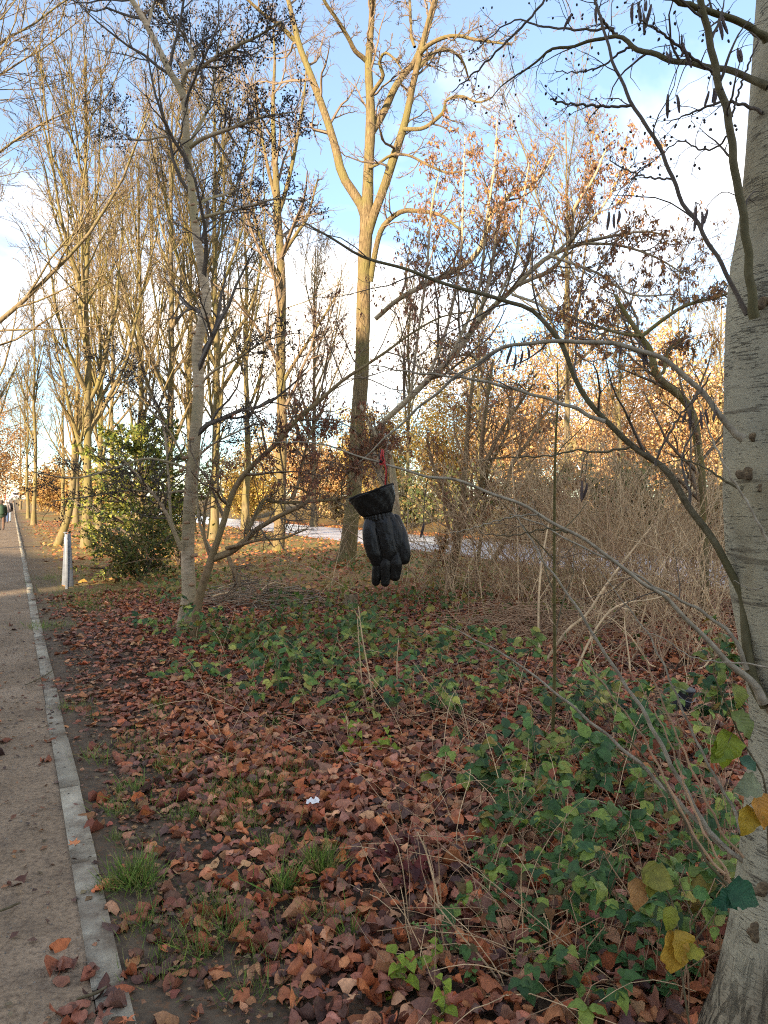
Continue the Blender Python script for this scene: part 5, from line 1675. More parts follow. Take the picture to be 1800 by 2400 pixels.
nb([(1790, 1375), (1770, 1382), (1745, 1375), (1720, 1360)], 1.99, 2.02, [1.6, 1.5, 1.3, 0.9], 'pale_shoot', 16, "shoot", 6)

# fine twigs and cone stalks on the upper branches
src = [A_, A2, B_, H1, H2, H2b, H2c, H3, H4, H4b, H4c, H5, H6, H7, H9, H10, D_]
rs_p = np.array([resample(p, 20) for p, _ in src])
rs_r = np.array([np.interp(np.linspace(0, 1, 20), np.linspace(0, 1, len(r)), r) for _, r in src])
tw1 = grow(rs_p, rs_r, 7, 0.25, 0.98, 0.8, 0.3, 8, 0.18, -0.01, ng, rmul=0.5, rmin=0.0011, lmin=0.08, lmax=0.38)
tw2 = grow(tw1[0], tw1[1], 3, 0.2, 0.95, 0.8, 0.5, 6, 0.2, -0.02, ng, rmul=0.6, rmin=0.0008)
Tubes().add(*tw1, 4).add(*tw2, 3).build("crown", M['dark_twig'], near, no_)
top = tw2[0][:, -1, 2] > 2.15
hang_cones(near, no_, (tw2[0][top],), 0.35, ng, M['cone'], (0.0034, 0.0075), "cones", 6)

# catkins
def catkin_mesh(L, r, seed):
    q = np.random.default_rng(seed)
    s = np.linspace(0, 1, 12)
    p = np.stack([0.004 * np.sin(s * 3 + seed), 0.003 * np.cos(s * 2.5), -s * L], -1)
    rr = r * np.sin(np.pi * np.clip(0.06 + 0.9 * s, 0, 1)) ** 0.45 * (1 + 0.13 * (np.arange(12) % 2))
    V, Q, T = Tubes().add(p, rr, 8).arrays()
    me = mesh_raw("catkin", V, Q, T)
    me.materials.append(M['catkin'])
    return me
cat_me = [catkin_mesh(0.052, 0.0042, 1), catkin_mesh(0.043, 0.0038, 2), catkin_mesh(0.035, 0.0040, 3), catkin_mesh(0.06, 0.0045, 5)]
allnear = np.concatenate([p for p, _ in NB])
ctw = Tubes()
for i, (px, py, Y) in enumerate([(1487, 8, 1.98), (1498, 15, 1.98), (1512, 2, 1.98), (1522, 12, 2.0), (1506, 30, 1.97), (1330, 38, 2.3), (1338, 30, 2.3), (1688, 40, 2.0), (1697, 35, 2.0), (1564, 118, 2.2), (1570, 122, 2.2), (1566, 222, 2.05), (1583, 226, 2.05), (1657, 215, 2.02), (1671, 208, 2.02), (1678, 200, 2.02), (1424, 498, 2.1), (1441, 500, 2.1), (1450, 495, 2.1), (1634, 488, 2.0), (1643, 495, 2.0), (1655, 490, 2.0), (1605, 965, 2.15), (1622, 960, 2.15), (1640, 965, 2.12), (1655, 960, 2.12), (1675, 960, 2.1), (1196, 810, 2.35), (1208, 830, 2.35), (1222, 822, 2.35), (1235, 815, 2.35), (1360, 1128, 2.2), (1372, 1132, 2.2), (992, 1225, 2.1), (1600, 100, 2.0), (1605, 105, 2.0), (1400, 15, 2.3), (1730, 110, 2.0), (1738, 115, 2.0), (1500, 815, 2.2), (1515, 812, 2.2), (1455, 805, 2.25)]):
    c = at(px, py, Y)
    o = new_obj("catkin", cat_me[i % 4], None, near)
    o.location = c - no_
    o.rotation_euler = (ng.normal() * 0.12, ng.normal() * 0.2, ng.uniform(0, 6))
    d = np.linalg.norm(allnear - c - np.array([0, 0, 0.02]), axis=1)
    e = allnear[np.argmin(d)]
    mid = (e + c) / 2 + np.array([0, 0, 0.03])
    ctw.add(resample([e, mid, c + np.array([0, 0, 0.006]), c], 8), np.linspace(0.0016, 0.0009, 8), 4)
ctw.build("catkin_stalks", M['dark_twig'], near, no_)['kind'] = 'stuff'


# knots and scars on the trunk
def knot(px, py, rx, rz, mat, bulge=0.5, n=7):
    fx = (px - np.interp(py, [q[1] for q in trunk_pts[::-1]], [q[0] for q in trunk_pts[::-1]])) / np.interp(py, [q[1] for q in trunk_pts[::-1]], trunk_r[::-1])
    fx = max(-0.98, min(0.98, fx))
    rm = np.interp(py, [q[1] for q in trunk_pts[::-1]], trunk_r[::-1]) * YN / F
    ctr = at(px, py, YN)
    ctr[1] = YN - rm * math.sqrt(1 - fx * fx) + 0.004
    ctr[0] = (px - 900) / F * YN
    balls = []
    for i in range(n):
        a = ng.uniform(0, 6.28); q = ng.uniform(0.2, 0.9)
        balls.append((ctr - no_ + np.array([math.cos(a) * rx * q, -0.001 + 0.004 * ng.random(), math.sin(a) * rz * q]), min(rx, rz) * ng.uniform(0.35, 0.6), (1.2, bulge, 0.9)))
    new_obj("knot", blob_mesh("knot", balls, 0.003, 1), mat, near_trunk)
M['scar'] = m_bark("rough_scar_bark", (0.05, 0.035, 0.022), (0.14, 0.10, 0.06), (0.26, 0.19, 0.11), (30, 30, 30), bstr=1.0, bdist=0.006)
knot(1775, 880, 0.022, 0.075, M['scar'], 0.35, 14)
knot(1762, 735, 0.05, 0.022, M['scar'], 0.8, 12)
knot(1733, 1028, 0.016, 0.014, M['scar'], 1.0)
knot(1730, 1115, 0.05, 0.022, M['scar'], 0.5, 12)
knot(1745, 1145, 0.016, 0.035, M['scar'], 0.5)
knot(1780, 1325, 0.026, 0.018, M['scar'], 0.9, 10)
knot(1785, 1545, 0.03, 0.016, M['scar'], 0.5, 10)
knot(1790, 1640, 0.03, 0.03, M['scar'], 0.9, 10)
knot(1760, 2060, 0.035, 0.03, M['scar'], 0.7, 10)
knot(1745, 2150, 0.03, 0.04, M['scar'], 0.6, 10)

# upright thin sapling right of centre
sx = limb([(1294, 1790), (1296, 1700), (1300, 1560), (1299, 1400), (1299, 1250), (1300, 1130), (1303, 1020), (1308, 930), (1306, 850)], 4.8, 4.8, [4.6, 4.2, 4, 3.7, 3.5, 3.2, 2.8, 2.2, 1.2], 30)
M['sapling'] = m_bark("olive_sapling_bark", (0.05, 0.04, 0.015), (0.10, 0.085, 0.03), (0.16, 0.13, 0.05), (20, 20, 20), bstr=0.3, bdist=0.003)
tree("sapling", "thin upright olive sapling stem standing among brambles right of the glove", "sapling", [sx], [dict(k=9, t0=0.3, t1=1, ang=0.7, ratio=0.28, npts=7, wig=0.1, up=0.05, rmin=0.0025, fall=0.3)], M['sapling'], M['shoot'], ng, sides=8, limb_names=["stem"], rough=0.03)

# ------------------------------------------------------------------ the glove
def m_fabric(name, col, rough=0.55, specks=True, bscale=260):
    m, nt, b = mat_nodes(name)
    co = coords(nt)
    f = noise(nt, co, 14, 5, 0.6)
    c = ramp(nt, f, [(0.3, tuple(x * 0.75 for x in col)), (0.7, tuple(x * 1.3 for x in col))])
    if specks:
        v = nd(nt, 'ShaderNodeTexVoronoi')
        v.inputs['Scale'].default_value = 75
        v.inputs['Randomness'].default_value = 1.0
        nt.links.new(co, v.inputs['Vector'])
        sp = ramp(nt, v.outputs['Distance'], [(0.05, (1, 1, 1)), (0.085, (0, 0, 0))])
        g = nd(nt, 'ShaderNodeSeparateColor')
        nt.links.new(v.outputs['Color'], g.inputs[0])
        th = ramp(nt, g.outputs[0], [(0.86, (0, 0, 0)), (0.88, (1, 1, 1))])
        c = mixc(nt, mixc(nt, 1.0, sp, th, 'MULTIPLY'), c, (0.35, 0.34, 0.30))
    nt.links.new(c, b.inputs['Base Color'])
    b.inputs['Roughness'].default_value = rough
    b.inputs['Specular IOR Level'].default_value = 0.35
    w = noise(nt, co, bscale, 2)
    wr = noise(nt, coords(nt, 'Object', (1, 1, 0.35)), 55, 3, 0.5, 1.2)
    h = mixc(nt, 0.2, wr, w)
    bump(nt, b, h, 0.6, 0.006)
    return m


M['glove'] = m_fabric("black_softshell", (0.0045, 0.0043, 0.0043), 0.4)
M['cuff'] = m_fabric("black_nylon", (0.004, 0.0037, 0.0037), 0.38, False, 180)
M['fleece'] = m_fabric("black_fleece", (0.006, 0.0055, 0.0055), 0.95, False, 500)
M['red_cord'] = m_plain("red_cord", (0.42, 0.03, 0.025), 0.6, 0.25, 400, bstr=0.5)
M['black_cord'] = m_plain("black_cord", (0.02, 0.012, 0.012), 0.7, 0.2, 300)
YG = 2.0
def gp(cx, cy, dz=0.0):
    """glove sketch units -> space (dz towards the viewer, metres)"""
    p = at(780 + cx / 5.977, 1030 + cy / 5.977, YG)
    p[1] -= dz
    return p
SU = YG / F / 5.977
gl_o = gp(620, 1060)
glove = empty("glove", gl_o, "black winter glove hanging by its red cord from a thin twig", "glove")
def gch(pts, rad, n=18, flat=0.85):
    P3 = [gp(a, b, c) - gl_o for a, b, c in pts]
    p, r = resample(P3, n, [q * SU for q in rad])
    return [(p[i], r[i], (1, flat, 1)) for i in range(n)]
def gpart(name, balls, seed, vox=0.002):
    me = crease(blob_mesh(name, balls, vox, 3), 0.00055, 0.014, seed)
    return new_obj(name, me, M['glove'], glove)


gpart("palm", gch([(640, 1090, 0.0), (700, 1180, 0.004), (745, 1380, 0.006), (775, 1560, 0.006), (780, 1700, 0.002)], [140, 150, 165, 165, 140], 24, 0.6) + gch([(770, 1090, 0.0), (850, 1250, 0.002), (890, 1430, 0.004), (900, 1600, 0.002)], [95, 125, 140, 135], 20, 0.6), 0)
for k_, (nm, pts, rad) in enumerate([
    ("thumb", [(550, 1130, 0.002), (520, 1260, 0.010), (540, 1430, 0.014), (585, 1590, 0.014), (625, 1710, 0.009)], [100, 112, 118, 112, 92]),
    ("finger", [(680, 1300, -0.010), (675, 1450, -0.004), (655, 1620, 0.005), (626, 1790, 0.008), (604, 1985, 0.006)], [80, 88, 90, 80, 66]),
    ("finger", [(755, 1300, -0.008), (758, 1450, -0.002), (752, 1620, 0.009), (738, 1790, 0.013), (734, 1990, 0.011)], [85, 92, 94, 84, 70]),
    ("finger", [(850, 1300, -0.008), (865, 1440, -0.002), (878, 1580, 0.006), (882, 1740, 0.011), (868, 1900, 0.009)], [90, 98, 102, 98, 86]),
    ("finger", [(870, 1130, -0.008), (935, 1290, -0.002), (980, 1440, 0.005), (1002, 1570, 0.009), (1000, 1675, 0.009)], [90, 100, 95, 92, 82]),
]):
    gpart(nm, gch(pts, rad, 28, 0.62), 1.7 * k_ + 1)


for pts in ([(630, 1150, 0.016), (622, 1300, 0.020), (645, 1450, 0.023), (675, 1600, 0.022), (690, 1720, 0.018)], [(815, 1080, 0.012), (875, 1220, 0.014), (915, 1350, 0.017), (935, 1500, 0.019), (930, 1640, 0.018)]):
    p, r = resample([gp(*q) - gl_o for q in pts], 40, [3.2 * SU] * 5)
    Tubes().add(p, r, 6).build("seam", M['cuff'], glove)


def ring_surf(name, rows, mat, parent, closed_seg=96, ripple=None, thick=0.0025):
    V = []
    for k, (cx, cy, hx, hy, dp) in enumerate(rows):
        for j in range(closed_seg):
            a = 2 * math.pi * j / closed_seg
            q = 1.0
            if ripple:
                q += ripple(k / (len(rows) - 1), a)
            px = cx + hx * math.cos(a) * q
            py = cy + hy * math.cos(a) * q
            V.append(gp(px, py, math.sin(a) * dp * SU * q) - gl_o)
    Q = []
    for k in range(len(rows) - 1):
        for j in range(closed_seg):
            j2 = (j + 1) % closed_seg
            Q.append((k * closed_seg + j, k * closed_seg + j2, (k + 1) * closed_seg + j2, (k + 1) * closed_seg + j))
    o = new_obj(name, mesh_raw(name, np.array(V), Q), mat, parent)
    if thick:
        s = o.modifiers.new('thick', 'SOLIDIFY')
        s.thickness = thick
    return o


rows = []
for k in range(18):
    s = k / 17
    e = s ** 0.8
    rows.append((620 + (542 - 620) * s, 1045 + (728 - 1045) * s, 178 + (300 - 178) * e + 22 * math.sin(s * math.pi), -32 + (-104 + 32) * s, 95 + 70 * e))
cuff = ring_surf("cuff", rows, M['cuff'], glove, 120, lambda s, a: 0.075 * math.sin(a * 23 + 1.3 * math.sin(3 * a)) * max(0, 1 - s * 2.4) + 0.03 * math.sin(a * 5 + s * 4) * s + 0.02 * math.sin(a * 9 - s * 9) + 0.012 * math.sin(a * 14 + s * 21))
rows = []
for k in range(9):
    s = k / 8
    rows.append((622 + 18 * s, 1035 + 95 * s, 178 + 8 * math.sin(s * math.pi * 1.0) - 0 * s, -32 + 10 * s, 98 + 5 * s))
ring_surf("elastic_band", rows, M['cuff'], cuff, 120, lambda s, a: 0.06 * math.sin(a * 23 + 1.3 * math.sin(3 * a)) + 0.03 * math.sin(s * 19))
rim = []
for j in range(65):
    a = 2 * math.pi * j / 64
    rim.append(gp(542 + 300 * math.cos(a), 728 - 104 * math.cos(a) + 4 * math.sin(a * 5), math.sin(a) * 165 * SU) - gl_o)
Tubes().add(np.array(rim), np.full(65, 17 * SU), 10).build("rim", M['fleece'], cuff, rough=0.08)
# cord: red and black, tied round the twig
cord = [(735, 700, -0.012), (736, 610, -0.006), (742, 500, 0.002), (745, 430, 0.004), (730, 360, 0.006), (708, 318, 0.006), (695, 300, -0.004)]
p, r = resample([gp(*c) - gl_o for c in cord], 40, [11 * SU] * 7)
cord_o = Tubes().add(p, r, 8).build("cord", M['red_cord'], glove)
p, r = resample([gp(a + 12, b, c - 0.002) - gl_o for a, b, c in cord], 40, [9 * SU] * 7)
Tubes().add(p, r, 8).build("cord", M['black_cord'], glove)
lp = [(700, 310, 0.004), (675, 260, 0.006), (682, 190, 0.004), (690, 145, 0.002), (705, 170, 0.004), (706, 230, 0.006), (720, 300, 0.004), (735, 330, 0.0)]
p, r = resample([gp(*c) - gl_o for c in lp], 40, [12 * SU] * 8)
Tubes().add(p, r, 8).build("loop", M['red_cord'], cord_o)
p, r = resample([gp(a - 16, b + 8, c - 0.003) - gl_o for a, b, c in lp], 40, [10 * SU] * 8)
Tubes().add(p, r, 8).build("loop", M['black_cord'], cord_o)
kp = [gp(690 + 34 * math.cos(q), 300 + 30 * math.sin(q * 1.0) + q * 3, 0.007 * math.sin(q * 1.7)) - gl_o for q in np.linspace(0, 12, 26)]
p, r = resample(kp, 90, [11 * SU] * 26)
Tubes().add(p, r, 7).build("knot", M['red_cord'], cord_o)
kp = [gp(680 + 26 * math.cos(q + 1), 305 + 34 * math.sin(q), 0.008 * math.cos(q * 1.3)) - gl_o for q in np.linspace(0, 10, 22)]
p, r = resample(kp, 80, [10 * SU] * 22)
Tubes().add(p, r, 7).build("knot", M['black_cord'], cord_o)

# ------------------------------------------------------------------ grey metal post
bx_, by_ = gpt(157, 1379)
M['galv'] = m_plain("galvanised_steel", (0.2, 0.222, 0.255), 0.5, 0.2, 9, metal=0.3)
post = empty("metal_post", (bx_, by_, float(gh(bx_, by_)) - 0.02), "tapered galvanised steel post standing on the verge beside the path", "post", None, 0.12)
PH = 1.10
Boxes().hexa([(-0.026, -0.035, 0), (0.026, -0.035, 0), (0.026, 0.02, 0), (-0.026, 0.02, 0), (-0.024, -0.03, PH - 0.03), (0.026, -0.03, PH - 0.03), (0.026, 0.02, PH - 0.03), (-0.024, 0.02, PH - 0.03)]).build("upright", M['galv'], post, 0.004)
upr = [c for c in post.children if c.name.startswith("upright")][0]
Boxes().hexa([(-0.105, 0.02, 0.09), (-0.027, -0.018, 0.08), (-0.027, 0.03, 0.08), (-0.105, 0.03, 0.09), (-0.052, 0.02, PH - 0.01), (-0.025, -0.012, PH - 0.005), (-0.025, 0.03, PH - 0.005), (-0.052, 0.03, PH - 0.01)]).build("side_panel", M['galv'], post, 0.002)
Boxes().hexa([(0.027, -0.018, 0.05), (0.115, 0.03, 0.06), (0.115, 0.045, 0.06), (0.027, 0.045, 0.05), (0.027, -0.012, PH - 0.005), (0.058, 0.02, PH - 0.01), (0.058, 0.035, PH - 0.01), (0.027, 0.035, PH - 0.005)]).build("side_panel", M['galv'], post, 0.002)
Boxes().box((0.003, 0.002, PH + 0.002), (0.118, 0.08, 0.014)).build("cap", M['galv'], post, 0.003)
for zz in (0.99, 0.965):
    Tubes().add([(0.01 + (1 - zz) * 0.4, -0.036, zz), (0.01 + (1 - zz) * 0.4, -0.030, zz)], [0.007, 0.007], 8).build("bolt", M['black_cord'], upr)
Boxes().box((-0.040, -0.0135, 0.93), (0.020, 0.004, 0.15)).build("sticker", m_plain("white_sticker", (0.75, 0.75, 0.72), 0.5), post)

# ------------------------------------------------------------------ walkers
def person(label, x, y, h, heading, jacket, legs, hair, skin, stride=0.16, bag=None, hat=None, arm=0.0):
    t = empty("person", (x, y, float(gh(x, y)) + 0.01), label, "person", "walkers on the path", heading)
    k = h / 1.75
    S = lambda *q: np.array(q) * k
    vox = 0.02
    one = (1, 1, 1)
    hipL, hipR = S(-0.09, 0, 0.92), S(0.09, 0, 0.92)
    kneeL, kneeR = S(-0.095, stride * 0.7, 0.50), S(0.095, -stride * 0.2, 0.50)
    ankL, ankR = S(-0.09, stride, 0.09), S(0.09, -stride * 1.2, 0.11)
    body = chain_balls([S(0, 0, 0.95), S(0, 0, 1.15), S(0, 0, 1.35), S(0, 0.01, 1.48)], [0.13 * k, 0.125 * k, 0.14 * k, 0.06 * k], 10, (1.25, 0.8, 1))
    body += chain_balls([S(0, 0.01, 1.46), S(0, 0.02, 1.58)], [0.055 * k, 0.055 * k], 5)
    body += [(S(0, 0.03, 1.645), 0.105 * k, (0.82, 0.95, 1.15)), (S(0, 0.13, 1.63), 0.02 * k, one), (S(-0.085, 0.03, 1.63), 0.022 * k, (0.6, 1, 1.4)), (S(0.085, 0.03, 1.63), 0.022 * k, (0.6, 1, 1.4))]
    arms = []
    for sgn, sw in ((-1, -0.10), (1, 0.12)):
        arms.append([S(sgn * 0.19, 0, 1.42), S(sgn * 0.25, sw * 0.3, 1.15), S(sgn * 0.24, sw + 0.05, 0.90)])
        body += chain_balls(arms[-1], [0.055 * k, 0.045 * k, 0.035 * k], 12)
        hd = arms[-1][-1]
        body += [(hd + S(0, 0.01, -0.05), 0.04 * k, (0.6, 1, 1.2))]
        body += chain_balls([hd + S(0, 0.03, -0.03), hd + S(0, 0.055, -0.08)], [0.014 * k, 0.011 * k], 3)
        for f in range(4):
            body += chain_balls([hd + S(0, -0.03 + 0.02 * f, -0.07), hd + S(-sgn * 0.012, -0.03 + 0.022 * f, -0.13 - 0.01 * (f in (1, 2)))], [0.012 * k, 0.010 * k], 3)
    for hp, kn, an in ((hipL, kneeL, ankL), (hipR, kneeR, ankR)):
        body += chain_balls([hp, kn, an], [0.085 * k, 0.058 * k, 0.04 * k], 14)
        body += chain_balls([an + S(0, -0.03, -0.04), an + S(0, 0.14, -0.055)], [0.042 * k, 0.035 * k], 5)
    new_obj("body", blob_mesh("body", body, vox, 1), m_plain("skin", skin, 0.6), t)
    jk = chain_balls([S(0, 0, 0.86), S(0, 0, 1.1), S(0, 0, 1.36), S(0, 0.01, 1.47)], [0.165 * k, 0.155 * k, 0.165 * k, 0.09 * k], 12, (1.25, 0.85, 1))
    for a in arms:
        jk += chain_balls(a, [0.08 * k, 0.07 * k, 0.055 * k], 12)
    new_obj("jacket", blob_mesh("jacket", jk, vox, 1), m_plain("jacket_cloth", jacket, 0.8, 0.3, 8), t)
    for lc, (hp, kn, an) in zip(legs, ((hipL, kneeL, ankL), (hipR, kneeR, ankR))):
        new_obj("trouser_leg", blob_mesh("trouser_leg", chain_balls([hp, kn, an + S(0, 0, 0.02)], [0.105 * k, 0.078 * k, 0.064 * k], 14), vox, 1), m_plain("trouser_cloth", lc, 0.85, 0.2, 8), t)
        new_obj("shoe", blob_mesh("shoe", chain_balls([an + S(0, -0.04, -0.04), an + S(0, 0.15, -0.055)], [0.052 * k, 0.043 * k], 6), 0.015, 1), m_plain("shoe_leather", (0.05, 0.03, 0.025), 0.6), t)
    new_obj("hair", blob_mesh("hair", [(S(0, 0.005, 1.68), 0.112 * k, (0.9, 1.0, 1.0)), (S(0, -0.03, 1.63), 0.10 * k, (0.85, 0.8, 1.1))], vox, 1), m_plain("hair_or_hat", hair, 0.9), t)
    if bag:
        new_obj("backpack", blob_mesh("backpack", chain_balls([S(0, -0.22, 1.02), S(0, -0.23, 1.34)], [0.13 * k, 0.12 * k], 8, (1.2, 0.7, 1)), vox, 1), m_plain("bag_cloth", bag, 0.7), t)
    return t


hd = math.atan2(DV[1], DV[0]) - math.pi / 2
x1, y1 = gpt(4, 1243)
person("walker cut by the left edge, dark green jacket and brown trousers", x1, y1, 1.66, hd, (0.018, 0.035, 0.02), [(0.25, 0.22, 0.2), (0.10, 0.055, 0.035)], (0.05, 0.035, 0.03), (0.35, 0.2, 0.15), bag=(0.015, 0.045, 0.022))
x1, y1 = gpt(14.5, 1226)
person("distant walker in pale grey pink coat and cap on the path", x1, y1, 1.68, hd, (0.36, 0.31, 0.30), [(0.03, 0.06, 0.14), (0.03, 0.06, 0.14)], (0.3, 0.3, 0.32), (0.4, 0.25, 0.2))
x1, y1 = gpt(20.5, 1224.5)
person("distant walker in black jacket and blue jeans beside the pale coat", x1, y1, 1.72, hd, (0.012, 0.012, 0.015), [(0.05, 0.14, 0.28), (0.3, 0.36, 0.42)], (0.5, 0.45, 0.42), (0.4, 0.25, 0.2), 0.2)

# ------------------------------------------------------------------ white van far down the avenue
def van(label, px, Y, rz):
    x = (px - 900) / F * Y
    t = empty("van", (x, Y, float(gh(x, Y)) + 0.02), label, "van", None, rz)
    prof = [(-2.4, 0.35), (2.15, 0.35), (2.4, 0.55), (2.38, 0.95), (1.55, 1.2), (0.95, 1.98), (0.7, 2.1), (-2.3, 2.1), (-2.42, 1.9)]
    V, Q, n = [], [], len(prof)
    for w, sx_ in ((-0.95, 1), (0.95, 1)):
        for (a, z) in prof:
            ins = 0.12 * max(0, z - 1.0)
            V.append((w * (1 - ins), a, z))
    Fq = [(i, (i + 1) % n, n + (i + 1) % n, n + i) for i in range(n)]
    me = bpy.data.meshes.new("body")
    me.from_pydata(V, [], Fq + [tuple(range(n))[::-1], tuple(range(n, 2 * n))])
    b = new_obj("body", me, m_plain("white_paint", (0.72, 0.73, 0.74), 0.3, 0.03), t)
    bv = b.modifiers.new('b', 'BEVEL'); bv.width = 0.06; bv.segments = 2
    gl = m_plain("dark_glass", (0.02, 0.025, 0.03), 0.1)
    Boxes().hexa([(-0.78, 1.50, 1.26), (0.78, 1.50, 1.26), (0.78, 1.54, 1.28), (-0.78, 1.54, 1.28), (-0.72, 1.0, 1.93), (0.72, 1.0, 1.93), (0.72, 1.04, 1.95), (-0.72, 1.04, 1.95)]).build("windscreen", gl, t)
    for w in (-1, 1):
        Boxes().box((w * 0.905, 0.75, 1.5), (0.04, 0.75, 0.5)).build("side_window", gl, t)
        Boxes().box((w * 0.68, 2.395, 0.82), (0.36, 0.06, 0.2)).build("headlight", m_plain("lamp_glass", (0.8, 0.8, 0.78), 0.15), t)
        for a in (-1.5, 1.55):
            wh = Tubes().add([(w * 0.98, a, 0.33), (w * 0.74, a, 0.33)], [0.33, 0.33], 20).build("wheel", m_plain("tyre", (0.02, 0.02, 0.02), 0.9), t)
            Tubes().add([(w * 0.985, a, 0.33), (w * 0.95, a, 0.33)], [0.19, 0.19], 16).build("hub", m_plain("steel_hub", (0.4, 0.4, 0.42), 0.4), wh)
    Boxes().box((0, 2.4, 0.48), (1.8, 0.12, 0.22)).build("bumper", m_plain("grey_plastic", (0.06, 0.06, 0.065), 0.7), t)
    Boxes().box((0, 2.41, 0.80), (0.8, 0.05, 0.14)).build("grille", gl, t)
    return t
van("white van parked far away where the avenue ends", 36, 215, math.pi + hd + 0.1)

# signs and posts at the far left
def post_sign(label, px, Y, top, r):
    x = (px - 900) / F * Y
    t = empty("road_sign", (x, Y, float(gh(x, Y))), label, "sign")
    zt = H - (top - HY) / F * Y - float(gh(x, Y))
    Tubes().add([(0, 0, -0.1), (0, 0, zt - 0.1)], [0.06, 0.06], 10).build("pole", m_plain("red_paint", (0.5, 0.05, 0.03), 0.5), t)
    Tubes().add([(0, -0.06, zt), (0, -0.10, zt)], [r, r], 28).build("disc", m_plain("white_sign_face", (0.75, 0.73, 0.7), 0.5), t)
post_sign("round white sign on a red pole above the walkers", 13, 110, 1154, 0.26)
for lab, px, top in [("thin pale lamp post at the far left, taller of two", 3, 1136), ("thin pale lamp post at the far left beside the round sign", 8, 1139)]:
    Y = 110 + px * 2
    x = (px - 900) / F * Y
    t = empty("lamp_post", (x, Y, float(gh(x, Y))), lab, "lamp post", "lamp posts far down the path")
    zt = H - (top - HY) / F * Y - float(gh(x, Y))
    mm = m_plain("pale_post_paint", (0.5, 0.45, 0.36), 0.6)
    Tubes().add([(0, 0, -0.1), (0, 0, zt)], [0.06, 0.045], 10).build("pole", mm, t)
    Tubes().add([(0, 0, zt), (0, 0, zt + 0.06), (0, 0, zt + 0.16), (0, 0, zt + 0.2)], [0.05, 0.14, 0.14, 0.03], 12).build("lamp_head", mm, t)

# ------------------------------------------------------------------ small things on the ground
bq = gpt(610, 1425)
pile = empty("brush_pile", (bq[0], bq[1], float(gh(*bq))), "heap of grey brown cut brushwood right of the alder's foot", "brush pile")
po = np.array(pile.location)
n = 420
pg = np.random.default_rng(61)
c0 = np.stack([bq[0] + pg.normal(size=n) * 0.42, bq[1] + pg.normal(size=n) * 0.35, np.zeros(n)], -1)
c0[:, 2] = gh(c0[:, 0], c0[:, 1]) + pg.random(n) * 0.34 * np.exp(-((c0[:, 0] - bq[0]) / 0.6) ** 2) + 0.02
d = unit(np.stack([pg.normal(size=n) * 1.2, pg.normal(size=n) * 0.6, 0.12 * pg.normal(size=n)], -1))
ln = pg.uniform(0.4, 1.3, n)[:, None]
bow = np.stack([np.zeros(n), np.zeros(n), pg.normal(size=n) * 0.05], -1)
st_ = np.stack([c0 + d * ln * q + bow * (1 - 4 * q * q) + pg.normal(size=(n, 3)) * 0.012 for q in (-0.5, -0.25, 0, 0.25, 0.5)], 1)
st_[:, :, 2] = np.maximum(st_[:, :, 2], gh(st_[:, :, 0], st_[:, :, 1]) + 0.01)
rr_ = pg.uniform(0.003, 0.009, n)[:, None] * np.linspace(1, 0.5, 5)[None]
for k in range(14):
    Tubes().add(st_[k] + np.array([0, 0, 0.05]), rr_[k] * 1.9, 6).build("stick", M['cane'] if k % 2 else M['shoot'], pile, po)
Tubes().add(st_[14:240], rr_[14:240], 4).build("brushwood", M['cane_dark'], pile, po)['kind'] = 'stuff'
Tubes().add(st_[240:], rr_[240:], 4).build("brushwood", M['pale_shoot'], pile, po)['kind'] = 'stuff'

# second low tangle over the dark hollow
bq = gpt(1270, 1500)
pile = empty("brush_pile", (bq[0], bq[1], float(gh(*bq))), "low tangle of dead canes over the hollow under the thicket", "brush pile")
po = np.array(pile.location)
n = 260
c0 = np.stack([bq[0] + pg.normal(size=n) * 0.6, bq[1] + pg.normal(size=n) * 0.5, np.zeros(n)], -1)
c0[:, 2] = gh(c0[:, 0], c0[:, 1]) + pg.random(n) * 0.25 + 0.02
d = unit(np.stack([pg.normal(size=n), pg.normal(size=n) * 0.6, 0.3 * pg.normal(size=n)], -1))
ln = pg.uniform(0.4, 1.4, n)[:, None]
st_ = np.stack([c0 + d * ln * q + np.array([0, 0, 0.08]) * (1 - 4 * q * q) + pg.normal(size=(n, 3)) * 0.015 for q in (-0.5, -0.25, 0, 0.25, 0.5)], 1)
st_[:, :, 2] = np.maximum(st_[:, :, 2], gh(st_[:, :, 0], st_[:, :, 1]) + 0.01)
Tubes().add(st_, pg.uniform(0.003, 0.007, n)[:, None] * np.linspace(1, 0.5, 5)[None], 4).build("dead_canes", M['cane_dark'], pile, po)['kind'] = 'stuff'

# stump
sq = gpt(822, 1432)
stump = empty("tree_stump", (sq[0], sq[1], float(gh(*sq))), "small pale broken tree stump on the leaf litter below the maple", "stump")
zz = np.linspace(-0.05, 0.2, 10)
V, Q, T = Tubes().add(np.stack([0.04 * zz, 0 * zz, zz], -1), 0.10 + 0.06 * np.exp(-zz * 14), 20).arrays((0, 0, 0), 0.12)
V[:, 2] += np.where(V[:, 2] > 0.17, 0.04 * np.sin(V[:, 0] * 60) + 0.03 * np.cos(V[:, 1] * 80), 0)
new_obj("wood", mesh_raw("wood", V, Q, T), m_bark("rotten_wood", (0.10, 0.07, 0.04), (0.26, 0.19, 0.11), (0.38, 0.29, 0.18), (14, 14, 3), bstr=1.0), stump)

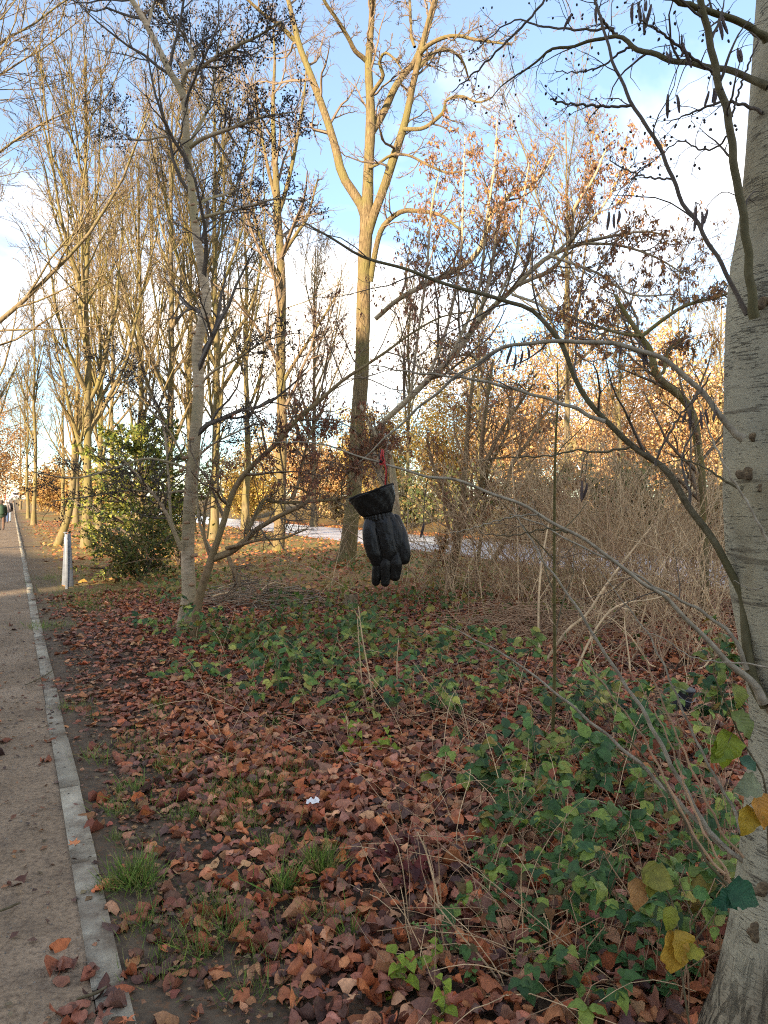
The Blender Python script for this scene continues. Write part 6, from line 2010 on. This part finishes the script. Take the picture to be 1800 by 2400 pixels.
# bucket half hidden behind the stems
bq = gpt(1589, 1682)
bucket = empty("bucket", (bq[0], bq[1], float(gh(*bq))), "grey plastic bucket half hidden behind shoots left of the smooth trunk", "bucket")
M['bucket'] = m_plain("grey_plastic_bucket", (0.035, 0.04, 0.05), 0.5, 0.15, 8)
zz = np.array([0.0, 0.005, 0.1, 0.185, 0.19, 0.205, 0.207, 0.19, 0.02])
rb = np.array([0.06, 0.072, 0.082, 0.09, 0.098, 0.098, 0.09, 0.087, 0.07])
Tubes().add(np.stack([0 * zz, 0 * zz, zz], -1), rb, 28).build("tub", M['bucket'], bucket)
hh = [(0.098 * math.cos(q), -0.098 * 0.2 - 0.02 * math.sin(q), 0.19 - 0.07 * math.sin(q)) for q in np.linspace(0, math.pi, 12)]
hh = [(a, -abs(0.075 * math.sin(q)) - 0.03, c) for (a, b, c), q in zip(hh, np.linspace(0, math.pi, 12))]
Tubes().add(np.array(hh), np.full(12, 0.003), 6).build("handle", M['galv'], bucket)
bucket.rotation_euler = (0.1, 0.12, 0.4)

# white scrap of paper
pq = gpt(733, 1914)
gx = np.random.default_rng(71)
V = np.array([(i / 6 - 0.5, j / 4 - 0.5, 0) for i in range(7) for j in range(5)], float) * np.array([0.07, 0.055, 1])
V[:, 2] = 0.012 + gx.random(35) * 0.022
V[:, :2] += gx.normal(size=(35, 2)) * 0.004
Qp = [(i * 5 + j, (i + 1) * 5 + j, (i + 1) * 5 + j + 1, i * 5 + j + 1) for i in range(6) for j in range(4)]
pp = new_obj("paper_scrap", mesh_raw("paper_scrap", V, Qp, None, False), m_plain("white_paper", (0.78, 0.78, 0.76), 0.7, 0.03))
pp.location = (pq[0], pq[1], float(gh(*pq)) + 0.055)
tag(pp, "crumpled white scrap of paper on the fallen leaves", "litter")

for lab, pts, rp in [("thin broken twig lying across the kerb edge", [(60, 1612), (85, 1600), (105, 1590), (122, 1578)], [1.2, 1.4, 1.6, 1.2]),
                     ("short stick lying on the path beside the near kerb end", [(180, 2360), (205, 2352), (225, 2345), (250, 2330)], [3, 4, 4, 3]),
                     ("curved twig lying on the gravel at the left edge", [(0, 2150), (20, 2142), (35, 2135), (48, 2130)], [2.5, 3, 3, 2])]:
    g3 = []
    for (a, b) in pts:
        q = gpt(a, b)
        g3.append((q[0], q[1], float(gh(*q)) + 0.026))
    g3 = np.array(g3)
    p, r = resample(g3, 14, [k * g3[0][1] / F for k in rp])
    o = Tubes().add(p, r, 7).build("fallen_stick", M['shoot'], None, g3[0])
    o.location = g3[0]
    tag(o, lab, "stick", "sticks on the ground")

# ------------------------------------------------------------------ brambles, herbs, hazel leaves
BL = [fine_leaf(30 + q, w_, cu, cr, fo, 0.035, 9, 0.86, 1.0, 0.07) for q, (w_, cu, cr, fo) in enumerate([(0.36, -0.25, -0.1, 0.2), (0.34, -0.45, -0.3, 0.25), (0.31, -0.15, 0.2, 0.15), (0.33, -0.6, -0.2, 0.3)])]
bl_me = []
for tv, tq, tu in BL:
    me = mesh_raw("leaf", tv, tq, None, True, np.ones((len(tv), 3)) * 0.1, tu)
    me.materials.append(M['bramble_leaf'])
    bl_me.append(me)
BR_PAL = [(0.042, 0.10, 0.034), (0.075, 0.155, 0.042), (0.15, 0.23, 0.05), (0.055, 0.125, 0.044), (0.21, 0.28, 0.06), (0.30, 0.31, 0.07)]


def bramble(label, px, py, spread, hgt, nst, nodes, single, rng, size=(0.05, 0.08), pal=BR_PAL, odd=0.06):
    q = gpt(px, py)
    t = empty("bramble", (q[0], q[1], float(gh(*q))), label, "bramble", "brambles on the woodland floor")
    o = np.array(t.location)
    npt = 10
    if not single:
        nodes = max(3, int(nodes * 0.62))
        nst = max(4, int(nst * 0.8))
    s = np.linspace(0, 1, npt)
    a = rng.uniform(0, 2 * np.pi, nst)
    L = spread * rng.uniform(0.45, 1.25, nst)
    hh = hgt * rng.uniform(0.5, 1.25, nst)
    Pn = np.empty((nst, npt, 3))
    b0 = o[:2] + rng.normal(size=(nst, 2)) * spread * 0.28
    Pn[:, :, 0] = b0[:, :1] + np.cos(a)[:, None] * L[:, None] * s
    Pn[:, :, 1] = b0[:, 1:] + np.sin(a)[:, None] * L[:, None] * s * 0.9
    Pn[:, :, 2] = gh(Pn[:, :, 0], Pn[:, :, 1]) + 0.01 + hh[:, None] * (4 * s * (1 - s) * 0.75 + 0.35 * np.sqrt(s))
    Pn[:, 1:] += rng.normal(size=(nst, npt - 1, 3)) * 0.012
    Tubes().add(Pn, rng.uniform(0.0016, 0.003, nst)[:, None] * np.linspace(1, 0.5, npt)[None], 4).build("stems", M['cane_dark'], t, o)
    row = np.repeat(np.arange(nst), nodes)
    ti = rng.uniform(0.12, 1, len(row)) * (npt - 1.01)
    i = ti.astype(int); f = (ti - i)[:, None]
    nodep = Pn[row, i] * (1 - f) + Pn[row, i + 1] * f
    k = len(row)
    out = rng.uniform(0, 2 * np.pi, k)
    pd = unit(np.stack([np.cos(out), np.sin(out) - 0.25, rng.uniform(0.0, 0.7, k)], -1))
    pet = nodep + pd * rng.uniform(0.03, 0.07, k)[:, None]
    Tubes().add(np.stack([nodep, (nodep + pet) / 2 + np.array([0, 0, 0.006]), pet], 1), np.full((k, 3), 0.0011), 3).build("leaf_stalks", M['shoot'], t, o)['kind'] = 'stuff'
    pos, Rr, sz, ti_ = [], [], [], []
    nrm = unit(np.stack([0.45 * rng.normal(size=k), 0.4 * rng.normal(size=k) - 0.35, np.ones(k)], -1))
    sb = rng.uniform(size[0], size[1], k)
    for off, sc_ in ((0.0, 1.1), (1.15, 0.92), (-1.15, 0.92)):
        flat = unit(pd - (pd * nrm).sum(-1, keepdims=True) * nrm)
        side = np.cross(nrm, flat)
        dd = unit(flat * math.cos(off) + side * math.sin(off) + 0.18 * rng.normal(size=(k, 3)) + np.array([0, 0, -0.18]))
        Rr.append(rot_from(dd, nrm)); sz.append(sb * sc_); pos.append(pet + dd * (sb * sc_ * 0.52)[:, None])
        ti_.append(rng.integers(0, 4, k))
    pos, Rr, sz, ti_ = np.concatenate(pos), np.concatenate(Rr), np.concatenate(sz), np.concatenate(ti_)
    pos[:, 2] = np.maximum(pos[:, 2], gh(pos[:, 0], pos[:, 1]) + 0.03)
    if single:
        for j in range(len(pos)):
            ob = new_obj("leaf", bl_me[ti_[j]], None, t)
            mt = np.eye(4); mt[:3, :3] = Rr[j] * sz[j]; mt[:3, 3] = pos[j] - o
            ob.matrix_basis = Matrix(mt.tolist())
    else:
        col = pick_col(rng, len(pos), pal, 0.25)
        kk = rng.random(len(pos)) < odd
        col[kk] = pick_col(rng, int(kk.sum()), [(0.24, 0.17, 0.03), (0.22, 0.06, 0.03), (0.3, 0.2, 0.05)])
        leaf_obj("leaves", [(BL[j], pos[ti_ == j], Rr[ti_ == j], sz[ti_ == j], col[ti_ == j]) for j in range(4)], M['green_leaf'], t, o)
    return t


br = np.random.default_rng(81)
for lab, px, py, sp, hg_, ns, nodes, single in [
    ("dark green bramble filling the lower right corner under the yellow leaf", 1480, 2230, 0.34, 0.26, 9, 5, True),
    ("bramble with glossy leaves at the bottom edge left of the trunk", 1300, 2330, 0.28, 0.20, 7, 5, True),
    ("bramble spreading beside the pale nettles, lower right", 1330, 2080, 0.34, 0.24, 9, 5, True),
    ("dark bramble at the left front end of the green patch", 1150, 2010, 0.34, 0.2, 8, 5, True),
    ("dense bramble at the base of the fanning shoots", 1560, 2080, 0.36, 0.28, 9, 5, True),
    ("bramble just under the fan of thin shoots, right of the sapling", 1440, 1900, 0.42, 0.25, 10, 5, True),
    ("bramble directly below the upright sapling", 1270, 1890, 0.42, 0.22, 11, 6, False),
    ("bramble in front of the grey bucket", 1560, 1800, 0.45, 0.3, 10, 6, False),
    ("bramble left of the sapling foot beside brown leaves", 1130, 1860, 0.4, 0.2, 9, 5, False),
    ("broad bramble mound in the middle of the verge, below the glove", 900, 1700, 0.6, 0.30, 16, 6, False),
    ("bramble mound right of the one below the glove", 1060, 1680, 0.65, 0.30, 18, 6, False),
    ("drooping bluish bramble mound left of the middle, before the brush heap", 655, 1660, 0.42, 0.42, 14, 7, False),
    ("bramble mound behind the drooping bluish one", 690, 1560, 0.7, 0.3, 16, 6, False),
    ("light green bramble patch behind the middle mound", 780, 1580, 0.5, 0.28, 10, 6, False),
    ("bramble patch before the dark hollow, left of the thicket", 1000, 1590, 0.8, 0.3, 18, 6, False),
    ("bramble patch at the thicket's front edge", 1190, 1610, 0.7, 0.3, 15, 6, False),
    ("ivy like bramble climbing round the alder's foot", 470, 1510, 0.6, 0.45, 12, 6, False),
    ("low bramble left of the alder's foot near the path", 365, 1500, 0.6, 0.22, 10, 5, False),
    ("small low bramble before the alder on the litter", 470, 1600, 0.45, 0.2, 9, 5, False),
    ("bramble sprig between alder and drooping mound", 560, 1560, 0.5, 0.25, 9, 5, False),
    ("bramble right of the alder's foot under the brush heap", 600, 1500, 0.7, 0.28, 10, 5, False),
    ("bramble under the canes right of the sapling", 1400, 1690, 0.5, 0.25, 10, 5, False),
    ("bramble patch beyond the middle mound, under the glove tip", 900, 1520, 0.8, 0.28, 12, 5, False),
    ("dark ivy like bramble against the smooth trunk", 1690, 1790, 0.22, 0.55, 12, 7, False),
    ("bramble tucked against the trunk's flared foot", 1640, 2290, 0.24, 0.2, 6, 4, False),
    ("tall bramble hiding the foot of the smooth trunk", 1700, 2330, 0.22, 0.34, 8, 6, False),
    ("bramble climbing at the right bottom corner before the trunk", 1740, 2200, 0.2, 0.4, 8, 6, False),
    ("bramble below the yellow torn leaf at the bottom edge", 1590, 2370, 0.22, 0.28, 8, 6, False),
    ("bramble filling between shoots and sapling, mid right", 1370, 1790, 0.45, 0.25, 10, 5, False),
    ("bramble along the back of the right hand green patch", 1480, 1740, 0.5, 0.28, 10, 5, False),
]:
    Y = F * H / (py - HY)
    if px > 1050:
        hg_ = hg_ * 1.35
    bramble(lab, px, py, sp, hg_, ns, nodes, single, br, (0.046, 0.078) if Y < 4 else (0.065, 0.105))


HL = leaf_template(0.12, -0.2, 0.40, 41)
herb_me = {}
HERB_COL = {'pale': (0.13, 0.25, 0.06), 'lime': (0.24, 0.33, 0.035), 'mid': (0.07, 0.17, 0.05)}
for kx, cc in HERB_COL.items():
    for j in range(3):
        tv, tq, tu = leaf_template(0.12 + 0.1 * j, -0.25 - 0.1 * j, 0.40, 41 + j)
        me = mesh_raw("leaf", tv, tq, None, True, np.tile(np.array(cc) * (0.85 + 0.15 * j), (len(tv), 1)), tu)
        me.materials.append(M['green_leaf'])
        herb_me[(kx, j)] = me
hr = np.random.default_rng(91)


def herb(label, px, py, hgt, nst, kind, pairs=5, size=0.045, spread=0.08):
    q = gpt(px, py)
    t = empty("nettle", (q[0], q[1], float(gh(*q))), label, "herb", "pale green herbs among the brambles")
    o = np.array(t.location)
    for k in range(nst):
        b = np.array([hr.normal() * spread, hr.normal() * spread, 0.0])
        b[2] = float(gh(o[0] + b[0], o[1] + b[1])) - o[2]
        tip = b + np.array([hr.normal() * 0.35 * hgt, hr.normal() * 0.3 * hgt, hgt * hr.uniform(0.6, 1.2)])
        p = resample([b, (b + tip) / 2 + hr.normal(size=3) * 0.015, tip], 8)
        Tubes().add(p, np.linspace(0.0018, 0.0009, 8), 4).build("stem", M['green_stem'], t)
        for j in range(pairs):
            f = 0.25 + 0.75 * j / (pairs - 1)
            c = p[min(7, int(f * 7))]
            aa = j * 1.57 + hr.uniform(0, 1)
            for sg in (0, math.pi):
                dd = np.array([math.cos(aa + sg), math.sin(aa + sg), hr.uniform(-0.35, 0.25)])
                R = rot_from(unit(dd)[None], unit(np.array([0.2 * hr.normal(), -0.2 + 0.2 * hr.normal(), 1.0]))[None])[0]
                s_ = size * hr.uniform(0.65, 1.15) * (1.1 - 0.4 * f)
                ob = new_obj("leaf", herb_me[(kind, int(hr.integers(0, 3)))], None, t)
                mt = np.eye(4); mt[:3, :3] = R * s_; mt[:3, 3] = c + unit(dd) * s_ * 0.55
                ob.matrix_basis = Matrix(mt.tolist())


M['green_stem'] = m_plain("green_stem", (0.13, 0.18, 0.06), 0.6)
for a in [
    ("yellow green herb at the bottom edge, centre right", 965, 2350, 0.13, 4, 'lime', 4, 0.065, 0.06),
    ("pale herb trailing above the bottom edge herb", 1125, 2260, 0.16, 5, 'pale', 5, 0.035, 0.07),
    ("pale nettle beside the brown dead stem", 1140, 2120, 0.2, 5, 'pale', 5, 0.038, 0.07),
    ("pale nettle clump in the heart of the right green patch", 1360, 2020, 0.24, 6, 'pale', 6, 0.045, 0.08),
    ("pale nettle clump left of the tan hanging leaf", 1440, 2120, 0.24, 6, 'pale', 6, 0.045, 0.07),
    ("lime green herb below the upright sapling", 1245, 1855, 0.2, 4, 'lime', 4, 0.06, 0.08),
    ("lime green herb right of the sapling foot", 1345, 1850, 0.22, 5, 'lime', 5, 0.055, 0.1),
    ("lime green herb in front of the middle bramble mound", 880, 1765, 0.2, 4, 'lime', 4, 0.08, 0.1),
    ("light green herb on the drooping mound's right", 760, 1620, 0.3, 5, 'mid', 5, 0.08, 0.15),
    ("mid green herb among near brambles, bottom right", 1390, 2300, 0.2, 5, 'mid', 5, 0.05, 0.08),
    ("mid green herb under the yellow torn leaf", 1540, 2330, 0.18, 5, 'mid', 5, 0.05, 0.07),
    ("pale herb sprig between the two near bramble plants", 1230, 2190, 0.2, 5, 'mid', 5, 0.045, 0.07),
    ("tiny pale herb on the brown litter, bottom centre", 985, 2260, 0.1, 3, 'pale', 4, 0.035, 0.05),
    ("light herb clump behind the near shoots", 1520, 2010, 0.25, 6, 'pale', 6, 0.04, 0.08),
]:
    herb(*a)

# dark red bramble sprig in the litter
rq = np.random.default_rng(95)
bramble("dark red leaved bramble sprig on the brown litter", 990, 2100, 0.14, 0.12, 4, 3, False, rq, (0.05, 0.075), [(0.10, 0.018, 0.016), (0.14, 0.025, 0.02), (0.07, 0.02, 0.018)], 0.0)

# hazel / viburnum leaves close to the camera at the right
def big_leaf_plant(name, label, stems, leaves, Y):
    base = tr(stems[0][0], Y)[0]
    t = empty(name, (base[0], base[1], float(gh(base[0], base[1]))), label, "sapling")
    o = np.array(t.location)
    allp = []
    for pts, r in stems:
        p, rr = limb(pts, Y, Y, r, 24)
        Tubes().add(p, rr, 7).build("stem", M['shoot'], t, o)
        allp.append(p)
    allp = np.concatenate(allp)
    stalk = Tubes()
    for (px, py, L, ang, tiltv, col, seed) in leaves:
        c = at(px, py, Y - 0.03)
        d = np.array([math.cos(ang), -0.25, -math.sin(ang)])
        R = rot_from(unit(d)[None], unit(np.array([0.3 * math.sin(ang) + tiltv, -1.0, 0.55]))[None])[0]
        s_ = L * Y / F
        tv, tq, tu = leaf_template(0.14, -0.25, 0.40, seed, n=9, tip=0.9)
        tv = tv.copy()
        edge = np.abs(tu[:, 1]) > 0.5
        tv[edge, 1] *= 1 + 0.08 * np.random.default_rng(seed).normal(size=edge.sum())
        me = mesh_raw("leaf", tv, tq, None, True, np.tile(np.array(col), (len(tv), 1)), tu)
        me.materials.append(M['green_leaf'])
        ob = new_obj("leaf", me, None, t)
        mt = np.eye(4); mt[:3, :3] = R * s_; mt[:3, 3] = c - o
        ob.matrix_basis = Matrix(mt.tolist())
        tip0 = c - unit(d) * s_ * 0.5
        e = allp[np.argmin(np.linalg.norm(allp - tip0, axis=1))]
        stalk.add(resample([e, (e + tip0) / 2 + np.array([0, 0, 0.006]), tip0], 6), np.linspace(0.0014, 0.001, 6), 4)
    stalk.build("leaf_stalks", M['shoot'], t, o)['kind'] = 'stuff'


dn = math.pi / 2
big_leaf_plant("hazel_sapling", "hazel shoot with large yellow green and orange leaves before the smooth trunk", [
    ([(1800, 2540), (1805, 2200), (1800, 1950), (1790, 1825), (1742, 1740), (1700, 1646), (1676, 1589)], [4, 3.5, 3, 2.6, 2.3, 2, 1.2])],
    [(1705, 1757, 92, dn * 1.05, 0.1, (0.20, 0.25, 0.02), 1), (1688, 1765, 60, 2.4, -0.2, (0.16, 0.22, 0.02), 2), (1732, 1632, 58, dn, 0.2, (0.17, 0.20, 0.03), 3), (1745, 1698, 72, 1.0, 0.3, (0.13, 0.17, 0.04), 4), (1757, 1842, 74, math.pi * 0.95, 0.0, (0.20, 0.23, 0.13), 5), (1752, 1925, 72, dn * 1.15, 0.0, (0.40, 0.27, 0.03), 6), (1790, 1900, 85, dn * 0.9, 0.1, (0.42, 0.20, 0.03), 7), (1690, 1590, 34, dn, 0.1, (0.16, 0.20, 0.04), 8), (1756, 1790, 44, 0.6, 0.2, (0.05, 0.12, 0.07), 9)], 1.9)
big_leaf_plant("viburnum_sapling", "leggy sapling with drooping yellow and tan leaves, lower right", [
    ([(1640, 2560), (1615, 2400), (1592, 2240), (1585, 2150), (1560, 2080), (1525, 2050), (1500, 2052)], [3, 2.6, 2.3, 2, 1.8, 1.5, 1]), ([(1592, 2240), (1640, 2190), (1690, 2120), (1712, 2075)], [2, 1.8, 1.6, 1.2])],
    [(1497, 2098, 72, dn, 0.0, (0.36, 0.19, 0.07), 11), (1545, 2058, 80, 0.35, 0.1, (0.22, 0.21, 0.035), 12), (1530, 2075, 60, dn * 1.1, 0.1, (0.2, 0.2, 0.03), 13), (1580, 2235, 92, dn * 1.05, 0.0, (0.42, 0.25, 0.035), 14), (1601, 2225, 80, dn * 0.9, 0.2, (0.40, 0.26, 0.03), 15), (1630, 2232, 44, 0.1, 0.2, (0.30, 0.28, 0.03), 16), (1700, 2110, 62, 2.9, 0.1, (0.02, 0.09, 0.045), 17), (1745, 2098, 80, 0.35, 0.1, (0.025, 0.10, 0.045), 18), (1572, 2155, 56, dn * 1.2, 0.0, (0.22, 0.24, 0.03), 19), (1645, 1965 + 130, 40, 0.3, 0.0, (0.1, 0.22, 0.06), 20)], 1.95)

# thin dry stems all through the undergrowth, too fine to count
def dry_stems():
    r = np.random.default_rng(97)
    n = 900
    px = np.concatenate([r.uniform(450, 1700, n // 2), r.uniform(950, 1760, n - n // 2)])
    py = np.concatenate([r.uniform(1430, 1800, n // 2), r.uniform(1560, 2380, n - n // 2)])
    Y = F * H / (py - HY)
    X = (px - 900) / F * Y
    d = unit(np.stack([0.9 * r.normal(size=n) - 0.25, 0.6 * r.normal(size=n), r.uniform(0.15, 1.4, n)], -1))
    ln = r.uniform(0.15, 0.75, n)
    npt = 7
    A = np.empty((n, npt, 3))
    A[:, 0] = np.stack([X, Y, gh(X, Y)], -1)
    for q in range(1, npt):
        d = unit(d + 0.1 * r.normal(size=d.shape) + np.array([0, 0, -0.10]))
        A[:, q] = A[:, q - 1] + d * (ln / (npt - 1))[:, None]
    A[:, :, 2] = np.maximum(A[:, :, 2], gh(A[:, :, 0], A[:, :, 1]) + 0.02)
    R = (r.uniform(0.0011, 0.0024, n) * (1 + 0.06 * Y))[:, None] * np.linspace(1, 0.5, npt)[None]
    return Tubes().add(A[::2], R[::2], 4), Tubes().add(A[1::2], R[1::2], 4)


ta, tb_ = dry_stems()
tag(ta.build("dry_stalks", M['cane']), "thin straw coloured dry stalks scattered through the brambles", "stalks", kind='stuff')
tag(tb_.build("dry_stalks", M['cane_dark']), "thin red brown dead stalks scattered through the brambles", "stalks", kind='stuff')

# dead grass stalks and thin stems standing in the foreground, one plant each
for lab, pts, r in [
    ("thin tan dead stalk standing in front of the middle mound", [(880, 1700), (868, 1600), (850, 1500), (840, 1420)], [2, 1.8, 1.4, 0.8]),
    ("pale bare stalk left of the one before the middle mound", [(868, 1680), (850, 1610), (842, 1520), (838, 1450)], [1.6, 1.5, 1.2, 0.8]),
    ("short whitish stalk right of the tan dead stalk", [(932, 1690), (932, 1620), (930, 1560), (934, 1500)], [2, 1.8, 1.4, 0.8]),
    ("brown dead stalk rising from the litter, lower centre", [(1038, 2185), (1025, 2100), (1000, 2000), (978, 1950)], [3.4, 3, 2.4, 1.4]),
    ("long dead cane lying diagonally at the lower right", [(1190, 2330), (1140, 2260), (1070, 2180), (1000, 2090)], [3, 2.6, 2.2, 1.4]),
]:
    Y = F * H / (pts[0][1] - HY)
    tree("dead_stalk", lab, "stalk", [limb(pts, Y, Y + 0.1, r, 16)], [dict(k=3, t0=0.5, t1=1, ang=0.6, ratio=0.25, npts=5, wig=0.1, up=0.0, rmin=0.001)], M['cane'], M['cane'], rq, sides=6, limb_names=["stem"], rough=0.0)
